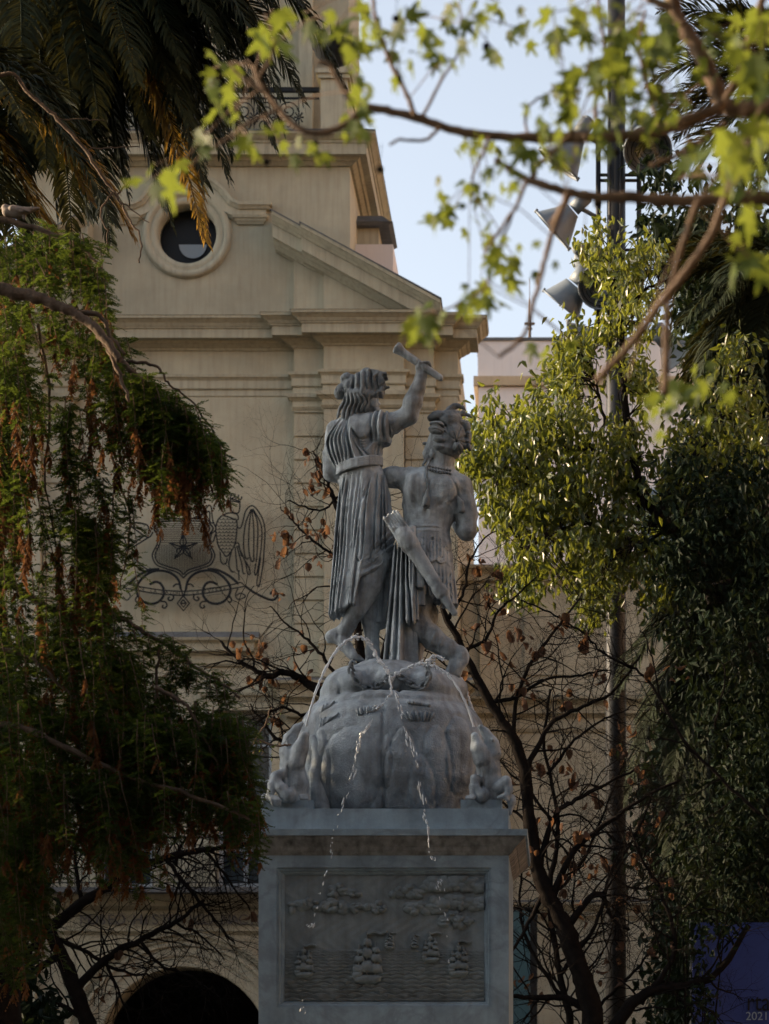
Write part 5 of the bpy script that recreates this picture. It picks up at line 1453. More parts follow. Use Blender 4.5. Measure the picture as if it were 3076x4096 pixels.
streaks([(1572, 2760), (1592, 2800), (1600, 2850), (1624, 2920), (1652, 3000), (1668, 3060), (1680, 3140), (1694, 3236), (1712, 3320), (1716, 3390)], 44, 17.74, 17.42)
streaks([(1368, 3240), (1330, 3350), (1312, 3460), (1284, 3560), (1256, 3680), (1236, 3730), (1215, 3980), (1205, 4060)], 30, 17.42, 17.38, .012, .035, 8)
streaks([(1716, 3400), (1740, 3490), (1762, 3560), (1780, 3680), (1830, 3990)], 18, 17.42, 17.38, .012, .035, 8)
streaks([(1328, 2628), (1368, 2578), (1408, 2552), (1440, 2548), (1466, 2562), (1490, 2592), (1508, 2630), (1532, 2660), (1554, 2692)], 70, 17.84, 17.9, .006, .022, 5)
streaks([(1806, 2715), (1768, 2680), (1728, 2660), (1690, 2652), (1650, 2664), (1612, 2682), (1580, 2700), (1556, 2724)], 60, 17.80, 17.86, .006, .022, 5)
streaks([(1895, 2860), (1872, 2800), (1850, 2740), (1828, 2695)], 40, 18.86, 18.84, .008, .024, 6)
streaks([(1540, 2670), (1556, 2700), (1570, 2730)], 16, 17.86, 17.84, .008, .02, 14)
streaks([(1700, 2650), (1740, 2630), (1780, 2640)], 16, 17.92, 17.92, .008, .02, 10)
tag(mb.build('water_drops', wm), 'scattered falling water drops before the pedestal', kind='stuff')
# ---------------------------------------------------------------- vegetation helpers
RNG = np.random.default_rng(7)
def unit(a): return a / (np.linalg.norm(a, axis=-1, keepdims=True) + 1e-9)
def leaf_arrays(p, d, nrm, L, W, fold=.25, curl=.15):
    """pointed leaves, six corners each, folded on the midrib and bent: returns V, F"""
    p = np.asarray(p, float); d = unit(np.asarray(d, float)); s = unit(np.cross(d, nrm)); n = unit(np.cross(s, d))
    L = np.asarray(L, float)[:, None] * np.ones((len(p), 1)); W = np.asarray(W, float)[:, None] * np.ones((len(p), 1))
    a = p; m1 = p + d * L * .35 - n * L * curl * .2; m2 = p + d * L * .72 - n * L * curl * .6; t = p + d * L - n * L * curl
    l1 = m1 + s * W * .5 + n * W * fold; r1 = m1 - s * W * .5 + n * W * fold
    l2 = m2 + s * W * .30 + n * W * fold * .6; r2 = m2 - s * W * .30 + n * W * fold * .6
    V = np.stack([a, l1, m1, r1, l2, m2, r2, t], 1).reshape(-1, 3)
    b = (np.arange(len(p)) * 8)[:, None]
    F = np.concatenate([b + np.array(q) for q in ((0, 2, 1), (0, 3, 2))] , 0)
    F4 = np.concatenate([b + np.array(q) for q in ((1, 2, 5, 4), (2, 3, 6, 5))], 0)
    T = np.concatenate([F, b + np.array((4, 5, 7)), b + np.array((5, 6, 7)), F4[:, [0, 1, 2]], F4[:, [0, 2, 3]]], 0)
    return V, T
def card_arrays(p, d, nrm, L, W):
    """simple two-triangle folded leaflets"""
    p = np.asarray(p, float); d = unit(np.asarray(d, float)); s = unit(np.cross(d, nrm)); n = unit(np.cross(s, d))
    L = np.asarray(L, float).reshape(-1, 1); W = np.asarray(W, float).reshape(-1, 1)
    m = p + d * L * .5
    V = np.stack([p, m + s * W * .5, p + d * L, m - s * W * .5], 1).reshape(-1, 3)
    b = (np.arange(len(p)) * 4)[:, None]
    return V, np.concatenate([b + np.array((0, 3, 2)), b + np.array((0, 2, 1))], 0)
def merge(parts_):
    Vs, Fs, o_ = [], [], 0
    for V, F in parts_:
        Vs.append(V); Fs.append(F + o_); o_ += len(V)
    return np.concatenate(Vs), np.concatenate(Fs)
def rdir(n_, z=0.0, rng=None):
    d = (rng or RNG).normal(size=(n_, 3)); d[:, 2] += z
    return unit(d)
def pts3(S, Y=None):
    return np.array([P(q[0], q[1], q[2] if len(q) > 2 else Y) for q in S])

class Tree:
    """limbs collected as tubes: [(points, radii)]"""
    def __init__(s, seed): s.r = random.Random(seed); s.tips = []; s.mb = MB(); s.nodes = []
    def limb(s, S, Y, r0, r1, n=7, wob=.0):
        """limb traced through photo pixels at distance Y; radii in photo pixels"""
        q = crom([(a[0], a[1], a[2] if len(a) > 2 else Y) for a in S], 6)
        m = len(q); P3 = []; R = []
        for i, a in enumerate(q):
            t = i / (m - 1)
            P3.append(P(a[0] + s.r.gauss(0, wob), a[1] + s.r.gauss(0, wob), a[2])); R.append((r0 + (r1 - r0) * t) * a[2] / FP * s.r.uniform(.9, 1.12))
        s.mb.tube(P3, R, n)
        s.nodes += [(a, b) for a, b in zip(P3, R)]
        return P3, R
    def grow(s, p, d, L, r, depth, droop=0.0, spread=.7, kids=3, flat=.5, kink=.22):
        n = max(3, int(L / .05)); n = min(n, 9)
        pts = [p]; d = d.normalized(); q = p
        for i in range(n):
            d = (d + Vector((s.r.gauss(0, kink), s.r.gauss(0, kink) * flat, s.r.gauss(0, kink) - droop))).normalized()
            q = q + d * (L / n); pts.append(q)
        s.mb.tube(pts, [r * (1 - .72 * i / n) for i in range(n + 1)], 4 if r < .012 else 5)
        if depth <= 0:
            s.tips.append((pts[-1], d)); return
        for k in range(kids):
            i = s.r.randint(max(1, n // 3), n)
            a = s.r.choice((-1, 1)) * s.r.uniform(.4, 1.0) * spread * 1.3
            side = Vector((math.cos(a) * d.x - math.sin(a) * d.z, d.y + s.r.gauss(0, .35) * flat, math.sin(a) * d.x + math.cos(a) * d.z))
            s.grow(pts[i], side, L * s.r.uniform(.5, .8), r * (1 - .72 * i / n) * .75, depth - 1, droop, spread, kids, flat, kink)
        s.tips.append((pts[-1], d))

def lobed_leaf_mesh(name, seed, mat_):
    """five-lobed toothed plane leaf about one unit wide, stalk at the origin, hanging along -z, bent"""
    r = random.Random(seed)
    tips = [(-100, .55), (-52, .86), (0, 1.0), (52, .86), (100, .55)]
    out = [(0.0, 0.0)]
    prof = []
    for i, (a, l) in enumerate(tips):
        prof.append((a - 13, l * .62)); prof.append((a - 8, l * .80)); prof.append((a, l * r.uniform(.92, 1.08))); prof.append((a + 8, l * .80)); prof.append((a + 13, l * .62))
        if i < 4: prof.append(((a + tips[i + 1][0]) / 2, .40))
    V = [(0, 0, 0)]
    bend = r.uniform(.15, .45); cup = r.uniform(-.3, .35); tw = r.uniform(-.25, .25)
    for a, l in prof:
        x = math.sin(math.radians(a)) * l * .62; z = -.18 - math.cos(math.radians(a)) * l * .75 - .02
        y = bend * (z * z) * .5 + cup * x * x + tw * x * z
        V.append((x, y, z))
    V.append((0, bend * .04 * .5, -.30))
    n = len(prof); F = []
    for i in range(n - 1): F.append((n + 1, i + 1, i + 2))
    F.append((n + 1, n, 0)); F.append((n + 1, 0, 1))
    me = bpy.data.meshes.new(name); me.from_pydata(V, [], F); me.materials.append(mat_); me.update()
    # stalk
    return me

# ---------------------------------------------------------------- plane tree overhanging in the foreground
plane = empty('plane_tree', (3.2, 5.6, 0)); tag(plane, 'plane tree branch with fresh lobed leaves hanging out of focus in the foreground', 'tree')
T = Tree(1)
NY = 5.7
L_ = [([(2678, -60), (2698, 40), (2737, 119), (2803, 218), (2863, 344), (2890, 410), (2960, 440), (3140, 420)], 5.9, 30, 34),
      ([(2890, 410), (2863, 437), (2770, 477), (2638, 523), (2506, 543), (2350, 550), (2150, 552), (2000, 547), (1827, 523), (1661, 470), (1529, 437), (1430, 424)], 5.8, 27, 15),
      ([(1440, 428), (1396, 490), (1297, 530), (1218, 523), (1165, 490), (1118, 437), (1065, 371), (1032, 318), (1020, 270)], 5.7, 15, 8),
      ([(1430, 424), (1380, 370), (1320, 262), (1270, 252)], 5.7, 12, 9),
      ([(1661, 463), (1635, 397), (1608, 331), (1562, 252), (1529, 152), (1502, 66), (1489, -30)], 5.7, 10, 7),
      ([(3140, 786), (2903, 794), (2770, 804), (2638, 801), (2506, 788), (2373, 788), (2241, 761), (2122, 722), (2060, 690), (1980, 640)], 5.5, 30, 12),
      ([(2130, 724), (2148, 662), (2208, 616), (2280, 543)], 5.5, 12, 9),
      ([(2108, 722), (2062, 834), (1976, 953), (1940, 1010)], 5.5, 8, 6),
      ([(2267, 781), (2228, 880), (2194, 980), (2168, 1085), (2130, 1220), (2095, 1343), (1995, 1428)], 5.2, 12, 8),
      ([(2280, 770), (2240, 850), (2200, 900)], 5.3, 17, 12),
      ([(2900, 796), (2857, 913), (2771, 1052), (2638, 1218), (2539, 1357), (2386, 1522)], 4.9, 16, 15),
      ([(2790, 804), (2757, 900), (2704, 1065), (2671, 1218), (2665, 1363), (2658, 1582)], 5.0, 11, 14),
      ([(2704, 1000), (2580, 1300), (2510, 1520)], 5.0, 4, 4),
      ([(3060, -60), (3049, 0), (3009, 112), (2962, 285), (2900, 400)], 5.4, 15, 15),
      ([(2560, -40), (2605, 0), (2678, 33), (2737, 100)], 5.6, 16, 16),
      ([(2903, 490), (2810, 556), (2691, 629), (2600, 660)], 5.5, 12, 9),
      ([(2760, 560), (2737, 636), (2717, 715)], 5.4, 14, 13),
      ([(1760, 505), (1700, 560), (1600, 560), (1560, 580)], 5.7, 8, 5),
      ([(2110, 540), (2105, 450), (2140, 400), (2190, 380), (2215, 340)], 5.8, 6, 3),
      ([(1690, 470), (1760, 330), (1840, 200), (1860, 90)], 5.8, 7, 4), ([(2400, 548), (2380, 420), (2420, 250), (2400, 60), (2390, -40)], 5.8, 9, 6),
      ([(2640, 520), (2600, 380), (2560, 200), (2580, 40)], 5.8, 9, 6), ([(1960, 545), (1930, 620), (1900, 680), (1880, 760)], 5.7, 8, 4), ([(2060, 834), (2010, 960), (1960, 1080), (1930, 1160), (1800, 1230), (1700, 1260)], 5.5, 6, 4),
      ([(1118, 437), (1000, 490), (900, 560), (760, 660)], 5.6, 7, 5), ([(1065, 371), (960, 300), (920, 250)], 5.6, 7, 5), ([(1032, 318), (1100, 180), (1060, 60)], 5.6, 6, 4)]
for S, Y, a, b in L_:
    T.limb(S, Y, a, b, 8, 1.5)
T.mb.tube([(3.4, 5.6, 0), (3.3, 5.6, 1.5), (3.2, 5.7, 3.2), (2.6, 5.8, 4.6), (1.2, 5.9, 5.2), P(2678, -60, 5.9)], [.22, .19, .16, .10, .05, .02], 10)
T.mb.tube([(3.25, 5.6, 2.4), (2.0, 5.5, 3.5), P(3140, 786, 5.5)], [.13, .07, .018], 8); T.mb.tube([(3.2, 5.7, 3.1), (2.0, 5.8, 3.9), P(3140, 420, 5.9)], [.1, .06, .02], 8)
o = mobj('branches', T.mb.mesh('branches', M['twig']), plane); o.matrix_parent_inverse = Matrix.Translation((-3.2, -5.6, 0))
LM = [lobed_leaf_mesh('leaf', i, M['plane_leaf']) for i in range(6)]
clu = [(350, 375, 45, 6, 1.1), (400, 350, 30, 3, 1.0), (490, 130, 38, 6, .9), (480, 190, 26, 4, .9), (560, 70, 40, 6, 1), (600, 40, 34, 4, .9), (440, 290, 34, 4, .8), (470, 250, 26, 3, .8), (545, 300, 28, 4, .8), (600, 290, 34, 4, .85), (650, 320, 30, 4, .75), (700, 325, 26, 3, .7),
       (715, 40, 50, 8, .95), (770, 80, 40, 6, .9), (765, 190, 26, 4, .8), (765, 250, 26, 3, .8), (820, 60, 50, 7, .9), (860, 130, 40, 5, .8), (905, 60, 45, 6, .8), (960, 50, 45, 5, .8), (940, 120, 34, 3, .75), (1030, 40, 50, 5, .9), (1055, 105, 12, 1, .6), (1120, 60, 40, 4, .8),
       (1190, 60, 50, 7, .85), (1250, 40, 40, 6, .9), (1310, 40, 60, 9, .9), (1380, 50, 60, 9, .9), (1340, 120, 60, 9, .9), (1410, 140, 60, 10, .9), (1330, 190, 60, 10, .9), (1270, 150, 40, 5, .85), (1300, 250, 50, 7, .85), (1390, 240, 50, 7, .85), (1450, 80, 40, 5, .9), (1450, 200, 40, 5, .8),
       (1215, 210, 24, 3, .7), (1180, 260, 40, 6, .75), (1130, 320, 50, 8, .75), (1060, 320, 34, 4, .7), (1090, 370, 40, 5, .75), (1040, 390, 26, 3, .7), (1000, 320, 22, 2, .6), (980, 420, 40, 5, .75), (945, 470, 26, 3, .7), (1030, 440, 30, 4, .7), (1050, 530, 40, 5, .75), (1100, 570, 40, 5, .75), (1060, 620, 34, 4, .8), (1020, 640, 20, 2, .8),
       (893, 682, 26, 4, .9), (945, 680, 26, 4, .8), (1170, 745, 30, 3, .65), (1262, 596, 18, 2, .7), (1230, 740, 24, 2, .6), (1480, 830, 50, 7, .8), (1440, 860, 40, 4, .8), (1540, 820, 40, 5, .75), (1590, 300, 50, 8, 1.2), (1640, 250, 45, 6, 1.2), (1560, 370, 45, 6, 1.1), (1640, 380, 30, 4, 1.0), (1640, 170, 40, 5, 1.0), (1600, 90, 45, 5, .9), (1640, 40, 45, 6, .9), (1630, 460, 30, 3, 1.0), (1610, 540, 45, 6, 1.05), (1500, 320, 34, 4, .8), (1540, 60, 40, 4, .8), (1280, 310, 30, 3, .7), (1200, 320, 26, 3, .7)]
rnd = random.Random(21)
stalks = MB(); nleaf = 0
for (dx, dy, sp, n_, sz) in clu:
    n_ = max(1, int(round(n_ * .82)))
    Yc = rnd.uniform(5.2, 6.0) if dx < 1550 else rnd.uniform(4.5, 5.2)
    for i in range(n_):
        if nleaf >= 298: break
        nleaf += 1
        Y = Yc + rnd.uniform(-.25, .25)
        pt = P((dx + rnd.gauss(0, sp * .55)) * 1.852, (dy + rnd.gauss(0, sp * .5)) * 1.852, Y)
        s_ = sz * rnd.uniform(.056, .098)
        lf = mobj('leaf', LM[rnd.randrange(6)], plane)
        M4 = Matrix.Translation(pt) @ Matrix.Rotation(rnd.uniform(0, 6.28), 4, 'Z') @ Matrix.Rotation(rnd.gauss(.15, .5), 4, 'X') @ Matrix.Rotation(rnd.gauss(0, .55), 4, 'Y') @ Matrix.Scale(s_, 4)
        lf.matrix_parent_inverse = Matrix.Translation((-3.2, -5.6, 0)); lf.matrix_basis = M4
        # leaf stalk to the nearest twig
        if rnd.random() < .7:
            bi = min(T.nodes[::2], key=lambda q: (q[0] - pt).length_squared)
            if (bi[0] - pt).length < .35:
                mid = (bi[0] + pt) / 2 + Vector((0, 0, .015)); stalks.tube([bi[0], mid, pt], .0014, 4, False)
ev, ef, eo = [], [], 0
for i in range(330):
    dx, dy, sp, n_, sz = clu[rnd.randrange(12, len(clu))]
    if 1150 < dx < 1270 and 400 < dy < 760: continue
    me_ = LM[rnd.randrange(6)]; pt = P((dx + rnd.gauss(0, sp * .8)) * 1.852, (dy + rnd.gauss(0, sp * .75)) * 1.852, rnd.uniform(5.0, 6.3))
    M4 = Matrix.Translation(pt) @ Matrix.Rotation(rnd.uniform(0, 6.28), 4, 'Z') @ Matrix.Rotation(rnd.gauss(.15, .6), 4, 'X') @ Matrix.Rotation(rnd.gauss(0, .6), 4, 'Y') @ Matrix.Scale(sz * rnd.uniform(.035, .075), 4)
    ev += [tuple(M4 @ v.co) for v in me_.vertices]; ef += [tuple(k + eo for k in p_.vertices) for p_ in me_.polygons]; eo = len(ev)
em = bpy.data.meshes.new('small_leaves'); em.from_pydata(ev, [], ef); em.materials.append(M['plane_leaf']); em.update()
o = mobj('small_leaves', em, plane); o['kind'] = 'stuff'; o.matrix_parent_inverse = Matrix.Translation((-3.2, -5.6, 0))
o = mobj('leaf_stalks', stalks.mesh('leaf_stalks', M['twig']), plane); o['kind'] = 'stuff'; o.matrix_parent_inverse = Matrix.Translation((-3.2, -5.6, 0))
for (dx, dy) in ((820, 366), (860, 172), (735, 105), (1050, 100), (855, 40), (680, 310), (575, 350), (1330, 330), (1290, 440)):
    mb = MB(); pt = P(dx * 1.852, dy * 1.852, 5.6); r = .0085
    mb.lathe([(r * math.sin(math.pi * k / 8) * (1 + .12 * (k % 2)), -r * math.cos(math.pi * k / 8)) for k in range(9)], pt, (0, 0, 1), 10)
    mb.tube([pt + Vector((0, 0, r)), pt + Vector((.004, 0, .06))], .001, 4)
    o = mobj('seed_ball', mb.mesh('seed_ball', M['bark_dark']), plane); o.matrix_parent_inverse = Matrix.Translation((-3.2, -5.6, 0))

# ---------------------------------------------------------------- weeping conifer at the left
con = empty('weeping_conifer', (-5.0, 14.2, 0)); tag(con, 'weeping conifer with feathery green sprays and rusty hanging tassels at the left', 'tree')
cinv = Matrix.Translation((5.0, -14.2, 0))
T = Tree(2); KY = 14.0
limbs = [([(-500, 1160), (-200, 1120), (0, 1158), (140, 1186), (230, 1222), (300, 1252), (380, 1310), (430, 1370), (480, 1440)], 12.9, 28, 15), ([(380, 1310), (430, 1390), (470, 1480), (520, 1600)], 12.95, 14, 6), ([(300, 1250), (400, 1262), (440, 1340), (500, 1420)], 12.95, 12, 6),
         ([(480, 1440), (560, 1520), (640, 1620), (720, 1720), (800, 1850), (860, 1990)], 13.6, 12, 3), ([(480, 1455), (580, 1450), (640, 1480), (680, 1540), (780, 1620), (860, 1750), (890, 1900)], 13.8, 7, 2), ([(430, 1400), (480, 1480), (470, 1600), (460, 1760)], 13.6, 8, 3),
         ([(-300, 2200), (0, 2316), (120, 2390), (240, 2450), (360, 2500), (480, 2470), (560, 2520), (680, 2590), (800, 2680), (900, 2740), (960, 2790)], 13.9, 16, 5), ([(-300, 2520), (0, 2595), (100, 2620), (200, 2700), (300, 2800)], 13.4, 13, 5), ([(620, 2750), (700, 2790), (760, 2840), (820, 2960), (900, 3120)], 13.4, 10, 4),
         ([(-300, 820), (0, 880), (120, 905), (260, 960), (380, 1040), (430, 1130)], 13.4, 16, 3), ([(-300, 600), (0, 300), (120, 380), (230, 480), (340, 600), (420, 720), (470, 790), (520, 880), (560, 950), (560, 1050)], 14.6, 9, 3), ([(230, 480), (330, 478), (420, 480)], 14.6, 3, 2), ([(340, 600), (440, 590), (560, 586)], 14.6, 3, 2), ([(450, 770), (400, 850), (430, 940), (410, 1030)], 14.6, 4, 2), ([(520, 720), (470, 790), (520, 830), (590, 890)], 14.6, 4, 2),
         ([(420, 1720), (470, 1900), (520, 2100), (480, 2350)], 14.4, 6, 3), ([(150, 1300), (200, 1600), (180, 1900), (230, 2200)], 14.2, 7, 3), ([(-300, 3000), (0, 2900), (200, 2960), (500, 3100), (760, 3180), (960, 3260), (1020, 3300)], 13.2, 15, 5), ([(640, 2590), (620, 2780), (640, 2950), (660, 3150)], 13.8, 6, 3)]
for S, Y, a, b in limbs: T.limb(S, Y, a, b, 7, 3)
T.mb.tube([(-5.6, 14.2, 0), (-5.5, 14.2, 3), (-5.3, 14.1, 6), (-5.2, 14.0, 8.5)], [.28, .25, .18, .08], 10)
for S, Y, a, b in limbs[:9]:
    if S[0][0] < -100: T.mb.tube([(-5.35, 14.1, wz(S[0][1], Y) + .2), P(S[0][0], S[0][1], Y)], [.06, a * Y / FP], 7)
o = mobj('branches', T.mb.mesh('branches', M['bark']), con); o.matrix_parent_inverse = cinv
rng = np.random.default_rng(5)
def strands(regions):
    out = []
    for (x0, y0, x1, y1, n_, la, lb, rust, Ya, Yb) in regions:
        for i in range(n_):
            t = rng.random(); j = rng.normal(0, 24, 2)
            out.append((x0 + (x1 - x0) * t + j[0], y0 + (y1 - y0) * t + j[1] * .8, rng.uniform(la, lb), rust, rng.uniform(Ya, Yb)))
    return out
# start line (x0,y0)-(x1,y1), count, strand length, share of rust at the tip, depth range
reg = [(0, 930, 380, 960, 30, 120, 260, .05, 13.2, 14.4), (-40, 1000, 420, 1060, 32, 150, 300, .1, 13.0, 14.4), (-60, 1180, 460, 1330, 32, 150, 300, .25, 13.2, 14.4), (-60, 1350, 130, 1450, 22, 300, 560, .4, 13.2, 14.4), (380, 1290, 500, 1440, 12, 150, 280, .3, 13.2, 14.2), (330, 1380, 480, 1600, 13, 220, 420, .5, 13.4, 14.2),
       (480, 1450, 640, 1580, 26, 300, 520, .5, 13.3, 14.1), (600, 1560, 760, 1680, 25, 280, 420, .5, 13.3, 14.1), (720, 1650, 880, 1820, 22, 160, 280, .4, 13.4, 14.1), (560, 1500, 860, 1760, 20, 90, 220, .2, 13.3, 13.9), (640, 1560, 760, 1640, 9, 400, 560, .5, 13.3, 13.6), (690, 1640, 740, 1660, 5, 420, 500, .3, 13.3, 13.5),
       (-60, 1750, 110, 1950, 22, 280, 480, .7, 13.3, 14.4), (60, 1560, 330, 1640, 12, 260, 520, .5, 13.6, 14.4), (120, 1980, 380, 2120, 14, 260, 460, .5, 13.5, 14.4), (380, 1880, 520, 1980, 8, 200, 360, .5, 13.6, 14.2), (240, 1780, 300, 1840, 4, 200, 420, .8, 13.4, 14.0), (350, 2080, 470, 2180, 20, 280, 480, .6, 13.6, 14.6), (-60, 2180, 130, 2300, 16, 260, 480, .6, 13.4, 14.4), (150, 2380, 480, 2460, 22, 240, 520, .5, 13.4, 14.4), (500, 2470, 960, 2780, 26, 60, 170, .0, 13.7, 14.0), (-60, 2500, 560, 2640, 50, 300, 600, .4, 13.2, 14.6), (400, 2580, 520, 2650, 26, 300, 600, .35, 13.4, 14.6), (600, 2720, 700, 2760, 10, 200, 420, .4, 13.4, 14.2),
       (-60, 2800, 640, 2880, 84, 300, 620, .25, 13.0, 14.8), (560, 2850, 960, 2960, 60, 250, 480, .2, 13.2, 14.4), (780, 2820, 980, 2900, 34, 260, 520, .15, 13.4, 14.2), (-60, 3060, 600, 3120, 84, 260, 480, .12, 13.0, 14.8), (560, 3120, 1020, 3230, 40, 100, 260, .1, 13.1, 14.1), (-80, 3300, 160, 3340, 40, 300, 700, .05, 13.2, 14.8), (-80, 1600, 60, 1700, 12, 300, 560, .3, 13.6, 14.6)]
gp, gd, gn, gl, gw = [], [], [], [], []
rp2, rd2, rn2, rl2, rw2 = [], [], [], [], []
tw = MB()
for (sx, sy, ln, rust, Y) in strands(reg):
    n_ = max(4, int(ln / 20)); px_ = Y / FP
    p0 = np.array(P(sx, sy, Y)); dr = np.array((rng.normal(.12, .12), rng.normal(0, .10), -1.0))
    axis = []
    for i in range(n_ + 1):
        dr = unit(dr + np.array((rng.normal(0, .05), rng.normal(0, .05), -.08)))
        axis.append(p0); p0 = p0 + dr * ln / n_ * px_
    tw.tube([Vector(a) for a in axis], [.0042 * (1 - .7 * i / n_) for i in range(n_ + 1)], 3, False)
    rstart = 1 - rust * rng.uniform(.5, 1.3)
    tassel = rng.random() < .5
    for i in range(n_):
        f = i / n_; rusty = (f > rstart and tassel) or (rust > 0 and f > .3 and rng.random() < .10)
        for side in range(3 if rusty else 2):
            a = rng.uniform(0, 6.283)
            if rusty:
                bd = unit(np.array((math.cos(a) * .6, math.sin(a) * .6, -1.0))); bl = rng.uniform(26, 62) * px_
            else:
                bd = unit(np.array((math.cos(a), math.sin(a) * .8, rng.normal(-.12, .28)))); bl = rng.uniform(38, 88) * (1 - .35 * f) * px_
            k = 6 if rusty else int(7 + bl / px_ / 8)
            tt = (np.arange(k) + .5) / k
            base = axis[i][None, :] + bd[None, :] * (bl * tt)[:, None]
            base[:, 2] -= (tt ** 2) * bl * .22
            sd = unit(np.cross(bd, np.array((0, 0, 1.0)) + rng.normal(0, .25, 3)))
            for sg in (-1, 1):
                d_ = bd[None, :] * .75 + sd[None, :] * sg * .8 + rng.normal(0, .14, (k, 3)); d_[:, 2] -= .12
                l_ = (rng.uniform(13, 22, k) * (1.1 - .55 * tt)) * px_; nn_ = np.tile(np.cross(bd, sd), (k, 1)) + rng.normal(0, .3, (k, 3))
                if rusty: rp2.append(base); rd2.append(d_ * .5 + np.array((0, 0, -.6))); rn2.append(nn_); rl2.append(l_ * 1.1); rw2.append(np.full(k, 6.2 * px_))
                else: gp.append(base); gd.append(d_); gn.append(nn_); gl.append(l_); gw.append(np.full(k, 5.6 * px_))
cc_ = np.concatenate
V, F = card_arrays(cc_(gp), cc_(gd), cc_(gn), cc_(gl), cc_(gw))
o = mobj('foliage', np_mesh('foliage', V, F, M['conifer'], False), con); o.matrix_parent_inverse = cinv; o['kind'] = 'stuff'
V, F = card_arrays(cc_(rp2), cc_(rd2), cc_(rn2), cc_(rl2), cc_(rw2))
o = mobj('dry_tassels', np_mesh('dry_tassels', V, F, M['cone'], False), con); o.matrix_parent_inverse = cinv; o['kind'] = 'stuff'
o = mobj('hanging_twigs', tw.mesh('hanging_twigs', M['twig']), con); o.matrix_parent_inverse = cinv

# pigeon on the conifer branch
c = Clay((0, 180, 780, 910, -50, 60), 2.6)
c.ell((62, 848, 0), (44, 26, 26), 8, 6); c.ell((30, 846, 0), (22, 22, 22), 0, 8); c.chain([(90, 846, 0, 18), (130, 838, 0, 9), (156, 832, 0, 4)], 6, fw=1.3)
c.ell((22, 832, 6), (14, 13, 13), 0, 6); c.cap((12, 834, 8), (4, 838, 8), 4, 2, 3); c.chain([(52, 842, 20, 12), (92, 850, 22, 9), (124, 852, 16, 4)], 4)
c.cap((96, 866, 6), (98, 878, 8), 8, 6, 4)
for i in range(4): c.stroke([(60 + 6 * i, 838 + 5 * i), (100 + 6 * i, 848 + 3 * i)], 2, -2)
M['feather'] = mat('grey_brown_plumage', (0.24, 0.20, 0.17), .8, .35, 30)
bo = c.mesh('pigeon', M['feather'], 13.4, 0)
pg = mobj('pigeon', bo); tag(pg, 'grey brown pigeon perched on the conifer branch at the left edge', 'bird')
mb = MB(); mb.tube([P(70, 872, 13.4), P(70, 892, 13.4)], .004, 5); mb.tube([P(60, 872, 13.41), P(58, 892, 13.4)], .004, 5); mobj('legs', mb.mesh('legs', M['bark']), pg)

# ---------------------------------------------------------------- palms
def frond(start, dir0, L, droop, nl=64, ll=.42, rng=None, wd=.0135, hang=.55):
    """one arching palm frond: rachis tube and leaflets; returns (rachis MB pts, V, F)"""
    n = 16; p = np.array(start, float); d = unit(np.array(dir0, float)); pts = []
    for i in range(n + 1):
        pts.append(p.copy()); d = unit(d + np.array((0, 0, -droop / n * (.4 + 1.4 * i / n)))); p = p + d * L / n
    pts = np.array(pts)
    t = np.linspace(.10, 1, nl); ip = np.stack([np.interp(t, np.linspace(0, 1, n + 1), pts[:, k]) for k in range(3)], 1)
    tg = unit(np.gradient(ip, axis=0)); up = np.array((0, 0, 1.0)); sd = unit(np.cross(tg, up)); nr = np.cross(sd, tg)
    Vs = []
    ln = ll * np.clip(np.sin(np.pi * (t * .86 + .10)), .2, 1) * (1 + rng.normal(0, .08, nl))
    for sg in (-1, 1):
        d1 = unit(sd * sg * .8 + tg * .75 + nr * .18 + rng.normal(0, .07, (nl, 3))); d2 = unit(d1 + np.array((0, 0, -hang)) + rng.normal(0, .08, (nl, 3))); d3 = unit(d2 + np.array((0, 0, -hang)))
        a = ip; b = a + d1 * ln[:, None] * .4; c_ = b + d2 * ln[:, None] * .35; e = c_ + d3 * ln[:, None] * .25
        wv = unit(np.cross(d1, rng.normal(0, 1, (nl, 3)) * .3 + nr)) * wd
        Vs.append(np.stack([a - wv * .4, a + wv * .4, b - wv, b + wv, c_ - wv * .7, c_ + wv * .7, e], 1).reshape(-1, 3))
    V = np.concatenate(Vs); b0 = (np.arange(2 * nl) * 7)[:, None]
    F = np.concatenate([b0 + np.array(q) for q in ((0, 1, 3), (0, 3, 2), (2, 3, 5), (2, 5, 4), (4, 5, 6))], 0)
    return pts, V, F
def palm(name, label, base, crown, fronds, seed, trunk_r=.22, dry=()):
    root = empty(name, base); tag(root, label, 'palm tree', 'palms of the plaza')
    inv = Matrix.Translation(-Vector(base)); rng_ = np.random.default_rng(seed)
    mb = MB(); b = Vector(base); cr = Vector(crown); n = 30
    mb.tube([b.lerp(cr, i / n) for i in range(n + 1)], [trunk_r * (1 + .06 * (i % 2)) for i in range(n + 1)], 12); o = mobj('trunk', mb.mesh('trunk', M['bark_dark']), root); o.matrix_parent_inverse = inv
    for i, (d, L, dr, ll, hang) in enumerate(fronds):
        pts, V, F = frond(crown, d, L, dr, int(34 + 26 * L), ll, rng_, hang=hang)
        m_ = M['palm_dry'] if i in dry else M['palm']
        o = mobj('frond', np_mesh('frond', V, F, m_, False), root); o.matrix_parent_inverse = inv
        mb = MB(); mb.tube([Vector(q) for q in pts], [.022 * (1 - .8 * k / 16) for k in range(17)], 5); r_ = mobj('rachis', mb.mesh('rachis', m_), o)
def aim(crown, sx, sy, Y, lift=.9):
    """starting direction and length of a frond whose tip should hang near a photo point"""
    t = P(sx, sy, Y) - Vector(crown)
    L = t.length * 1.12
    d = t.normalized() + Vector((0, 0, lift)); return d
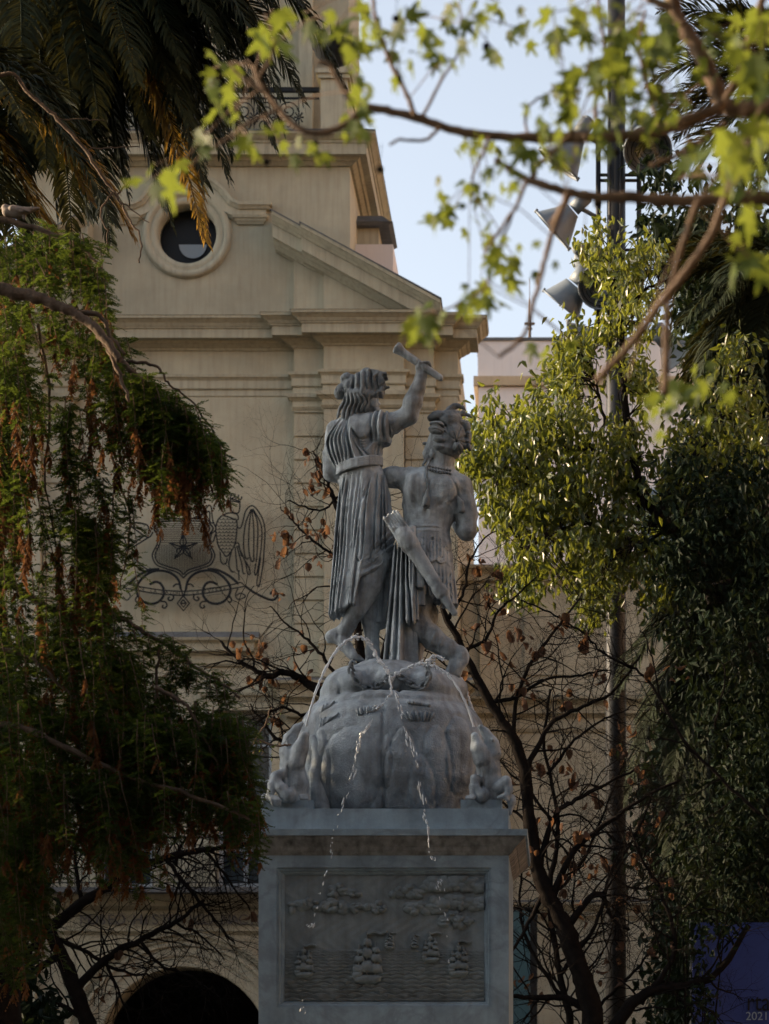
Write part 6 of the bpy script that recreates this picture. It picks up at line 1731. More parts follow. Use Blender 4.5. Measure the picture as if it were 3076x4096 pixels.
def fr(crown, tips, rng_, hang=.5, ll=.5):
    out = []
    for sx, sy, Y, lift in tips:
        t = P(sx, sy, Y) - Vector(crown)
        out.append((tuple((t.normalized() + Vector((0, 0, lift)))), t.length * (1.05 + .18 * lift), lift * 1.9 + .2, ll, hang))
    return out
rr = random.Random(3)
cA = P(60, -640, 21.5)
tipsA = [(960, 130, 21.0, .5), (1090, 300, 21.2, .55), (1120, 480, 21.6, .6), (900, 560, 21.0, .45), (1000, 20, 22, .4), (760, 640, 21, .4), (700, 840, 20.6, .35), (560, 760, 21.4, .4), (500, 480, 20.6, .4), (420, 640, 21.8, .4), (380, 820, 22.2, .35), (250, 820, 20.8, .35), (160, 560, 20.6, .4), (60, 700, 21.4, .4), (-60, 420, 21, .5), (800, 330, 22, .5), (640, 420, 22.4, .45), (880, 250, 21.2, .5), (330, 420, 20.4, .4), (-100, 760, 22, .4), (1010, 420, 22.2, .55), (700, 560, 22.4, .4), (460, 300, 20.2, .4), (240, 340, 20.4, .4), (80, 260, 20.4, .5), (900, 420, 20.6, .5), (620, 250, 20.4, .4), (760, 180, 20.4, .4)]
for i in range(40): tipsA.append((rr.uniform(0, 1000), rr.uniform(60, 520), rr.uniform(20.4, 23), rr.uniform(.2, .55)))
for i in range(16): tipsA.append((rr.uniform(0, 780), rr.uniform(450, 760), rr.uniform(20.6, 22.6), rr.uniform(.2, .4)))
fA = fr(cA, tipsA, rr, .5, .62)
palm('palm_tree', 'dark feather palm hanging into the top left corner', (cA.x - 2.3, 21.6, 0), cA, fA, 11, .24, (6,))
cB = P(-360, 200, 19.0)
tipsB = [(230, 820, 18.6, .5), (330, 900, 18.4, .45), (130, 1000, 18.8, .4), (20, 1050, 18.4, .4), (290, 640, 18.8, .5), (180, 600, 18.4, .5), (60, 800, 19.2, .4), (-80, 1100, 18.6, .4), (100, 450, 19, .5), (250, 480, 19.4, .5), (390, 960, 19.2, .5), (150, 1150, 19.4, .4), (40, 560, 18.2, .5)]
palm('palm_tree', 'feather palm with golden backlit fronds at the left edge above the pigeon', (cB.x - .4, 19.1, 0), cB, fr(cB, tipsB, rr, .35, .5), 12, .2, (0, 10, 2))
cC = P(3260, 260, 30.0)
tipsC = [(2680, 130, 30, .3), (2640, 320, 30, .4), (2700, 450, 29.6, .4), (2760, 560, 30.4, .5), (2620, 600, 30.6, .5), (2850, 700, 29.6, .4), (2800, 240, 30.6, .35), (2900, 900, 29.6, .4), (2760, 820, 30.2, .5), (2980, 1000, 30, .3), (2700, 20, 30, .3), (2850, 60, 29.6, .3), (3000, 700, 29.8, .3)]
palm('palm_tree', 'dark palm with fine fronds against the sky in the upper right corner', (cC.x + .2, 30, 0), cC, fr(cC, tipsC, rr, .25, .62), 13, .22)
cD = P(3150, 1020, 27.0)
tipsD = [(2680, 1120, 26.6, .3), (2620, 1260, 26.8, .4), (2720, 1380, 26.4, .35), (2840, 1480, 26.6, .35), (2960, 1500, 26.8, .3), (2700, 980, 27.4, .3), (2860, 1250, 26.2, .3), (2930, 1120, 26, .3), (3030, 1400, 26.4, .3), (2600, 1100, 27.2, .35), (2780, 1560, 27.4, .4), (2900, 1650, 27, .3)]
palm('palm_tree', 'dark drooping palm at the right edge beside the lowest floodlights', (cD.x, 27, 0), cD, fr(cD, tipsD, rr, .45, .55), 14, .22)
cE = P(2920, 2330, 25.5)
tipsE = [(2560, 2780, 25, .5), (2640, 2950, 25, .45), (2720, 3060, 24.8, .35), (2840, 3100, 25.4, .3), (2600, 2560, 25.4, .4), (2620, 3160, 25.2, .5), (2700, 3380, 25, .3), (2780, 3560, 25.2, .3), (3000, 2900, 25, .3), (2960, 3200, 25, .3), (3050, 3700, 25, .2), (2660, 2060, 25.6, .3), (2880, 2080, 25, .3), (3040, 2200, 25.2, .3), (2900, 3640, 25.4, .3), (3010, 3900, 25, .2)]
palm('palm_tree', 'low palm with hanging fronds right of the mast, some catching gold light', (cE.x + .6, 25.7, 0), cE, fr(cE, tipsE, rr, .5, .5), 15, .2, ())

# ---------------------------------------------------------------- broadleaf trees at the right
def clump_leaves(clumps, Yr, L, W, rng, per=9, hang=.8, squash=1.0, clumpy=.22):
    """leaf tufts hung on twig ends inside ellipses given in photo pixels: (cx, cy, rx, ry, tufts)"""
    ps, ds = [], []
    ends = []
    for cx_, cy_, rx, ry, n_ in clumps:
        subs = []
        for i in range(max(3, n_ // 5)):
            a = rng.uniform(0, 6.283); r = .92 * math.sqrt(rng.random()); subs.append((cx_ + rx * r * math.cos(a), cy_ + ry * r * math.sin(a), Yr[0] + (Yr[1] - Yr[0]) * rng.random()))
        for i in range(n_):
            sx_, sy_, Ys = subs[rng.integers(len(subs))]
            e = np.array(P(sx_ + rng.normal(0, clumpy * rx), sy_ + rng.normal(0, clumpy * ry), Ys + rng.normal(0, .15)))
            ends.append(e)
            k = int(per * rng.uniform(.6, 1.3))
            ps.append(e[None, :] + rng.normal(0, 1, (k, 3)) * np.array((.075, .10, .07)) * squash)
            d_ = rng.normal(0, .55, (k, 3)); d_[:, 2] -= hang; ds.append(d_)
    p = np.concatenate(ps); d = np.concatenate(ds); m = len(p)
    nr = rng.normal(0, 1, (m, 3)); nr[:, 1] -= .4; nr[:, 2] += .5
    V, F = leaf_arrays(p, d, nr, rng.uniform(.7, 1.25, m) * L, rng.uniform(.75, 1.2, m) * W)
    return V, F, ends
rng = np.random.default_rng(31)
fic = empty('broadleaf_tree', (wx(3000, 24.6), 24.6, 0)); tag(fic, 'evergreen tree with small glossy sunlit leaves right of the statue', 'tree')
finv = Matrix.Translation((-wx(3000, 24.6), -24.6, 0))
cl = [(1930, 1760, 90, 120, 46), (2040, 1700, 110, 110, 60), (1960, 1900, 120, 110, 66), (2080, 1850, 130, 120, 80), (2180, 1700, 120, 150, 84), (2290, 1560, 110, 190, 96), (2330, 1420, 90, 110, 50), (2220, 1480, 60, 60, 14), (2200, 1900, 130, 120, 84), (2060, 2010, 130, 100, 70), (1990, 2030, 70, 60, 24), (2110, 2130, 150, 90, 70), (2060, 2240, 90, 80, 40), (2240, 2080, 140, 110, 80), (2330, 1850, 120, 130, 70), (2420, 2000, 130, 140, 80), (2360, 2200, 130, 110, 70), (2110, 2330, 70, 70, 26), (2330, 2340, 90, 90, 40), (2440, 2300, 110, 110, 46), (2470, 1760, 110, 90, 44), (2560, 1900, 120, 120, 50), (2540, 2150, 130, 140, 56), (2400, 2450, 70, 90, 22), (2640, 2380, 60, 60, 14),
      (2400, 960, 70, 70, 24), (2470, 1050, 90, 80, 34), (2530, 1150, 80, 80, 26), (2490, 1260, 66, 100, 30), (2580, 1260, 80, 100, 26), (2560, 1440, 60, 110, 34), (2620, 1560, 40, 90, 16), (2460, 1370, 60, 70, 20), (2960, 1450, 90, 80, 30), (2900, 1620, 120, 90, 40), (2800, 1760, 140, 90, 50), (2980, 1760, 120, 120, 50), (2740, 1880, 120, 100, 40), (2560, 1010, 70, 60, 20)]
V, F, ends = clump_leaves(cl, (23.6, 25.6), .102, .046, rng, 8)
nF = len(V) // 8
o = mobj('crown', np_mesh('crown', V, F, M['ficus_leaf'], False), fic); o.matrix_parent_inverse = finv; o['kind'] = 'stuff'
T = Tree(6)
for S, a, b in (([(3000, 4700, 28), (2990, 3400, 28), (2940, 2800, 27.6), (2860, 2400, 27), (2760, 2200, 26), (2640, 2080, 25), (2560, 1950, 24.6)], 46, 18), ([(2560, 1950), (2400, 1830), (2300, 1800), (2180, 1830), (2080, 1870), (1990, 1890)], 16, 5), ([(2580, 2000), (2480, 1890), (2360, 1800), (2260, 1800), (2160, 1850), (2060, 1900)], 14, 4), ([(2570, 2050), (2500, 1600), (2480, 1300), (2450, 1050)], 20, 5), ([(2600, 2200), (2400, 2100), (2250, 2120), (2100, 2200)], 14, 4), ([(2480, 1300), (2560, 1180), (2660, 1120), (2760, 1080)], 7, 3), ([(2600, 2100), (2760, 1850), (2900, 1650), (2960, 1480)], 18, 5), ([(2420, 1700), (2400, 1600), (2380, 1500)], 8, 4)): T.limb(S, 24.6, a, b, 8, 3)
rnd = random.Random(8)
for e in ends[::3]:
    e = Vector(e); bi = min(T.nodes[::2], key=lambda q: (q[0] - e).length_squared)[0]
    mid = bi.lerp(e, .5) + Vector((rnd.gauss(0, .05), rnd.gauss(0, .05), .06)); T.mb.tube([bi, mid, e], [.008, .006, .003], 4, False)
o = mobj('limbs', T.mb.mesh('limbs', M['bark_dark']), fic); o.matrix_parent_inverse = finv
# leaves that show largest: single leaves hung on the near side of the crown
lv, lf = leaf_arrays(np.zeros((1, 3)), np.array([[0, 0, -1.0]]), np.array([[0, -1.0, 0]]), [.10], [.042])
lme = np_mesh('leaf', lv, lf, M['ficus_leaf'], False)
for i in range(240):
    cx_, cy_, rx, ry, n_ = cl[rnd.randrange(len(cl))]; a = rnd.uniform(0, 6.28); r = math.sqrt(rnd.random())
    o = mobj('leaf', lme, fic); o.matrix_parent_inverse = finv
    o.matrix_basis = Matrix.Translation(P(cx_ + rx * r * math.cos(a), cy_ + ry * r * math.sin(a), rnd.uniform(23.3, 23.6))) @ Matrix.Rotation(rnd.uniform(-1.2, 1.2), 4, 'Z') @ Matrix.Rotation(rnd.gauss(0, .45), 4, 'Y') @ Matrix.Rotation(rnd.gauss(.2, .4), 4, 'X') @ Matrix.Scale(rnd.uniform(.8, 1.15), 4)

drk = empty('evergreen_tree', (wx(2960, 29), 29, 0)); tag(drk, 'dense dark evergreen tree filling the right edge behind the palms', 'tree', 'dark evergreens at the right')
dinv = Matrix.Translation((-wx(2960, 29), -29, 0))
cl = []
rnd = random.Random(12)
for yy in range(1000, 4200, 120):
    x0 = float(np.interp(yy, [1000, 1250, 1700, 2000, 2300, 2700, 3000, 3300, 3600, 3900, 4200], [2760, 2760, 2860, 2640, 2600, 2780, 2660, 2640, 2660, 2700, 2740]))
    x = x0
    while x < 3260:
        cl.append((x + rnd.uniform(-30, 30), yy + rnd.uniform(-30, 30), 110, 95, 34 if x > x0 + 60 else 16)); x += 80
cl += [(2640, 700, 110, 60, 18), (2780, 820, 120, 80, 26), (2920, 640, 110, 90, 24), (3020, 500, 90, 110, 26), (2700, 950, 130, 80, 30), (2860, 1010, 120, 80, 34), (3000, 880, 120, 110, 40), (2600, 860, 70, 50, 10)]
V, F, ends = clump_leaves(cl, (27.6, 30.8), .15, .07, rng, 8, .6, 1.4)
o = mobj('crown', np_mesh('crown', V, F, M['dark_leaf'], False), drk); o.matrix_parent_inverse = dinv; o['kind'] = 'stuff'
T = Tree(7)
for S, a, b in (([(2960, 4700), (2950, 3600), (2930, 2600), (2950, 1700), (2960, 900)], 70, 16), ([(2940, 2900), (2800, 2600), (2700, 2400)], 24, 6), ([(2940, 2300), (2780, 2050), (2640, 1900)], 22, 6), ([(2950, 3400), (2800, 3200), (2680, 3000)], 22, 6), ([(2950, 1900), (3100, 1500), (3120, 1100)], 20, 6), ([(2960, 1200), (2800, 1000), (2680, 900)], 14, 4), ([(2950, 3700), (2860, 3560), (2760, 3500)], 18, 5)): T.limb(S, 29.2, a, b, 8, 4)
o = mobj('limbs', T.mb.mesh('limbs', M['bark_dark']), drk); o.matrix_parent_inverse = dinv

# ---------------------------------------------------------------- bare trees with dead leaves
def dead_leaf_mesh(i):
    r = random.Random(40 + i); mb = MB(); n = 5
    vs = []
    cur = r.uniform(2.0, 4.0)
    for a in range(n + 1):
        t = a / n
        for b in (-1, -.4, .4, 1):
            w_ = .42 * math.sin(math.pi * (t * .85 + .1)) * b * r.uniform(.75, 1.2)
            th = cur * w_ * 1.1
            vs.append((math.sin(th) * .44, (1 - math.cos(th)) * .45 * (1 if i % 2 else -1) + .25 * math.sin(3 * t + i), -t + .12 * math.sin(4 * t + i)))
    fs = [(a * 4 + b, a * 4 + b + 1, a * 4 + 5 + b, a * 4 + 4 + b) for a in range(n) for b in range(3)]
    mb.add(vs, fs, True); return mb.mesh('dead_leaf', M['dead_leaf'])
DL = [dead_leaf_mesh(i) for i in range(5)]
def bare_tree(name, label, base, seed, limbs_, sprouts, Y, leaf_spots, mat_=None):
    root = empty(name, base); tag(root, label, 'tree', 'bare trees of the plaza'); inv = Matrix.Translation(-Vector(base))
    T = Tree(seed)
    for S, a, b in limbs_:
        P3, R = T.limb(S, Y, a * .8, b * .8, 7, 2.5)
        for i in range(3, len(P3) - 1, sprouts):
            if R[i] < .05 or T.r.random() < .3:
                d = (P3[i] - P3[i - 1]).normalized(); sg = T.r.choice((-1, 1)); a_ = sg * T.r.uniform(.5, 1.2)
                sd = Vector((math.cos(a_) * d.x - math.sin(a_) * d.z, T.r.gauss(0, .3), math.sin(a_) * d.x + math.cos(a_) * d.z))
                T.grow(P3[i], sd, T.r.uniform(.4, .95), min(R[i] * .5, .012), 4 if T.r.random() < .35 else 3, .0, .8, 3, .6)
    o = mobj('limbs', T.mb.mesh('limbs', mat_ or M['bark_dark']), root); o.matrix_parent_inverse = inv
    r = T.r
    n_ = 0
    for (sx, sy, sp, k) in leaf_spots:
        c0 = P(sx, sy, Y)
        near = sorted(T.tips, key=lambda q: (q[0] - c0).length_squared)[:max(k * 2, 4)]
        for i in range(k):
            tp = near[r.randrange(len(near))][0]
            pt = tp if (tp - c0).length < sp * 1.6 * Y / FP else P(sx + r.gauss(0, sp * .5), sy + r.gauss(0, sp * .5), Y + r.gauss(0, .2))
            o = mobj('dead_leaf', DL[r.randrange(5)], root); o.matrix_parent_inverse = inv; n_ += 1
            o.matrix_basis = Matrix.Translation(pt) @ Matrix.Rotation(r.uniform(0, 6.28), 4, 'Z') @ Matrix.Rotation(r.gauss(0, .5), 4, 'X') @ Matrix.Scale(r.uniform(.06, .10), 4)
    return T
spR = [(1660, 1990, 40, 4), (1900, 2240, 60, 6), (1990, 2280, 50, 7), (1960, 2420, 60, 7), (2030, 2500, 60, 5), (1890, 2530, 50, 4), (1960, 2620, 60, 7), (1880, 2730, 60, 5), (2040, 2700, 60, 6), (2110, 2560, 70, 6), (2230, 2480, 60, 6), (2180, 2640, 70, 6), (2320, 2560, 60, 6), (2100, 2800, 60, 5), (2260, 2760, 60, 5), (2400, 2740, 60, 5), (2150, 3070, 60, 7), (2290, 3100, 60, 7), (2200, 3300, 60, 6), (2330, 3330, 60, 8), (2350, 3480, 70, 8), (2250, 3520, 60, 6), (2100, 3450, 60, 5), (2280, 3620, 60, 5), (2560, 3420, 60, 5), (2640, 3560, 60, 5), (2600, 3280, 60, 5), (2540, 3080, 60, 5), (2500, 2900, 60, 4), (2380, 3780, 60, 4), (2650, 3800, 60, 4), (2590, 2680, 60, 5), (2720, 2700, 60, 4), (2100, 3880, 50, 3)]
bare_tree('bare_tree', 'bare twiggy tree with curled dead leaves right of the pedestal', P(2420, 4650, 22.5), 3, [
    ([(2420, 4650), (2373, 4096), (2320, 3890), (2261, 3724), (2195, 3592), (2148, 3473), (2120, 3294), (2100, 3100), (2050, 2950), (1960, 2810), (1850, 2600), (1780, 2460), (1740, 2300)], 58, 12),
    ([(2400, 4200), (2526, 4016), (2638, 3956), (2724, 3943), (2860, 3900), (3000, 3700)], 34, 14), ([(2261, 3724), (2350, 3600), (2410, 3580), (2450, 3680), (2520, 3720)], 20, 7), ([(2180, 3560), (2100, 3720), (2030, 3830)], 14, 5), ([(2360, 4050), (2250, 3990), (2140, 3990), (2020, 3980)], 22, 10), ([(2200, 3600), (2300, 3400), (2420, 3300), (2560, 3200), (2720, 3120)], 18, 6), ([(2148, 3473), (2220, 3260), (2300, 3200), (2400, 3150), (2560, 3060)], 17, 5), ([(2100, 3100), (2200, 2900), (2330, 2830), (2460, 2760), (2560, 2620)], 15, 5), ([(2050, 2950), (2080, 2750), (2160, 2600), (2250, 2480), (2330, 2380)], 12, 4), ([(1960, 2810), (2060, 2790), (2180, 2720), (2330, 2700), (2430, 2680)], 11, 4), ([(1850, 2600), (1940, 2560), (2000, 2440), (2090, 2360), (2150, 2300)], 10, 3), ([(1790, 2480), (1850, 2380), (1880, 2250), (1920, 2170), (1990, 2120)], 9, 3), ([(3040, 3260), (2860, 3090), (2720, 2940), (2640, 2790), (2560, 2690), (2460, 2640), (2400, 2600), (2330, 2530), (2200, 2450), (2080, 2400)], 9, 4), ([(2560, 4010), (2700, 3800), (2640, 3560), (2560, 3420), (2520, 3300)], 16, 4), ([(2640, 2800), (2600, 2600), (2560, 2520)], 5, 3), ([(2860, 2900), (2900, 2700), (2880, 2640)], 5, 3), ([(2120, 3294), (2000, 3200), (1960, 3100)], 9, 4)], 2, 22.5, spR)
spL = [(1240, 1840, 40, 7), (1290, 1880, 40, 8), (1250, 1920, 40, 7), (1300, 1960, 30, 4), (1160, 2080, 50, 6), (1130, 2150, 40, 7), (1240, 2120, 50, 6), (1290, 2090, 40, 7), (1240, 2230, 50, 5), (1160, 2200, 40, 6), (1310, 2180, 30, 4), (1090, 2400, 40, 4), (1050, 2560, 60, 6), (960, 2580, 50, 5), (1120, 2620, 60, 6), (1060, 2700, 60, 6), (1200, 2680, 50, 4), (1230, 2560, 40, 3), (1120, 2830, 60, 5), (1000, 2720, 60, 4), (1280, 2700, 40, 4)]
bare_tree('bare_tree', 'bare tree with brown dead leaves behind the woman figure', P(1500, 4650, 24.5), 5, [
    ([(1500, 4650), (1500, 3600), (1470, 3000), (1400, 2800), (1330, 2790), (1240, 2740), (1150, 2690), (1060, 2700), (960, 2640), (880, 2560)], 44, 6), ([(1470, 3000), (1440, 2600), (1400, 2300), (1370, 2100), (1330, 1980), (1290, 1880), (1250, 1800)], 26, 4), ([(1390, 2240), (1320, 2210), (1240, 2150), (1170, 2080), (1120, 2030)], 9, 3), ([(1340, 2000), (1290, 2040), (1220, 2030), (1150, 2000)], 7, 3), ([(1400, 2800), (1300, 2640), (1230, 2560), (1150, 2500), (1080, 2420)], 11, 3), ([(1460, 2900), (1560, 2500), (1610, 2200), (1640, 2010), (1650, 1900)], 14, 3), ([(1330, 2790), (1220, 2860), (1130, 2830), (1040, 2880), (980, 2950)], 10, 4), ([(1450, 3100), (1250, 3000), (1120, 2960), (1060, 2900), (1000, 2820)], 16, 4)], 2, 24.5, spL)
bare_tree('bare_tree', 'dark bare tree in front of the archway at the lower left', P(200, 4700, 25.0), 9, [
    ([(480, 4700), (380, 4200), (300, 3960), (230, 3780), (120, 3560), (60, 3300), (40, 2900)], 50, 20), ([(130, 3760), (331, 3612), (503, 3499), (662, 3433), (820, 3400), (1000, 3380)], 30, 9), ([(300, 3960), (420, 3840), (560, 3760), (700, 3690), (820, 3600)], 24, 7), ([(200, 3740), (330, 3800), (470, 3880), (600, 3900)], 14, 5), ([(662, 3433), (760, 3560), (860, 3680), (940, 3780)], 12, 4), ([(503, 3499), (560, 3340), (700, 3240), (840, 3160)], 13, 4), ([(820, 3400), (900, 3500), (1000, 3640)], 9, 4), ([(250, 3820), (120, 3900), (60, 4040), (40, 4100)], 20, 10), ([(340, 4080), (200, 4000), (100, 4060)], 16, 8), ([(331, 3612), (300, 3440), (330, 3300), (420, 3200)], 12, 4), ([(700, 3690), (800, 3740), (900, 3840)], 8, 3), ([(120, 3560), (220, 3400), (200, 3260)], 12, 4), ([(560, 3760), (640, 3860), (760, 3900), (840, 3980)], 10, 3), ([(420, 3840), (480, 3980), (520, 4080)], 9, 3), ([(700, 3460), (740, 3360), (860, 3300), (1000, 3290)], 9, 3)], 1, 25.0, [(480, 3840, 60, 6), (440, 3920, 60, 4), (760, 3680, 50, 3), (1010, 3660, 30, 2), (240, 3560, 60, 4), (320, 3520, 50, 3)])
# a nearer dark trunk at the far left
T = Tree(15); r_ = empty('dark_trunk_tree', P(-60, 4900, 16.5)); tag(r_, 'shadowed tree trunk rising along the lower left edge', 'tree'); inv = Matrix.Translation(-P(-60, 4900, 16.5))
T.limb([(-60, 4950), (-30, 4100), (-10, 3700), (10, 3300), (-10, 2800), (-60, 2300)], 16.5, 120, 60, 12, 2)
for S in ([(0, 3600), (120, 3450), (260, 3380), (360, 3330)], [(-10, 3300), (110, 3160), (220, 3120)], [(-10, 3900), (120, 3800), (180, 3760)]): 
    P3, R = T.limb(S, 16.5, 24, 8, 7, 3)
    for i in range(3, len(P3), 3): T.grow(P3[i], P3[i] - P3[i - 1] + Vector((T.r.gauss(0, .02), 0, T.r.gauss(0, .03))), .4, .008, 3, 0, .8, 3)
o = mobj('trunk', T.mb.mesh('trunk', M['bark_dark']), r_); o.matrix_parent_inverse = inv
# sunlit budding twig before the left caiman
T = Tree(19); b_ = P(900, 3150, 17.0); r_ = empty('budding_twig', b_); tag(r_, 'sunlit budding twig in front of the left caiman', 'twig', None); inv = Matrix.Translation(-b_)
for S, a, b in (([(940, 3200), (1000, 3060), (1030, 2966), (1060, 2972), (1100, 2982), (1140, 2982), (1164, 2978)], 4, 4), ([(1000, 3000), (1034, 2940), (1060, 2900), (1090, 2870), (1136, 2836)], 4, 2), ([(1062, 2900), (1072, 2860), (1084, 2828)], 3, 2), ([(1030, 2966), (1050, 3000), (1046, 3020)], 2, 2)): T.limb(S, 17.2, a, b, 6, 1.5)
o = mobj('stem', T.mb.mesh('stem', M['palm_dry'] if False else M['twig']), r_); o.matrix_parent_inverse = inv
pz = np.array([P(x, y, 17.19) for x, y in ((1034, 2930), (1046, 2940), (1040, 2960), (1080, 2900), (1076, 2870), (1120, 2856), (1046, 2998), (1090, 3020), (1086, 3030), (1100, 2990), (1108, 2976))])
V, F = leaf_arrays(pz, rdir(len(pz)), rdir(len(pz)), np.full(len(pz), .035), np.full(len(pz), .018))
o = mobj('buds', np_mesh('buds', V, F, M['plane_leaf'], False), r_); o.matrix_parent_inverse = inv

# dark shrub in the lower left corner and another at the lower right
for nm, lab, bx_, Yc, cl_ in (('evergreen_shrub', 'black green evergreen shrub in the lower left corner', -120, 18.5, [(-40, 3300, 130, 160, 60), (0, 3560, 150, 160, 90), (-20, 3800, 150, 160, 90), (20, 4050, 170, 160, 100), (120, 3400, 90, 90, 30), (130, 4100, 100, 100, 40)]),
                             ('evergreen_shrub', 'black green evergreen shrub in the lower right corner', 3000, 26.8, [(2760, 3500, 130, 150, 80), (2900, 3480, 150, 150, 110), (2800, 3280, 120, 130, 60), (2960, 3240, 130, 150, 90), (2740, 3720, 90, 90, 30), (3040, 3400, 110, 180, 80), (2840, 3000, 120, 130, 60), (3000, 2960, 120, 130, 60)])):
    rt = empty(nm, P(bx_, 4500 + (EYE / Yc * FP), Yc)); tag(rt, lab, 'shrub', 'dark shrubs'); iv = Matrix.Translation(-rt.location)
    V, F, ends = clump_leaves(cl_, (Yc - .6, Yc + .6), .11, .05, rng, 8, .4, 1.2)
    o = mobj('crown', np_mesh('crown', V, F, M['dark_leaf'], False), rt); o.matrix_parent_inverse = iv; o['kind'] = 'stuff'
    T = Tree(70 + bx_ % 7)
    for e in ends[::12]:
        e = Vector(e); b0 = Vector((rt.location.x, Yc, .0)); T.mb.tube([b0, b0.lerp(e, .5) + Vector((0, 0, .3)), e], [.03, .016, .005], 5, False)
    o = mobj('stems', T.mb.mesh('stems', M['bark_dark']), rt); o.matrix_parent_inverse = iv

rt = empty('evergreen_tree', P(3080, 4500 + EYE / 23.9 * FP, 23.9)); tag(rt, 'nearer dark evergreen tree overlapping the low palm at the right edge', 'tree', 'dark evergreens at the right'); iv = Matrix.Translation(-rt.location)
cl_ = []
rnd = random.Random(77)
for yy in range(1880, 3700, 105):
    x0 = float(np.interp(yy, [1880, 2200, 2500, 2800, 3100, 3400, 3700], [2700, 2620, 2760, 2820, 2760, 2700, 2760])); x = x0
    while x < 3150:
        cl_.append((x + rnd.uniform(-40, 40), yy + rnd.uniform(-30, 30), 80, 75, 5 if x < x0 + 90 else 15)); x += 80
V, F, ends = clump_leaves(cl_, (23.0, 24.6), .10, .045, rng, 8, .6, 1.1)
o = mobj('crown', np_mesh('crown', V, F, M['dark_leaf'], False), rt); o.matrix_parent_inverse = iv; o['kind'] = 'stuff'
T = Tree(78)
for S, a_, b_ in (([(3080, 5100), (3090, 3600), (3100, 2800), (3060, 2000)], 40, 12), ([(3090, 3300), (2960, 3050), (2840, 2900)], 14, 4), ([(3095, 2800), (2960, 2500), (2760, 2300)], 14, 4), ([(3090, 3600), (2960, 3420), (2800, 3350)], 14, 4)): T.limb(S, 24.2, a_, b_, 7, 3)
o = mobj('limbs', T.mb.mesh('limbs', M['bark_dark']), rt); o.matrix_parent_inverse = iv

rt = empty('evergreen_shrub', P(2760, 4500 + EYE / 22.6 * FP, 22.6)); tag(rt, 'small dark shrub before the left end of the blue banner', 'shrub', 'dark shrubs'); iv = Matrix.Translation(-rt.location)
V, F, ends = clump_leaves([(2770, 3760, 60, 120, 26), (2790, 3960, 70, 110, 30), (2860, 3700, 60, 60, 14)], (22.3, 22.9), .08, .04, rng, 7, .5, .9)
o = mobj('crown', np_mesh('crown', V, F, M['dark_leaf'], False), rt); o.matrix_parent_inverse = iv; o['kind'] = 'stuff'
T = Tree(90)
for e in ends[::8]:
    e = Vector(e); b0 = rt.location.copy(); T.mb.tube([b0, b0.lerp(e, .5) + Vector((0, 0, .2)), e], [.02, .012, .004], 5, False)
o = mobj('stems', T.mb.mesh('stems', M['bark_dark']), rt); o.matrix_parent_inverse = iv

bare_tree('bare_tree', 'fine dark thicket of bare twigs between pedestal and mast', P(2300, 4500 + EYE / 24.2 * FP, 24.2), 23, [
    ([(2300, 5100), (2290, 4200), (2240, 3900), (2200, 3600), (2230, 3300), (2180, 3000), (2200, 2760)], 22, 6), ([(2240, 3900), (2380, 3700), (2440, 3500), (2540, 3350), (2620, 3150)], 12, 4), ([(2260, 4000), (2120, 3800), (2080, 3600), (2100, 3400)], 12, 4), ([(2290, 4150), (2420, 4000), (2560, 3860), (2660, 3700)], 12, 4), ([(2200, 3600), (2330, 3440), (2420, 3240), (2500, 3040)], 10, 4), ([(2220, 3300), (2120, 3160), (2080, 3040), (2010, 2900)], 9, 3), ([(2190, 3100), (2300, 2960), (2420, 2880), (2540, 2820)], 9, 3), ([(2440, 3500), (2560, 3560), (2680, 3480)], 7, 3)], 1, 24.2,
    [(2120, 3100, 60, 6), (2240, 3020, 60, 6), (2360, 3200, 70, 8), (2140, 3360, 60, 7), (2300, 3460, 70, 8), (2420, 3420, 60, 7), (2180, 3700, 60, 6), (2500, 3640, 70, 7), (2400, 3880, 70, 7), (2140, 3940, 50, 5), (2560, 3300, 60, 6), (2480, 3000, 60, 6), (2300, 2820, 60, 5)])
# ---------------------------------------------------------------- trees added out of view to block sun and sky light
def crown_tree(name, label, base, blobs, n, L, seed, mat_):
    root = empty(name, base); tag(root, label, 'tree', 'unseen trees added for shade'); inv = Matrix.Translation(-Vector(base))
    rg = np.random.default_rng(seed); ps = []
    tot = sum(b[1][0] * b[1][1] * b[1][2] for b in blobs)
    for c_, r_ in blobs:
        k = int(n * r_[0] * r_[1] * r_[2] / tot); d_ = rdir(k, 0, rg); ps.append(np.array(c_) + d_ * (rg.random((k, 1)) ** .45) * np.array(r_))
    p = np.concatenate(ps); m = len(p)
    V, F = leaf_arrays(p, rg.normal(0, 1, (m, 3)) + np.array((0, 0, -.4)), rg.normal(0, 1, (m, 3)) + np.array((0, 0, .6)), rg.uniform(.7, 1.3, m) * L, rg.uniform(.7, 1.2, m) * L * .7)
    o = mobj('crown', np_mesh('crown', V, F, mat_, False), root); o.matrix_parent_inverse = inv; o['kind'] = 'stuff'
    mb = MB(); b = Vector(base); c0 = Vector(blobs[0][0])
    mb.tube([b, b.lerp(c0, .5) + Vector((.1, 0, 0)), c0], [.28, .22, .10], 10)
    for c_, r_ in blobs[1:]: mb.tube([b.lerp(c0, .5), Vector(c_)], [.14, .05], 7)
    o = mobj('trunk', mb.mesh('trunk', M['bark_dark']), root); o.matrix_parent_inverse = inv
crown_tree('unseen_shade_tree', 'unseen leafy tree added to shade the statue from the left', (-9.2, 20.4, 0), [((-9.2, 20.4, 6.6), (2.0, 2.1, 2.9)), ((-9.6, 20.8, 4.6), (1.8, 2.0, 2.0))], 5200, .30, 51, M['dark_leaf'])
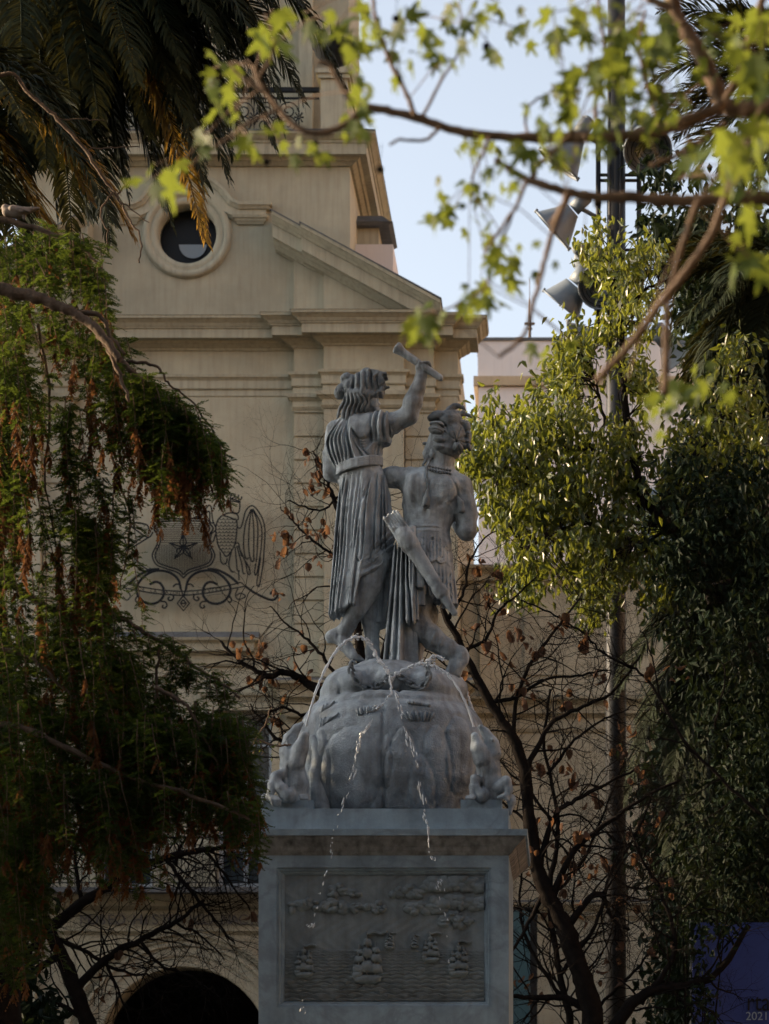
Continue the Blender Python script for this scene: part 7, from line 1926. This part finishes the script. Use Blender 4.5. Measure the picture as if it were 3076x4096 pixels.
crown_tree('unseen_shade_tree', 'unseen lower tree added to shade the bare trees from the left', (-9.6, 25.0, 0), [((-9.6, 25.0, 4.4), (1.8, 1.9, 2.6))], 3200, .30, 52, M['dark_leaf'])
crown_tree('unseen_shade_tree', 'unseen small tree added to shade the lower weeping conifer', (-9.0, 15.2, 0), [((-9.0, 15.2, 4.2), (1.9, 2.6, 2.35))], 3600, .28, 56, M['dark_leaf'])
crown_tree('unseen_shade_tree', 'unseen tall tree added on the left to shade the dark trees at the right', (-9.7, 29.8, 0), [((-9.7, 29.8, 6.0), (2.0, 2.2, 3.7))], 4200, .32, 61, M['dark_leaf'])
crown_tree('unseen_shade_tree', 'unseen broad tree added over the viewpoint to block sky light', (5.5, -2.5, 0), [((2.5, -1.0, 8.2), (5.0, 4.5, 1.7)), ((-2.0, 2.5, 8.6), (3.6, 4.0, 1.5)), ((4.5, 3.5, 8.4), (3.6, 4.0, 1.5))], 6500, .34, 53, M['dark_leaf'])
crown_tree('unseen_shade_tree', 'unseen spreading tree added behind the viewpoint to block sky light', (-4.5, -9.0, 0), [((-4.0, -9.0, 7.0), (5.5, 3.6, 3.4)), ((3.5, -9.5, 6.5), (5.0, 3.6, 3.2))], 6500, .36, 54, M['dark_leaf'])
crown_tree('unseen_shade_tree', 'unseen tree added right of the fountain to block sky light', (7.5, 14.0, 0), [((7.5, 14.0, 6.5), (3.0, 4.5, 3.6))], 4200, .34, 55, M['dark_leaf'])

crown_tree('unseen_shade_tree', 'unseen leafy tree added to shade the lower left facade', (-12.5, 38.0, 0), [((-12.5, 38.0, 6.0), (2.6, 3.0, 4.0))], 3200, .34, 57, M['dark_leaf'])
crown_tree('unseen_shade_tree', 'unseen leafy tree added left of the viewpoint to block sky light', (-5.4, 9.2, 0), [((-5.4, 9.2, 5.0), (2.2, 2.0, 4.0))], 3600, .32, 58, M['dark_leaf'])
crown_tree('unseen_shade_tree', 'unseen leafy tree added right of the viewpoint to block sky light', (4.9, 8.2, 0), [((4.9, 8.4, 5.2), (2.6, 2.6, 4.0))], 4000, .32, 59, M['dark_leaf'])
crown_tree('unseen_shade_tree', 'unseen low tree added behind the viewpoint to block low sky light', (0.0, -5.0, 0), [((0.0, -5.2, 3.6), (4.5, 1.8, 2.6))], 3600, .32, 60, M['dark_leaf'])
crown_tree('unseen_shade_tree', 'unseen leafy tree added to shade the right museum wing', (8.6, 36.0, 0), [((8.6, 36.0, 6.0), (3.2, 3.6, 4.6))], 4200, .36, 62, M['dark_leaf'])
crown_tree('unseen_shade_tree', 'unseen leafy tree added right of the mast to block light from the right', (7.6, 25.5, 0), [((7.6, 25.5, 5.5), (3.0, 3.6, 4.2))], 4200, .36, 63, M['dark_leaf'])
crown_tree('unseen_shade_tree', 'unseen high tree added above the weeping conifer to block sky light', (-8.2, 12.4, 0), [((-4.6, 13.0, 10.5), (3.4, 3.2, 1.3)), ((-7.0, 12.4, 10.2), (2.4, 2.6, 1.4))], 4200, .34, 64, M['dark_leaf'])
# tall buildings closing the other sides of the plaza
def block(name, label, x0, x1, y0, y1, h, face, m_='stucco'):
    r_ = empty(name, ((x0 + x1) / 2, (y0 + y1) / 2, 0)); tag(r_, label, 'building', 'buildings closing the plaza'); iv = Matrix.Translation(-r_.location)
    q = MB(); q.box(x0, x1, y0, y1, 0, h); o = mobj('wall', q.mesh('wall', M[m_]), r_); o.matrix_parent_inverse = iv
    nz_ = int(h / 3.6)
    if face == 'N':
        q = MB()
        for i in range(int((x1 - x0) / 3.2)):
            for j in range(nz_ - 1): q.box(x0 + 1 + i * 3.2, x0 + 2.6 + i * 3.2, y1 - .1, y1 + .05, 2 + j * 3.6, 4.2 + j * 3.6)
    else:
        q = MB()
        for i in range(int((y1 - y0) / 3.2)):
            for j in range(nz_ - 1): q.box(x0 - .05, x0 + .1, y0 + 1 + i * 3.2, y0 + 2.6 + i * 3.2, 2 + j * 3.6, 4.2 + j * 3.6)
    o = mobj('windows', q.mesh('windows', M['glass']), r_); o.matrix_parent_inverse = iv; o['kind'] = 'stuff'
block('plaza_building', 'long building closing the plaza behind the viewpoint', -60, 60, -62, -46, 34, 'N')
block('plaza_building', 'tall building closing the plaza on the right', 44, 60, -40, 70, 34, 'W', 'terracotta')
